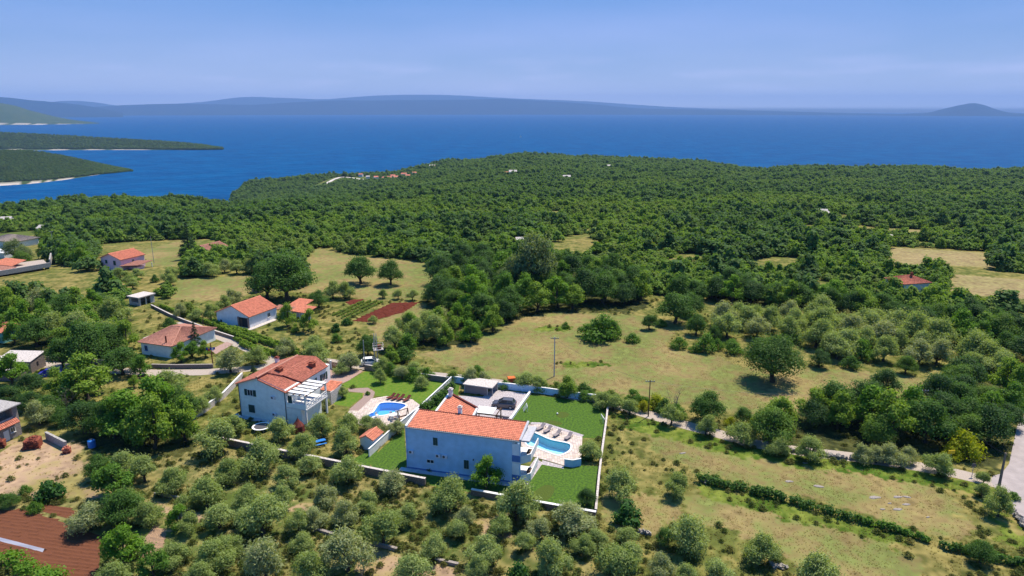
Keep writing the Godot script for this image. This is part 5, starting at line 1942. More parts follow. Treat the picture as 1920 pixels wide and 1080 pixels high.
func make_car() -> void:
	var at := Vector3(-1.41, 0, -111.13)
	var o := thing("parked_car", "dark grey family car parked on the flagstone yard behind the blue house", "car", at, 2.9581)
	var mb := MB.new()
	var W := 0.9
	# lower body in rings from tail (x = -2.15) to nose (x = 2.15): x, bottom, top, half width
	var ring: Array = [[-2.15, 0.5, 0.95, 0.74], [-2.05, 0.36, 1.08, 0.85], [-1.3, 0.3, 1.06, 0.9], [0.0, 0.28, 1.02, 0.91], [1.0, 0.3, 0.99, 0.9], [1.8, 0.32, 0.88, 0.86], [2.1, 0.4, 0.72, 0.74]]
	for i in ring.size() - 1:
		var a: Array = ring[i]
		var b: Array = ring[i + 1]
		for s in [-1.0, 1.0]:
			var q: Array = [Vector3(a[0], a[1], a[3] * s), Vector3(b[0], b[1], b[3] * s), Vector3(b[0], b[2] - 0.12, b[3] * s), Vector3(a[0], a[2] - 0.12, a[3] * s), Vector3(b[0], b[2], b[3] * 0.9 * s), Vector3(a[0], a[2], a[3] * 0.9 * s)]
			if s > 0:
				mb.quad(q[0], q[1], q[2], q[3])
				mb.quad(q[3], q[2], q[4], q[5])
			else:
				mb.quad(q[1], q[0], q[3], q[2])
				mb.quad(q[2], q[3], q[5], q[4])
		mb.quad(Vector3(a[0], a[2], a[3] * 0.9), Vector3(b[0], b[2], b[3] * 0.9), Vector3(b[0], b[2], -b[3] * 0.9), Vector3(a[0], a[2], -a[3] * 0.9))
		mb.quad(Vector3(b[0], b[1], b[3]), Vector3(a[0], a[1], a[3]), Vector3(a[0], a[1], -a[3]), Vector3(b[0], b[1], -b[3]))
	mb.quad(Vector3(-2.15, 0.5, -0.74), Vector3(-2.15, 0.5, 0.74), Vector3(-2.15, 0.95, 0.67), Vector3(-2.15, 0.95, -0.67))
	mb.quad(Vector3(2.1, 0.4, 0.74), Vector3(2.1, 0.4, -0.74), Vector3(2.1, 0.72, -0.67), Vector3(2.1, 0.72, 0.67))
	part("body", mb.mesh(), M.graphite_paint, o)
	# cabin: roof shell over dark glass
	var lowr: Array = [Vector3(-1.95, 1.05, 0.78), Vector3(1.05, 1.0, 0.8)]
	var upr: Array = [Vector3(-1.55, 1.58, 0.6), Vector3(0.15, 1.6, 0.62)]
	mb = MB.new()
	mb.quad(upr[0], upr[1], Vector3(0.15, 1.6, -0.62), Vector3(-1.55, 1.58, -0.6))
	for s in [-1.0, 1.0]:
		for x in [[-1.95, -1.55], [-0.75, -0.68], [1.05, 0.15]]:
			mb.bar(Vector3(x[0], 1.02, 0.79 * s), Vector3(x[1], 1.59, 0.61 * s), 0.09, 0.06)
		mb.bar(Vector3(-1.55, 1.58, 0.61 * s), Vector3(0.15, 1.6, 0.62 * s), 0.08, 0.06)
	mb.bar(Vector3(-1.56, 1.585, -0.6), Vector3(-1.56, 1.585, 0.6), 0.1, 0.06)
	part("roof", mb.mesh(), M.graphite_paint, o)
	for s in [1.0, -1.0]:
		mb = MB.new()
		var f: Array = [Vector3(lowr[0].x, 1.03, 0.775 * s), Vector3(lowr[1].x, 1.0, 0.795 * s), Vector3(0.15, 1.575, 0.61 * s), Vector3(-1.55, 1.565, 0.59 * s)]
		if s > 0:
			mb.quad(f[0], f[1], f[2], f[3])
		else:
			mb.quad(f[1], f[0], f[3], f[2])
		part("side_window", mb.mesh(), M.window_glass, o)
	mb = MB.new()
	mb.quad(Vector3(1.05, 1.0, 0.78), Vector3(1.05, 1.0, -0.78), Vector3(0.16, 1.575, -0.6), Vector3(0.16, 1.575, 0.6))
	part("windscreen", mb.mesh(), M.window_glass, o)
	mb = MB.new()
	mb.quad(Vector3(-1.95, 1.04, -0.76), Vector3(-1.95, 1.04, 0.76), Vector3(-1.56, 1.56, 0.58), Vector3(-1.56, 1.56, -0.58))
	part("rear_window", mb.mesh(), M.window_glass, o)
	for q in [[-1.3, 0.83], [1.3, 0.83], [-1.3, -0.83], [1.3, -0.83]]:
		mb = MB.new()
		mb.tube(Vector3(q[0], 0.34, q[1] - 0.11), Vector3(q[0], 0.34, q[1] + 0.11), 0.34, 0.34, 18)
		var wl := part("wheel", mb.mesh(), M.rubber, o)
		mb = MB.new()
		mb.tube(Vector3(q[0], 0.34, q[1] - 0.118), Vector3(q[0], 0.34, q[1] + 0.118), 0.22, 0.22, 14)
		part("rim", mb.mesh(), M.grey_metal, wl)
	for s in [-0.55, 0.55]:
		block("headlight", o, Vector3(2.0, 0.68, s - 0.16), Vector3(2.12, 0.8, s + 0.16), M.white_paint)
		block("tail_light", o, Vector3(-2.17, 0.78, s - 0.12), Vector3(-2.1, 0.94, s + 0.12), M.red_paint)
		block("mirror", o, Vector3(0.75, 1.0, signf(s) * 0.98 - 0.08), Vector3(0.87, 1.12, signf(s) * 0.98 + 0.08), M.graphite_paint)
	# its white cousin behind the lane wall
	var c := copy(o, Vector3(-28.84, 0, -131.59), 0.2, "white car behind the lane wall under the lattice mast")
	for n in ["body", "roof"]:
		c.get_node(n).set_surface_override_material(0, M.white_paint)


func make_objects() -> void:
	make_car()
	# loungers at both pools
	var says := ["grey sun lounger by the turquoise pool, next to the blue house", "grey sun lounger by the turquoise pool, second from the blue house", "grey sun lounger by the turquoise pool, third from the blue house", "grey sun lounger by the turquoise pool, farthest from the blue house"]
	var spots: Array = [Vector3(4.77, 0, -102.44), Vector3(5.87, 0, -101.58), Vector3(7.3, 0, -100.17), Vector3(9.02, 0, -99.17)]
	var l := lounger("sun_lounger", says[0], spots[0] + Vector3(0, 0.065, 0), 0.8128 - PI / 2, M.grey_slat, "grey loungers by the turquoise pool")
	for k in range(1, 4):
		copy(l, spots[k] + Vector3(0, 0.065, 0), l.rotation.y + 0.04 * k, says[k])
	says = ["brown sun lounger by the kidney pool, nearest the garden path", "brown sun lounger by the kidney pool, second from the garden path", "brown sun lounger by the kidney pool, third from the garden path", "brown sun lounger by the kidney pool, farthest from the garden path"]
	spots = [Vector3(-21.9, 0, -114.75), Vector3(-21.06, 0, -114.32), Vector3(-20.07, 0, -114.18), Vector3(-18.89, 0, -113.74)]
	l = lounger("sun_lounger", says[0], spots[0] + Vector3(0, 0.065, 0), -0.75, M.brown_cloth, "brown loungers by the kidney pool")
	for k in range(1, 4):
		copy(l, spots[k] + Vector3(0, 0.065, 0), -0.75 + 0.05 * k, says[k])
	# white dining set by the kidney pool
	var at := Vector3(-19.94, 0, -106.42) + Vector3(0, 0.065, 0)
	var o := thing("garden_table", "white garden table near the kidney pool", "table", at, 0.3)
	block("tabletop", o, Vector3(-0.9, 0.7, -0.5), Vector3(0.9, 0.75, 0.5), M.white_paint)
	for q in [[-0.8, -0.42], [0.8, -0.42], [-0.8, 0.42], [0.8, 0.42]]:
		block("leg", o, Vector3(q[0] - 0.04, 0, q[1] - 0.04), Vector3(q[0] + 0.04, 0.7, q[1] + 0.04), M.white_paint)
	var chairs: Array = [[-0.5, -0.85, 0.3, "white garden chair at the far side of the white table, nearer the villa"], [0.5, -0.85, 0.3, "white garden chair at the far side of the white table, nearer the blue house"], [-0.5, 0.85, 0.3 + PI, "white garden chair at the near side of the white table, nearer the villa"], [0.5, 0.85, 0.3 + PI, "white garden chair at the near side of the white table, nearer the blue house"]]
	var first: Node3D = null
	for c in chairs:
		var p: Vector3 = at + Vector3(c[0], 0, c[1]).rotated(Vector3.UP, 0.3)
		if first == null:
			first = thing("garden_chair", c[3], "chair", p, c[2], "white chairs round the garden table")
			chair(first)
		else:
			copy(first, p, c[2], c[3])
	o = thing("garden_chair", "lone white chair at the shallow end of the kidney pool", "chair", Vector3(-23.01, 0, -106.83) + Vector3(0, 0.065, 0), 0.8)
	chair(o)
	o = thing("swing_frame", "brown timber swing frame at the corner of the villa pool deck", "garden swing", Vector3(-18.45, 0, -106.21) + Vector3(0, 0.065, 0), 0.6)
	var mb := MB.new()
	for x in [-0.9, 0.9]:
		mb.bar(Vector3(x, 0, -0.6), Vector3(x, 1.7, 0), 0.1, 0.1)
		mb.bar(Vector3(x, 0, 0.6), Vector3(x, 1.7, 0), 0.1, 0.1)
	mb.bar(Vector3(-1.0, 1.72, 0), Vector3(1.0, 1.72, 0), 0.1, 0.1)
	part("frame", mb.mesh(), M.timber, o)
	block("seat", o, Vector3(-0.7, 0.5, -0.22), Vector3(0.7, 0.55, 0.22), M.timber)
	mb = MB.new()
	for x in [-0.65, 0.65]:
		mb.bar(Vector3(x, 0.55, 0), Vector3(x, 1.7, 0), 0.02, 0.02)
	part("chain", mb.mesh(), M.grey_metal, o)
	# closed brown pavilion before the villa terrace
	o = thing("garden_pavilion", "pointed dark brown fabric pavilion under the villa terrace", "pavilion", Vector3(-34.81, 0, -101.67), 0.2)
	mb = MB.new()
	for k in 8:
		var a := TAU * k / 8.0
		var b := TAU * (k + 1) / 8.0
		var p0 := Vector3(cos(a) * 1.05, 0, sin(a) * 1.05)
		var p1 := Vector3(cos(b) * 1.05, 0, sin(b) * 1.05)
		mb.quad(p1, p0, p0 * 0.92 + Vector3(0, 1.1, 0), p1 * 0.92 + Vector3(0, 1.1, 0))
		mb.quad(p1 * 0.92 + Vector3(0, 1.1, 0), p0 * 0.92 + Vector3(0, 1.1, 0), p0 * 0.32 + Vector3(0, 1.9, 0), p1 * 0.32 + Vector3(0, 1.9, 0))
		mb.tri(p1 * 0.32 + Vector3(0, 1.9, 0), p0 * 0.32 + Vector3(0, 1.9, 0), Vector3(0, 2.5, 0))
	part("canopy", mb.mesh(), M.brown_cloth, o)
	mb = MB.new()
	mb.tube(Vector3(0, 0, 0), Vector3(0, 2.65, 0), 0.05, 0.04, 6)
	part("pole", mb.mesh(), M.timber, o)
	# trampoline
	o = thing("trampoline", "round trampoline with pale blue rim on the villa's lower lawn", "trampoline", Vector3(-41.02, 0, -102.25))
	mb = MB.new()
	for k in 28:
		var a := TAU * k / 28.0
		var b := TAU * (k + 1) / 28.0
		var p0 := Vector3(cos(a), 0, sin(a))
		var p1 := Vector3(cos(b), 0, sin(b))
		mb.quad(p1 * 1.5 + Vector3(0, 0.62, 0), p0 * 1.5 + Vector3(0, 0.62, 0), p0 * 1.5 + Vector3(0, 0.68, 0), p1 * 1.5 + Vector3(0, 0.68, 0))
		mb.quad(p0 * 1.2 + Vector3(0, 0.68, 0), p1 * 1.2 + Vector3(0, 0.68, 0), p1 * 1.5 + Vector3(0, 0.68, 0), p0 * 1.5 + Vector3(0, 0.68, 0))
	part("rim", mb.mesh(), M.pale_blue_render, o)
	mb = MB.new()
	mb.tube(Vector3(0, 0.63, 0), Vector3(0, 0.66, 0), 1.21, 1.21, 28)
	part("mat", mb.mesh(), M.dark_metal, o)
	for k in 6:
		var a := TAU * k / 6.0
		mb = MB.new()
		mb.tube(Vector3(cos(a) * 1.42, 0, sin(a) * 1.42), Vector3(cos(a) * 1.42, 0.63, sin(a) * 1.42), 0.03, 0.03, 6)
		part("leg", mb.mesh(), M.grey_metal, o)
	# blue picnic bench in the villa olives
	o = thing("picnic_table", "dark blue picnic table in the shade of the villa olives", "table", Vector3(-30.09, 0, -97.11), 0.5)
	block("tabletop", o, Vector3(-0.9, 0.7, -0.4), Vector3(0.9, 0.76, 0.4), M.blue_plastic)
	for z in [-0.75, 0.75]:
		block("bench", o, Vector3(-0.9, 0.42, z - 0.15), Vector3(0.9, 0.47, z + 0.15), M.blue_plastic)
	for x in [-0.6, 0.6]:
		mb = MB.new()
		mb.bar(Vector3(x, 0, -0.75), Vector3(x, 0.7, -0.2), 0.08, 0.08)
		mb.bar(Vector3(x, 0, 0.75), Vector3(x, 0.7, 0.2), 0.08, 0.08)
		mb.bar(Vector3(x, 0.4, -0.8), Vector3(x, 0.4, 0.8), 0.08, 0.06)
		part("leg", mb.mesh(), M.dark_metal, o)
	# two small goals and a ball on the upper lawn
	for q in [[Vector3(15.18, 0, -105.4), -PI / 2 + 0.1, "small white football goal by the pale right-hand wall"], [Vector3(2.61, 0, -109.81), PI / 2 + 0.1, "small white football goal at the parking side of the lawn"]]:
		o = thing("football_goal", q[2], "goal", q[0], q[1], "small goals on the upper lawn")
		mb = MB.new()
		mb.tube(Vector3(-0.75, 0, 0), Vector3(-0.75, 1.0, 0), 0.04, 0.04, 6)
		mb.tube(Vector3(0.75, 0, 0), Vector3(0.75, 1.0, 0), 0.04, 0.04, 6)
		mb.tube(Vector3(-0.78, 1.0, 0), Vector3(0.78, 1.0, 0), 0.04, 0.04, 6)
		mb.tube(Vector3(-0.75, 1.0, 0), Vector3(-0.75, 0, -0.7), 0.03, 0.03, 6)
		mb.tube(Vector3(0.75, 1.0, 0), Vector3(0.75, 0, -0.7), 0.03, 0.03, 6)
		part("frame", mb.mesh(), M.white_paint, o)
		mb = MB.new()
		for k in 13:
			var x := -0.72 + k * 0.12
			mb.bar(Vector3(x, 0.98, -0.02), Vector3(x, 0.02, -0.68), 0.012, 0.012)
		for k in 6:
			mb.bar(Vector3(-0.74, 0.9 - k * 0.16, -0.09 - k * 0.11), Vector3(0.74, 0.9 - k * 0.16, -0.09 - k * 0.11), 0.012, 0.012)
		part("net", mb.mesh(), M.white_paint, o)
	var ball := SphereMesh.new()
	ball.radius = 0.16
	ball.height = 0.32
	var bo := solo("ball", ball, M.white_paint, "white ball lying on the upper lawn", "ball")
	bo.position = Vector3(7.81, 0, -108.09) + Vector3(0, 0.17, 0)
	# slatted store at the end of the yard
	o = thing("carport", "slatted flat-roofed shelter at the far end of the parking yard", "shelter", Vector3(-8.79, 0, -117.19), -0.3333)
	block("roof", o, Vector3(-0.2, 1.75, -3.3), Vector3(5.6, 1.92, 0.3), M.pale_concrete)
	for q in [[0.0, -0.1], [4.5, -0.1], [5.35, -0.5], [5.35, -3.0], [0.0, -3.0]]:
		block("post", o, Vector3(q[0] - 0.07, -0.1, q[1] - 0.07), Vector3(q[0] + 0.07, 1.75, q[1] + 0.07), M.grey_metal)
	for k in 9:
		block("slat", o, Vector3(0.08, 0.12 + k * 0.18, -0.09), Vector3(4.42, 0.26 + k * 0.18, -0.05), M.grey_slat)
	block("back_wall", o, Vector3(0.1, -0.1, -3.2), Vector3(5.3, 1.74, -3.06), M.grey_render)
	# white-topped pergola behind the house
	at = Vector3(-6.3, 0, -104)
	o = thing("yard_pergola", "white boarded pergola with brown frame behind the blue house", "pergola", at, -0.2591)
	block("canopy", o, Vector3(0, 2.3, -2.6), Vector3(3.2, 2.36, 0), M.white_paint)
	for q in [[0.05, -0.05], [3.9, -0.05], [0.05, -2.55], [3.9, -2.55]]:
		block("post", o, Vector3(q[0] - 0.08, 0, q[1] - 0.08), Vector3(q[0] + 0.08, 2.29, q[1] + 0.08), M.timber)
	for z in [-2.62, 0.02]:
		block("beam", o, Vector3(-0.1, 2.12, z - 0.06), Vector3(4.1, 2.28, z + 0.06), M.timber)
	block("beam", o, Vector3(3.86, 2.3, -2.7), Vector3(3.98, 2.44, 0.1), M.timber)
	for q in [[Vector3(-2.25, 0, -105.81), "grey garden sofa on the yard by the white boarded pergola"], [Vector3(-1.26, 0, -105.4), "pale garden seat between the grey sofa and the kerb wall"]]:
		o = thing("garden_sofa", q[1], "sofa", q[0], -0.26)
		block("seat", o, Vector3(-0.7, 0.1, -0.4), Vector3(0.7, 0.42, 0.4), M.grey_render)
		block("backrest", o, Vector3(-0.7, 0.42, -0.45), Vector3(0.7, 0.8, -0.28), M.grey_slat)
		for x in [-0.72, 0.6]:
			block("arm", o, Vector3(x, 0.42, -0.27), Vector3(x + 0.12, 0.6, 0.4), M.grey_slat)
	# villa gate
	o = thing("driveway_gate", "dark metal driveway gate between white pillars behind the villa", "gate", Vector3(-38.5, 0, -130.39), -0.4030)
	for x in [0.0, 2.0, 4.2]:
		block("pillar", o, Vector3(x - 0.16, -0.1, -0.16), Vector3(x + 0.16, 1.7, 0.16), M.white_render)
	for s in [[0.2, 1.8], [2.2, 4.0]]:
		mb = MB.new()
		for k in 9:
			mb.box(Vector3(s[0], 0.15 + k * 0.15, -0.02), Vector3(s[1], 0.26 + k * 0.15, 0.02))
		var lf := part("gate_leaf", mb.mesh(), M.brown_cloth, o)
		stuff(lf)
	# poles
	pole("utility_pole", "wooden power pole standing on the gravel track near the blue house lawns", Vector3(23.31, 0, -107.25), 6.7, 0.11, M.timber, 1)
	pole("utility_pole", "pale grey lattice-topped pole rising behind the parking yard", Vector3(8.28, 0, -125.25), 8.2, 0.13, M.pale_concrete, 1)
	pole("utility_pole", "thin dark pole beside the small oak at the end of the dry field", Vector3(68.55, 0, -105.4), 5.8, 0.13, M.timber, 1)
	pole("utility_pole", "thick weathered pole at the road junction", Vector3(67.27, 0, -84.13), 5.6, 0.2, M.dead_wood, 0)
	pole("utility_pole", "white-grey pole beside the villa gate", Vector3(-29.89, 0, -129.8), 6.0, 0.12, M.concrete, 0)
	pole("utility_pole", "reddish pole carrying blue and red flags in front of the hip-roofed bungalow", Vector3(-61.64, 0, -131.89), 4.6, 0.12, M.brick, 0)
	pole("utility_pole", "tall thin pole above the left houses", Vector3(-187.5, -5.74, -274.06), 8.5, 0.12, M.concrete, 1)
	pole("utility_pole", "thin pole on the meadow beside the pink house", Vector3(-123.81, -0.83, -230.37), 9.5, 0.1, M.concrete, 0)
	pole("utility_pole", "dark post at the bend of the vine driveway", Vector3(-74.66, 0, -157.12), 3.4, 0.1, M.timber, 0)
	pole("utility_pole", "short dark post on the driveway beyond the garden conifer", Vector3(-68.56, 0, -145.1), 2.4, 0.09, M.timber, 0)
	wire("sagging wire between the track pole and the thin dark pole", Vector3(23.31, 0, -107.25) + Vector3(0, 6.5, 0), Vector3(68.55, 0, -105.4) + Vector3(0, 5.6, 0), 1.6)
	wire("wire from the thin dark pole to the junction pole", Vector3(68.55, 0, -105.4) + Vector3(0, 5.6, 0), Vector3(67.27, 0, -84.13) + Vector3(0, 5.4, 0), 0.8)
	wire("wire from the track pole across to the lattice-topped pole", Vector3(23.31, 0, -107.25) + Vector3(0, 6.5, 0), Vector3(8.28, 0, -125.25) + Vector3(0, 7.9, 0), 1.0)
	var flags := thing("flag_bunch", "bunch of blue, red and white cloths hung on the reddish pole", "flags", Vector3(-61.64, 0, -131.89) + Vector3(0, 3.4, 0.16))
	for q in [[-0.75, 0.0, "blue_cloth"], [-0.35, -0.2, "red_paint"], [0.05, 0.05, "blue_cloth"], [0.42, -0.1, "white_paint"], [0.72, 0.12, "blue_cloth"]]:
		mb = MB.new()
		mb.box(Vector3(q[0] - 0.18, q[1] - 0.25, -0.02), Vector3(q[0] + 0.18, q[1] + 0.25, 0.05))
		part("flag", mb.mesh(), M[q[2]], flags)
	block("flag_rail", flags, Vector3(-0.95, 0.3, -0.06), Vector3(0.95, 0.36, 0.0), M.dark_metal)
	# lattice mast with a basket
	o = thing("lattice_mast", "grey lattice mast with a railed platform beside the lane wall", "mast", Vector3(-27.74, 0, -130.99), 0.3)
	mb = MB.new()
	for q in [[-0.4, -0.4], [0.4, -0.4], [0.4, 0.4], [-0.4, 0.4]]:
		mb.bar(Vector3(q[0], 0, q[1]), Vector3(q[0] * 0.5, 7.0, q[1] * 0.5), 0.07, 0.07)
	for k in 9:
		var y0 := k * 0.75
		var s0 := 0.4 - 0.2 * y0 / 7.0
		mb.bar(Vector3(-s0, y0, s0), Vector3(s0, y0 + 0.75, s0), 0.04, 0.04)
		mb.bar(Vector3(s0, y0, -s0), Vector3(s0, y0 + 0.75, s0), 0.04, 0.04)
		mb.bar(Vector3(s0, y0, -s0), Vector3(-s0, y0 + 0.75, -s0), 0.04, 0.04)
		mb.bar(Vector3(-s0, y0, s0), Vector3(-s0, y0 + 0.75, -s0), 0.04, 0.04)
	part("lattice", mb.mesh(), M.grey_metal, o)
	mb = MB.new()
	mb.box(Vector3(-0.5, 3.6, -0.7), Vector3(1.5, 3.7, 0.9))
	for q in [[-0.5, 0.9, 1.5, 0.9], [1.5, 0.9, 1.5, -0.7], [-0.5, -0.7, 1.5, -0.7], [-0.5, -0.7, -0.5, 0.9]]:
		for y in [4.2, 4.7]:
			mb.bar(Vector3(q[0], y, q[1]), Vector3(q[2], y, q[3]), 0.06, 0.06)
	part("platform", mb.mesh(), M.pale_concrete, o)
	block("transformer", o, Vector3(0.4, 3.72, -0.2), Vector3(1.1, 4.5, 0.5), M.brick)
	# car under a blue cover by the barn
	o = thing("covered_car", "car under a dark blue cover on the grass beside the stone barn", "car", Vector3(-91.06, 0, -125.8), 0.25)
	mb = MB.new()
	var prof: Array = [[-2.0, 0.1, 0.55], [-1.9, 0.75, 0.8], [-1.2, 0.95, 0.85], [-0.7, 1.42, 0.68], [0.5, 1.45, 0.66], [1.1, 0.95, 0.85], [1.9, 0.8, 0.8], [2.05, 0.1, 0.6]]
	for i in prof.size() - 1:
		var a: Array = prof[i]
		var b: Array = prof[i + 1]
		mb.quad(Vector3(a[0], a[1], a[2]), Vector3(b[0], b[1], b[2]), Vector3(b[0], b[1], -b[2]), Vector3(a[0], a[1], -a[2]))
		mb.quad(Vector3(a[0], 0.1, 0.95), Vector3(b[0], 0.1, 0.95), Vector3(b[0], b[1], b[2]), Vector3(a[0], a[1], a[2]))
		mb.quad(Vector3(b[0], 0.1, -0.95), Vector3(a[0], 0.1, -0.95), Vector3(a[0], a[1], -a[2]), Vector3(b[0], b[1], -b[2]))
	part("cover", mb.mesh(), M.blue_cloth, o)
	for q in [[-1.25, 0.8], [1.25, 0.8], [-1.25, -0.8], [1.25, -0.8]]:
		mb = MB.new()
		mb.tube(Vector3(q[0], 0.3, q[1] - 0.1), Vector3(q[0], 0.3, q[1] + 0.1), 0.3, 0.3, 14)
		part("wheel", mb.mesh(), M.rubber, o)
	# heaps of bricks and tiles on the left yard
	for q in [[Vector3(-74.5, 0, -96.42), 2.6, 2.0, 1.9, 5, "tall heap of dark red bricks in front of the rough two-storey house", 150], [Vector3(-68.09, 0, -94.55), 1.3, 0.7, 1.2, 6, "small heap of orange roof tiles on the yard", 60], [Vector3(-79.57, 0, -96.42), 1.5, 1.2, 1.6, 7, "stack of red bricks by the white door of the rough house", 60]]:
		var g := RandomNumberGenerator.new()
		g.seed = q[4]
		o = thing("brick_heap", q[5], "brick heap", q[0], 0.3)
		var bm: Array = []
		for k in 4:
			var m2 := MB.new()
			m2.box(Vector3(-0.16, -0.08, -0.09), Vector3(0.16, 0.08, 0.09))
			bm.append(m2.mesh())
		var tones: Array = [M.brick, M.brown_cloth, M.old_roof_tile if q[4] == 6 else M.brick, M.roof_tile if q[4] == 6 else M.brown_cloth]
		block("core", o, Vector3(-q[1] * 0.4, 0, -q[2] * 0.4), Vector3(q[1] * 0.4, q[3] * 0.7, q[2] * 0.4), M.brick)
		for k in q[6]:
			var br := part("brick", bm[k % 4], tones[g.randi() % 4], o)
			var u := g.randf_range(-0.5, 0.5)
			var v := g.randf_range(-0.5, 0.5)
			var e := g.randf()
			if g.randf() < 0.6:
				v = 0.45
			else:
				e = 1.0
			br.transform = Transform3D(Basis(Vector3(g.randf() - 0.5, 1, g.randf() - 0.5).normalized(), g.randf() * TAU), Vector3(u * q[1] * (1.0 - e * 0.3), 0.08 + e * q[3] * 0.75 * (1.0 - absf(u) * 0.5), v * q[2]))
		marks.append(["heap of dark red bricks" if q[4] == 5 else ("heap of orange tiles" if q[4] == 6 else "brick stack"), q[0]])
	o = thing("water_tank", "bright blue plastic tank tucked under the fig tree", "water tank", Vector3(-65.37, 0, -96.42))
	mb = MB.new()
	mb.tube(Vector3(0, 0, 0), Vector3(0, 1.1, 0), 0.55, 0.55, 18)
	mb.tube(Vector3(0, 1.1, 0), Vector3(0, 1.25, 0), 0.55, 0.3, 18)
	part("tank", mb.mesh(), M.blue_plastic, o)
	mb = MB.new()
	mb.tube(Vector3(0, 1.25, 0), Vector3(0, 1.36, 0), 0.25, 0.25, 12)
	part("lid", mb.mesh(), M.dark_metal, o)
	# fleece over a seed row
	var fl := MB.new()
	var row := poly([-65.84, -73.65, -62.58, -72.79, -60.11, -72.05, -57.73, -71.22, -55.66, -70.61])
	var base := row[0]
	for i in row.size() - 1:
		var a := row[i] - base
		var b := row[i + 1] - base
		var s := (b - a).normalized().orthogonal() * 0.28
		for k in [-1.0, 1.0]:
			var x0 := Vector3(a.x + s.x * k, 0.02, a.y + s.y * k)
			var x1 := Vector3(b.x + s.x * k, 0.02, b.y + s.y * k)
			var t0 := Vector3(a.x, 0.3 + 0.05 * (i % 2), a.y)
			var t1 := Vector3(b.x, 0.3 + 0.05 * ((i + 1) % 2), b.y)
			if k > 0:
				fl.quad(x1, x0, t0, t1)
			else:
				fl.quad(x0, x1, t1, t0)
	var ro := solo("row_cover", fl.mesh(), M.fleece, "long white fleece strip covering a row on the ploughed red soil", "row cover")
	ro.position = Vector3(base.x, 0, base.y)
	o = thing("red_trailer", "small red trailer with orange tarpaulin behind the yard wall", "trailer", Vector3(0.2, 0, -121.75), 0.2)
	block("bed", o, Vector3(-1.0, 0.5, -0.6), Vector3(1.0, 0.95, 0.6), M.red_paint)
	mb = MB.new()
	mb.prism(PackedVector2Array([Vector2(-1.0, -0.6), Vector2(0.4, -0.6), Vector2(0.4, 0.6), Vector2(-1.0, 0.6)]), 0.951, 1.3)
	part("tarpaulin", mb.mesh(), M.orange_cloth, o)
	for z in [-0.68, 0.68]:
		mb = MB.new()
		mb.tube(Vector3(0, 0.32, z - 0.08), Vector3(0, 0.32, z + 0.08), 0.32, 0.32, 14)
		part("wheel", mb.mesh(), M.rubber, o)
	o = thing("yellow_sign", "small yellow board beside the junction broom bushes", "sign", Vector3(65.31, 0, -91.78), 0.1)
	block("post", o, Vector3(-0.04, 0, -0.04), Vector3(0.04, 1.3, 0.04), M.grey_metal)
	block("board", o, Vector3(-0.55, 1.3, -0.03), Vector3(0.55, 1.9, 0.03), M.yellow_paint)
	o = thing("road_sign", "dark round sign on a thin post at the end of the gravel track", "sign", Vector3(65.89, 0, -87.66), 0.0)
	mb = MB.new()
	mb.tube(Vector3(0, 0, 0), Vector3(0, 1.6, 0), 0.04, 0.04, 6)
	part("post", mb.mesh(), M.grey_metal, o)
	mb = MB.new()
	mb.tube(Vector3(0, 1.75, -0.02), Vector3(0, 1.75, 0.03), 0.32, 0.32, 16)
	part("disc", mb.mesh(), M.dark_metal, o)
	o = thing("stone_hut", "round dark stone hut between the meadow and the big oak", "hut", Vector3(-73.07, 0, -188.76), 0.2)
	mb = MB.new()
	for k in 10:
		var y := k * 0.2
		mb.tube(Vector3(0, y, 0), Vector3(0, y + 0.21, 0), 1.4 - 0.02 * k, 1.36 - 0.02 * k, 14)
	part("wall", mb.mesh(), M.stone, o)
	mb = MB.new()
	mb.tube(Vector3(0, 2.0, 0), Vector3(0, 2.5, 0), 1.45, 0.5, 14)
	part("roof", mb.mesh(), M.stone, o)
	# the sail far out
	at = Vector3(54.7, SEA, -4489.0)
	o = thing("sailing_boat", "lone white sailing boat far out on the blue sea", "boat", at, 0.6)
	mb = MB.new()
	mb.prism(PackedVector2Array([Vector2(-6, -1.6), Vector2(4, -1.8), Vector2(8, 0), Vector2(4, 1.8), Vector2(-6, 1.6)]), -0.3, 1.8)
	part("hull", mb.mesh(), M.white_paint, o)
	mb = MB.new()
	mb.tube(Vector3(1, 1.8, 0), Vector3(1, 20, 0), 0.15, 0.1, 6)
	part("mast", mb.mesh(), M.grey_metal, o)
	mb = MB.new()
	mb.tri(Vector3(0.8, 3, 0.1), Vector3(0.8, 19, 0.1), Vector3(-5.5, 3, 0.8))
	mb.tri(Vector3(1.4, 3, 0.1), Vector3(7.5, 2.4, 0.5), Vector3(1.4, 17, 0.1))
	part("sail", mb.mesh(), M.white_paint, o)
	# pale rocks breaking through the right-hand field
	var rg := RandomNumberGenerator.new()
	rg.seed = 9
	var i2 := 0
	var rocks: Array = [49.13, -82.12, 1.44, 52.31, -82.25, 1.16, 52.53, -80.45, 0.99, 50.39, -80.7, 0.57, 50.64, -79.32, 1.12, 39.18, -86.22, 1.05, 42.77, -84.95, 1.34, 53.63, -77.51, 0.55, 26.09, -94.38, 0.98, 43.62, -91.46, 0.79, 48.74, -79.32, 0.7, 53.54, -82.25, 1.01]
	var tells: Array = ["largest pale rock slab in the right field", "flat pale rock just road side of the largest slab", "slanting pale rock at the end of the rock group", "small round rock in the middle of the rock group", "low pale rock slab nearest the long hedge", "small pale outcrop at the near edge of the track olives", "long flat pale outcrop in the dry grass below the track", "lone pale stone towards the road side of the field", "pale outcrop on the bare patch below the track pole", "small stone in the grass below the track wall", "faint pale slab in front of the largest slab", "pale flat slab at the far end of the rock group"]
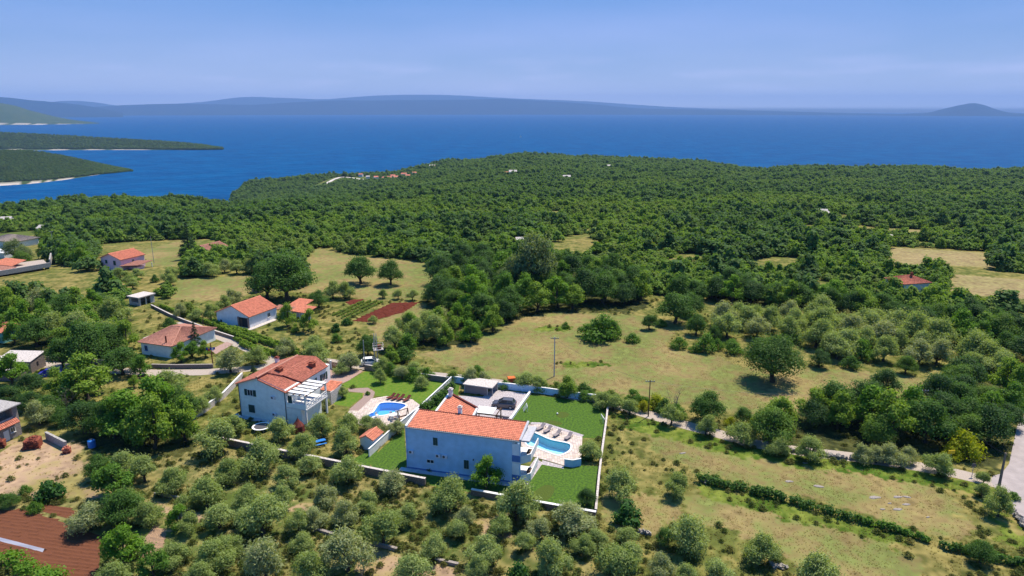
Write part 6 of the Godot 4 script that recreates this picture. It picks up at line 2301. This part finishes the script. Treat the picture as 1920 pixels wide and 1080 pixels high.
	for k in tells.size():
		var r2 := MB.new()
		var wd: float = rocks[k * 3 + 2] * 0.5
		var top := PackedVector2Array()
		for j in 9:
			var a := TAU * j / 9.0
			top.append(Vector2(cos(a) * wd * rg.randf_range(0.75, 1.2), sin(a) * wd * 0.45 * rg.randf_range(0.7, 1.2)))
		for j in 9:
			var a0 := top[j]
			var a1 := top[(j + 1) % 9]
			r2.quad(Vector3(a1.x * 1.25, -0.05, a1.y * 1.25), Vector3(a0.x * 1.25, -0.05, a0.y * 1.25), Vector3(a0.x, 0.07, a0.y), Vector3(a1.x, 0.07, a1.y))
			r2.tri(Vector3(0, 0.1, 0), Vector3(a1.x, 0.07, a1.y), Vector3(a0.x, 0.07, a0.y))
		var ro2 := solo("rock", r2.mesh(), M.pale_stone, tells[k], "rock", "pale rocks in the right field")
		ro2.position = Vector3(rocks[k * 3], 0, rocks[k * 3 + 1])
		ro2.rotation.y = rg.randf_range(-0.3, 0.3)


func bare_tree(label: String, at: Vector3, h: float, seed_: int) -> void:
	var g := RandomNumberGenerator.new()
	g.seed = seed_
	var o := thing("bare_tree", label, "dead tree", at)
	var mb := MB.new()
	mb.tube(Vector3(0, -0.1, 0), Vector3(0, h * 0.3, 0), 0.12, 0.09)
	part("trunk", mb.mesh(), M.dead_wood, o)
	for k in 6:
		mb = MB.new()
		var p := Vector3(0, h * 0.28, 0)
		var d := Vector3(g.randf_range(-0.8, 0.8), 1, g.randf_range(-0.8, 0.8)).normalized()
		var r := 0.06
		for i in 4:
			var q := p + d * h * 0.2
			mb.tube(p, q, r, r * 0.65, 5)
			for m in 3:
				mb.tube(q, q + Vector3(g.randf_range(-1, 1), g.randf_range(0.2, 1), g.randf_range(-1, 1)).normalized() * h * 0.14, r * 0.5, 0.008, 4)
			p = q
			d = (d + Vector3(g.randf_range(-0.4, 0.4), g.randf_range(0, 0.4), g.randf_range(-0.4, 0.4))).normalized()
			r *= 0.65
		part("branch", mb.mesh(), M.dead_wood, o)


func place_plants() -> void:
	marks.append(["big lone oak", Vector3(50.26, 0, -123.07)])
	marks.append(["gravel track pole", Vector3(23.27, 0, -107.25)])
	marks.append(["road junction", Vector3(68.52, 0, -85.93)])
	marks.append(["turquoise pool", Vector3(6.68, 0, -96.94)])
	marks.append(["kidney pool", Vector3(-22.05, 0, -110.69)])
	marks.append(["red ploughed plot", Vector3(-56.86, 0, -73)])
	marks.append(["upper red plot", Vector3(-33.83, 0, -169.17)])
	marks.append(["white fleece strip", Vector3(-59.24, 0, -71.74)])
	marks.append(["lattice mast", Vector3(-27.74, 0, -130.99)])
	marks.append(["covered blue car", Vector3(-91.06, 0, -125.8)])
	marks.append(["largest rock slab", Vector3(49.13, 0, -82.12)])
	marks.append(["tan stubble field", Vector3(153.24, -2.05, -239.35)])
	marks.append(["yellow board", Vector3(65.31, 0, -91.78)])
	marks.append(["round stone hut", Vector3(-73.07, 0, -188.76)])
	marks.append(["driveway gate", Vector3(-36.82, 0, -129.8)])
	marks.append(["bare earth path in the grove", Vector3(-15.12, 0, -69.9)])
	marks.append(["thin dark pole", Vector3(68.55, 0, -105.4)])
	marks.append(["lattice-topped pole", Vector3(8.28, 0, -125.25)])
	marks.append(["dead tree by the track", Vector3(27.7, 0, -107.88)])
	marks.append(["bare earth yard", Vector3(-70.11, 0, -89.6)])
	# olives of the foreground groves
	plant_all("olive", [-52.61, -74.64, 4.99, -55.32, -87.08, 4.71, -51.84, -86.22, 4.52, -46.39, -83.18, 4.97, -40.49, -80.2, 5.1, -45.73, -75.77, 4.05, -36.72, -75.2, 4.69, -33.84, -67.21, 4.88, -38.77, -67.96, 3.69, -43.8, -64.33, 4.12, -33.17, -75.2, 4.02, -35.02, -79.57, 4.36, -37.73, -88.4, 3.85, -36.19, -88.85, 5.88, -31.2, -84.81, 4.31, -30.16, -79.32, 3.65, -29.26, -88.4, 3.85, -23.04, -85.51, 5.24, -30.66, -73.76, 6.26, -24.8, -75.2, 4.02, -20.91, -75.77, 3.91, -15.58, -71.74, 5.47, -16.44, -83.18, 4.38, -13.35, -75.77, 3.37, -8.38, -78.96, 5.94, -6.54, -73, 3.4, -9.24, -69.12, 4.06, -27.53, -65.21, 6.24, -22.17, -64.77, 4.73, -18.74, -67.02, 6.08, -24.85, -70.41, 3.49, -11.15, -65.03, 5.04, -33.32, -69.41, 3.76, -3.89, -65.65, 3.29, -40.04, -74.09, 3.31, -34.4, -64.33, 4.12, -44.42, -69.9, 2.84, -24.71, -79.95, 3.53, -18.81, -78.71, 3.83, -39.82, -85.93, 4.13, -42.5, -78.71, 3.14, -26.47, -74.09, 3.64, -50.13, -79.95, 2.82], -1, 1.0)
	plant_all("olive", [0.48, -76.92, 6.29, -1.32, -73.76, 3.63, 7.61, -74.09, 5.62, 4.52, -66.29, 4.94, -3.08, -68.15, 4.32, 11.96, -65.65, 5.86, 14.51, -81.6, 4.74, 22.27, -82.51, 4.5, 20.73, -70.41, 5.39, 19.16, -65.03, 2.67, 13.91, -72.15, 2.91, 11.76, -92.42, 4, 28.89, -68.73, 4.47, 33.59, -64.5, 5.42, 8.51, -69.9, 3.15, 1.58, -70.41, 3.17, 16.74, -65.65, 3.29, 22.89, -65.21, 3.57, -6.07, -75.77, 3.03, 3.27, -73, 3.59, 10.2, -70.91, 3.19, 13.54, -67.96, 3.38], -1, 1.0)
	# garden olives of the villa
	plant_all("olive", [-36.71, -98.71, 4.92, -31.66, -93.39, 4.52, -30.35, -99.62, 4.7, -25.27, -94.38, 5.05, -26.41, -101.11, 4.5, -21.61, -99.99, 3.86, -32.95, -110.03, 2.61, -30.79, -115.03, 2.72, -25.25, -121.75, 3.48, -17.05, -119.18, 3.01, -40.02, -131.59, 6.03, -32.59, -128.35, 5.79, -48.07, -137.23, 4.78, -56.15, -127.49, 6.18, -52.41, -131.59, 4.82, -25.84, -127.77, 4.48, -45, -94.38, 6.36, -53.22, -112.93, 3.63, -63.15, -116.46, 6.38, -53.85, -108.3, 3.87, -44.81, -100.55, 4.31, -23.54, -101.86, 3.49, -78.58, -104, 4.88, -18.53, -100.55, 3.45])
	# olives along the track, umbrella shaped
	plant_all("olive", [26.46, -104, 4.44, 31.23, -100.36, 3.96, 36.11, -97.64, 5.21, 20.21, -108.09, 3.86, 39.98, -93.39, 4.04, 44.75, -92.26, 4.79, 61.19, -88.1, 4.76, 62.74, -77.75, 4.14, 63.66, -82.25, 2.6, 66.08, -85.65, 2.4], 1)
	plant_all("olive", [51.87, -91.3, 3.48, 54.09, -91.46, 3.33, 55.9, -90.99, 4.42, 58.69, -91.46, 3.33], 2)
	# olives before the central wood and by the back hedge
	plant_all("olive", [-25.67, -140.89, 6.42, -21.72, -146.19, 6.28, -16.9, -146.19, 6.64, -25, -151.86, 5.62, -20.33, -154.65, 5.72, -49.49, -181.96, 5.91, -46.09, -181.96, 5.61, -35.85, -182.51, 3.26, -31.53, -181.42, 3.24, -27.25, -180.33, 3.52, -23.17, -179.26, 3.64, -34.03, -159.66, 2.62, -7.62, -120.97, 3.86, -5.59, -120.97, 3.25, 2.51, -119.43, 4.52, 4.98, -118.43, 3.99, 9.73, -115.27, 3.41, 15.95, -110.69, 3.94, 17.67, -109.59, 3.72])
	plant_all("olive", [-33.82, -126.36, 3.7, -42.7, -139.2, 5.19], 0)
	wood(poly([45.05, -145.46, 47.85, -161.39, 70.5, -165.89, 87.69, -157.12, 98.67, -141.92, 102.52, -126.36, 99.14, -117.69, 84.47, -129.8, 64.95, -134.67, 65.34, -140.89, 57.93, -146.19]), 5.4, ["olive", "olive", "olive", "olive", "shrub"], 5.0, 7.4, 41)
	wood(poly([-79.65, -146.19, -85.86, -166.81, -70.91, -181.96, -67.15, -171.6, -74.39, -162.27, -75.16, -157.96]), 6.5, ["olive", "olive", "shrub"], 3.5, 5.0, 42)
	wood(poly([-117.71, -188.76, -95.54, -188.76, -103.48, -206.62, -127.31, -205.24]), 6.0, ["olive", "olive", "shrub", "olive"], 3.4, 4.6, 43)
	wood(poly([-103.19, -203.2, -80.22, -212.31, -84.67, -219.87, -107.53, -212.31]), 6.5, ["olive"], 4.0, 5.5, 44)
	# oaks and broad trees
	plant("great", Vector3(50.27, 0, -122.54).x, Vector3(50.27, 0, -122.54).z, 12.8, 0, 0.74)
	plant_all("oak", [68.45, -116.46, 5.11], 1)
	plant_all("oak", [32.79, -154.65, 4.07, 39.92, -159.66, 8.9, 42.81, -150.7, 5.21, 45.42, -165.89, 6.78, 32.68, -105, 5.91, 38.55, -104.6, 3.03, -61.36, -179.8, 14.61, -67.96, -181.96, 10.34, -51.19, -173.08, 5.36, -45.37, -198.59, 10.58, -36.17, -197.31, 7.65, -77.05, -126.36, 7.19, -87.17, -131.59, 9.65, -90.97, -129.8, 6.5, -30.69, -136.9, 4.77, -58.67, -87.08, 3.8, -49.16, -75.88, 5.27, -87.13, -139.2, 8.08, -66.4, -79.7, 2.53, 54.35, -68.44, 3.22, 45.86, -146.19, 3.62], 0)
	plant_all("bright", [-3.55, -84.4, 4.59, -76.65, -114.09, 8.87, -82.21, -114.79, 5.62, -73.02, -125.52, 3.99, -53.9, -82.25, 5.64, -41.58, -74.97, 3.21, -44.51, -67.77, 5.22, -40.2, -65.92, 3.6, -60.49, -99.26, 8.95, -58.11, -103.02, 7.92, -55.3, -95.73, 7.26, -63.48, -99.26, 5.96, -95.01, -120.97, 6.1, -51.47, -98.17, 4.22, -54.03, -156.7, 4.89, -47.83, -153.05, 4.78, -50.62, -151.86, 2, -68.55, -132.8, 3.76, -67.25, -135.3, 3.6, -64.94, -135.94, 3.16, -71.26, -119.69, 2.42])
	plant_all("oak", [-55.96, -105, 6.98, -69.28, -101.11, 6.93, -74.85, -104, 3.73, -88.06, -115.98, 4.89, 18.35, -71.74, 2.45, 9.92, -80.32, 2.69, -89.01, -111.8, 4.26, -83.72, -109.59, 4.65])
	plant_all("fig", [-62.37, -81.6, 4.17, 0.9, -65.65, 3.11, 14.76, -76.11, 4.2, -41.54, -153.05, 2.77, -40.27, -158.38, 2.6], 0)
	plant_all("conifer", [-69.08, -140.89, 2.8, -114.99, -238.08, 6.47, -51.47, -126.92, 1.06], 0)
	plant_all("shrub", [20.05, -147.29, 8.75, 17.83, -149.17, 6.15, 22.64, -148.41, 6.12, 27.03, -145.46, 3.6, 36.57, -141.58, 3.98, 41.98, -139.54, 5.78, 47.68, -138.54, 4.6, -62.22, -78.71, 2.23, 48.61, -142.62, 3.54, -39.62, -145.83, 3.13, -51.11, -152.65, 2.01, -49.65, -144.03, 2.38, 12.8, -155.88, 2.3, 39.24, -139.2, 2.54, 44.92, -140.89, 3.73, 36.11, -157.12, 3.09, -66.62, -83.18, 2.05, -26.52, -116.46, 1.37, 67.73, -81.86, 1.87], 0)
	plant_all("broom", [36.23, -104, 2.49, 39.8, -103.02, 2.64, 25.57, -110.91, 3.76, 68.55, -93.23, 6.05, 66.03, -92.42, 3.2, 51.94, -250.63, 5.99, 54.88, -247.59, 5.53], 0)
	plant_all("grey", [6.17, -190.53, 14.65, 0.78, -193.56, 9.39], 0, 1.3)
	plant_all("grey", [-187.96, -252.65, 7.68, -176.84, -242.09, 6.59], 0, 1.1)
	wood(poly([-19.76, -166.81, -21.3, -206.62, -10.84, -225.46, 7.1, -221.44, 23.9, -212.31, 38.71, -199.89, 35.73, -174.08, 30.37, -169.17, 11.1, -170.13, 1.35, -164.97, -3.87, -157.12, -10.36, -162.27]), 6.4, ["oak", "oak", "oak", "bright"], 6.0, 9.5, 51)
	wood(poly([39.99, -96.76, 42.93, -102.44, 49.79, -108.52, 63.25, -109.59, 64.49, -103.41, 73.67, -110.69, 75.83, -115.98, 85, -122.01, 94.36, -121.49, 92.93, -115.27, 75.4, -94.38, 71.11, -90.83, 67.45, -94.05, 60.32, -94.38, 49.52, -95.73]), 5.0, ["oak", "oak", "bright", "oak"], 5.0, 7.8, 52)
	wood(poly([-69.59, -97.46, -66.82, -104.4, -58.09, -108.52, -49.15, -99.62, -50.13, -94.38, -59.51, -94.38]), 6.0, ["bright", "bright", "oak"], 5.0, 7.0, 53)
	wood(poly([-120.69, -146.19, -139.9, -171.6, -114.36, -164.52, -111.92, -171.6, -97.54, -164.52, -79.61, -132.8, -95.37, -138.54, -110.41, -141.92]), 6.2, ["oak", "bright", "bright", "olive"], 5.0, 8.0, 54)
	wood(poly([-170.51, -228.4, -184.91, -269.48, -201.56, -325.85, -142.46, -227.17, -151.06, -224.01, -166.76, -242.19]), 6.5, ["oak", "bright", "oak", "bright"], 4.5, 6.5, 55)
	wood(poly([-28.27, -130.39, -28.32, -142.62, -20.73, -157.96, -10.63, -162.27, -1.31, -160.09, -7.24, -146.19, -19.53, -138.54, -24.66, -128.35]), 4.6, ["bright", "shrub", "bright", "olive"], 3.6, 5.8, 56)
	wood(poly([37.46, -180.87, 56.73, -189.35, 89.32, -174.08, 98.97, -165.89, 108.46, -165.89, 114.77, -157.12, 118.27, -146.19, 106.13, -129.8, 97.49, -141.92, 88.33, -155.88, 74.75, -169.65, 56.35, -177.68]), 5.6, ["oak", "oak", "oak", "bright"], 5.5, 8.0, 57)
	wood(poly([-89.22, -117.69, -82.28, -117.69, -76.7, -111.8, -73.68, -105.4, -79.51, -103.41, -89.01, -111.8]), 5.2, ["bright", "oak", "shrub"], 3.5, 5.5, 58)
	wood(poly([-27.87, -128.35, -11.4, -123.61, 4.04, -120.2, 19.21, -113.63, 18.74, -110.47, 3.97, -117.69, -11.24, -121.75, -27.26, -125.25]), 2.1, ["bright", "shrub", "olive", "shrub"], 2.8, 4.2, 59)
	wood(poly([19.21, -113.63, 26.51, -111.8, 30.55, -105.4, 30.19, -104, 24.77, -107.88, 18.8, -110.91]), 2.4, ["shrub", "shrub", "bright", "broom"], 2.8, 4.2, 60)
	wood(poly([58.48, -129.8, 81.78, -125.25, 81.71, -126.92, 61.92, -132.8]), 3.4, ["shrub", "oak"], 3.0, 4.6, 61)
	bare_tree("leafless grey tree standing in the hedge above the track", Vector3(27.7, 0, -107.88), 4.6, 3)
	bare_tree("dead pinkish tree in the left thicket before the rough house", Vector3(-76.9, 0, -108.52), 4.4, 4)
	# hedges and vines
	hedge(poly([26.52, -86.22, 32.28, -83.58, 37.06, -80.83, 41.53, -78.11, 44.23, -76.57]), 1.5, 1.3, "shrub", 1, "dark hedge along the middle of the right field", 71)
	hedge(poly([44.46, -76.34, 48.72, -73.65, 51, -71.94]), 1.0, 0.9, "shrub", 0, "thin broken hedge along the right end of the field boundary", 72)
	hedge(poly([51.33, -71.43, 53.25, -70.41, 57.85, -67.96, 60.48, -66.56]), 1.1, 1.0, "shrub", 1, "low hedge along the bottom right field edge", 73)
	hedge(poly([-15.37, -108.3, -12.97, -113.63, -10.97, -119.69]), 1.3, 1.6, "shrub", 1, "clipped hedge along the white boundary wall beside the blue house", 74)
	hedge(poly([-62.27, -68.92, -57.71, -67.77, -54.25, -66.29, -49.98, -64.33]), 2.6, 1.6, "bright", 0, "dense bright green vine hedge along the bottom left corner", 75)
	hedge(poly([10.4, -92.42, 12.09, -91.78]), 1.0, 0.8, "shrub", 1, "small hedge along the end of the pool deck", 76)
	var rows: Array = [poly([-93.07, -173.08, -83.38, -165.89, -72.21, -157.12, -64.9, -150.7, -57.27, -144.38]), poly([-73.29, -159.66, -65.83, -153.05, -56.46, -145.46, -45.37, -136.58]), poly([-63.05, -146.92, -56.01, -140.89, -49.91, -136.58]), poly([-66.08, -154.65, -55.52, -146.19, -46.16, -139.2]), poly([-60.44, -143.32, -55.27, -138.87, -51.17, -135.3])]
	var tells: Array = ["vine row along the driveway wall above the bungalow", "long vine row along the porch house lawn", "short vine row along the lower driveway edge", "inner vine row along the white porch house", "lowest vine row along the lane end of the driveway"]
	for k in rows.size():
		hedge(rows[k], 0.8, 1.1, "bright", 1, tells[k], 80 + k)
	var veg: Array = [poly([-45.42, -165.89, -42.9, -172.58, -40.39, -178.73]), poly([-44.24, -164.97, -41.38, -172.09, -38.75, -179.26]), poly([-42.84, -163.61, -39.9, -171.11, -37.01, -179.26]), poly([-41.45, -162.27, -38.41, -170.62, -35.16, -178.73])]
	tells = ["vegetable row along the far side of the plot, nearest the summer kitchen", "second vegetable row along the plot beside the red soil", "third vegetable row along the plot beside the red soil", "vegetable row along the edge of the red soil"]
	for k in veg.size():
		hedge(veg[k], 0.7, 0.45, "shrub", 2, tells[k], 90 + k)
	label_trees()


# ---------------------------------------------------------------- the scene
func _ready() -> void:
	var cam := Camera3D.new()
	cam.name = "camera"
	add_child(cam)
	cam.position = Vector3(0, 51, 0)
	cam.rotation_degrees = Vector3(-14.761, 0, 0)
	cam.fov = 45.78
	cam.near = 0.5
	cam.far = 90000.0
	cam.current = true

	var env := Environment.new()
	var sky := ProceduralSkyMaterial.new()
	sky.sky_top_color = lin(0.03, 0.14, 0.375)
	sky.sky_horizon_color = lin(0.285, 0.33, 0.42)
	sky.sky_curve = 0.06
	sky.ground_bottom_color = Color(0.2, 0.24, 0.2)
	sky.ground_horizon_color = Color(0.5, 0.58, 0.7)
	sky.sky_cover = thin_cloud()
	sky.sky_cover_modulate = Color(1, 0.93, 0.97, 0.22)
	env.sky = Sky.new()
	env.sky.sky_material = sky
	env.background_mode = Environment.BG_SKY
	env.background_energy_multiplier = 1.0
	env.tonemap_mode = Environment.TONE_MAPPER_LINEAR
	env.tonemap_exposure = 2.1
	env.fog_enabled = true
	env.fog_density = 0.00004
	env.fog_light_color = lin(0.32, 0.53, 1.0)
	env.sdfgi_enabled = true
	env.ssao_enabled = true
	env.ssil_enabled = true
	var we := WorldEnvironment.new()
	we.name = "world_environment"
	we.environment = env
	add_child(we)

	var sun := DirectionalLight3D.new()
	sun.name = "sun"
	add_child(sun)
	sun.light_energy = 1.2
	sun.light_color = Color(1.0, 0.95, 0.86)
	sun.light_angular_distance = 0.5
	sun.shadow_enabled = true
	sun.look_at_from_position(Vector3(0.3, 0.9, -0.34) * 100.0, Vector3.ZERO)

	rng.seed = 4
	bumps.seed = 2
	bumps.frequency = 0.006
	bumps.fractal_octaves = 4
	make_materials()
	far_clear = [poly([11.61, -646.57, 23.66, -759.26, 49.78, -760.77, 40.71, -635.93]), poly([159.73, -567.31, 198.06, -676.76, 209.98, -643.18, 174.67, -558.09]), poly([81.16, -743.91, 103.27, -874.08, 103.69, -699.71, 84.09, -597.78])]
	paint_cover_tex = paint_cover()
	make_yards()
	make_terrain()
	make_sea()
	make_hills()
	make_blue_house()
	make_villa()
	make_neighbours()
	make_far_houses()
	make_objects()
	make_plants()
	place_plants()
	make_forest()
	clothe(hill_a, 16000, 8.0, 1, Color(0.06, 0.12, 0.032), Color(0.095, 0.15, 0.045))
	clothe(hill_b, 12000, 12.0, 2, Color(0.06, 0.12, 0.032), Color(0.09, 0.145, 0.045))
	make_grass()


func thin_cloud() -> Texture2D:
	var W := 2048
	var Hh := 1024
	var f := FastNoiseLite.new()
	f.seed = 8
	f.frequency = 1.0
	f.fractal_octaves = 5
	var im := Image.create(W, Hh, false, Image.FORMAT_RGBA8)
	im.fill(Color(1, 1, 1, 0))
	for y in range(330, 512):
		var up := PI * (0.5 - (y + 0.5) / Hh)
		for x in W:
			var a := TAU * x / W
			# flat layer of thin cloud: stretched with distance
			var q := Vector3(cos(a), 0, sin(a)) * 1.0
			var s := f.get_noise_3d(q.x * 4.0, up * 42.0, q.z * 4.0) * 0.5 + 0.5
			var v := clampf((s - 0.54) * 4.5, 0.0, 1.0) * exp(-pow((up - 0.042) / 0.022, 2.0))
			var wide := clampf(f.get_noise_3d(q.x * 1.1 + 7.0, up * 7.0, q.z * 1.1) + 0.4, 0.0, 1.0) * exp(-pow((up - 0.06) / 0.1, 2.0)) * 0.4
			im.set_pixel(x, y, Color(0.85, 0.78, 0.86, clampf(v * 0.4 + wide, 0.0, 1.0)))
	return ImageTexture.create_from_image(im)


var hill_a: Array
var hill_b: Array


func make_sea() -> void:
	var mb := MB.new()
	var edge: Array = [-45000.0, 45000.0]
	mb.quad(Vector3(-26000, SEA, 1500), Vector3(26000, SEA, 1500), Vector3(26000, SEA, -29500), Vector3(-26000, SEA, -29500))
	var w := mat("sea_water", lin(0.0, 0.07, 0.2), 0.55, 0.1)
	var n := noise_tex(14, 0.03, Color.BLACK, Color.WHITE, true, FastNoiseLite.TYPE_SIMPLEX_SMOOTH, 512, 6.0)
	var t := noise_tex(15, 0.012, Color(0.62, 0.78, 0.86), Color(1, 1, 1))
	grain(w, t, 1400.0, n, 0.5)
	w.uv1_scale = Vector3.ONE / 900.0
	struct("sea", mb.mesh(), w)


func make_hills() -> void:
	var rock := Color(0.42, 0.37, 0.34)
	var g1 := Color(0.03, 0.055, 0.02)
	var g2 := Color(0.055, 0.08, 0.03)
	hill_a = ridge("near_headland", [-1967, -1351, -2927, -28, -2060, -1483, -1509, -2204, -62, -2284, -1321, -1570, -1898, -73, -2292, -1231, -1648, -1708, -85, -2318, -1186, -1696, -1589, -87, -2298, -1165, -1786, -1447, -99, -2239, -1159, -1917, -1305, -116, -2169, -1143, -1982, -1210, -123, -2102, -1136, -2033, -1152, -127, -2064, -1128, -2042, -1131, -129, -2048], 6, 0.12, rock, g1, g2, 0.4, 1)
	hill_b = ridge("long_headland", [-3912, -2734, -5257, -1, -3725, -2841, -2935, -3677, -53, -3832, -2449, -3009, -3097, -70, -3832, -2246, -3047, -2796, -79, -3818, -2038, -3086, -2476, -91, -3771, -1812, -3106, -2132, -104, -3669, -1574, -3106, -1758, -111, -3481, -1407, -3106, -1503, -119, -3325, -1344, -3126, -1383, -125, -3221, -1314, -3147, -1320, -127, -3163], 6, 0.1, rock, g1, g2, 0.25, 2)
	ridge("far_peninsula", [-10108, -6142, -12070, 337, -7466, -7808, -7026, -9290, 439, -8518, -6580, -7454, -7839, 267, -8995, -5704, -7812, -6810, 120, -9400, -5434, -7938, -6499, 16, -9541, -5241, -8205, -6280, -86, -9852, -5079, -8402, -5380, -113, -8908, -5083, -8639, -5133, -125, -8726], 6, 0.15, rock, g1, g2, 0.5, 3)
	var hazed1 := Color(0.008, 0.036, 0.075)  # blue of distance haze is painted into the far ridges
	var hazed2 := Color(0.016, 0.045, 0.085)
	ridge("bay_mountains", [-14650, -8625, -16804, 274, -9893, -12552, -11465, -14398, 461, -13151, -11174, -12812, -12817, 361, -14696, -9959, -13777, -11424, 293, -15803, -9545, -14068, -10948, 227, -16136, -9101, -14358, -10440, 171, -16470, -8792, -14550, -10085, 112, -16690, -8553, -14692, -9811, 51, -16852, -8224, -14878, -9434, -49, -17066], 6, 0.12, hazed1, hazed1, hazed2, 0.8, 4)
	ridge("long_island", [-10995, -17302, -12389, 8, -19497, -10409, -17661, -11729, 95, -19901, -9579, -18124, -10794, 155, -20423, -8804, -18513, -9920, 180, -20861, -7739, -18983, -8721, 168, -21391, -6985, -19273, -7871, 162, -21718, -5922, -19626, -6673, 245, -22115, -4808, -19928, -5417, 297, -22456, -3944, -20117, -4444, 291, -22669, -3056, -20271, -3444, 309, -22842, -1541, -20442, -1736, 320, -23035, -309, -20498, -348, 346, -23097, 618, -20491, 696, 303, -23090, 2154, -20386, 2428, 194, -22972, 3660, -20171, 4124, 51, -22729, 4822, -19925, 5434, 26, -22452, 6475, -19450, 7297, -13, -21917, 7757, -18976, 8741, -51, -21382, 8942, -18447, 10076, -86, -20787, 10230, -17765, 11527, -110, -20018], 5, 0.1, hazed1, hazed1, hazed2, 0.8, 5)
	ridge("cone_island", [9373, -17668, 10217, -125, -19258, 9780, -17446, 10660, -88, -19016, 10171, -17221, 11086, -59, -18770, 10401, -17083, 11337, 24, -18620, 10713, -16889, 11678, 132, -18409, 10906, -16765, 11888, 178, -18274, 11086, -16647, 12083, 144, -18145, 11295, -16505, 12312, 38, -17990, 11472, -16383, 12504, -34, -17857, 11640, -16264, 12688, -66, -17727, 12078, -15941, 13165, -89, -17376, 13072, -15137, 14248, -70, -16499, 16251, -11657, 17714, -51, -12706], 5, 0.06, hazed1, hazed1, hazed2, 0.8, 6)
	ridge("distant_mountains", [-12934, -25956, -14272, 197, -28641, -11624, -26569, -12826, 308, -29317, -10398, -27072, -11473, 497, -29872, -9122, -27528, -10066, 493, -30376, -7593, -27988, -8378, 434, -30884, -6796, -28192, -7499, 482, -31109, -5569, -28460, -6145, 588, -31404, -3892, -28738, -4294, 639, -31711, -2176, -28918, -2401, 608, -31910, -655, -28993, -723, 517, -31992, 874, -28987, 964, 447, -31985, 3045, -28840, 3360, 353, -31823, 6207, -28328, 6850, 120, -31258, 9159, -27516, 10106, -16, -30362], 5, 0.1, hazed1, hazed1, hazed2, 0.4, 7)
	ridge("bay_far_mountains", [-15746, -23153, -17433, 107, -25634, -15238, -23490, -16871, 279, -26007, -14725, -23815, -16303, 320, -26367, -14201, -24132, -15722, 265, -26717, -13522, -24519, -14971, 130, -27146, -12502, -25054, -13841, 51, -27738], 5, 0.1, hazed1, hazed1, hazed2, 0.4, 8)
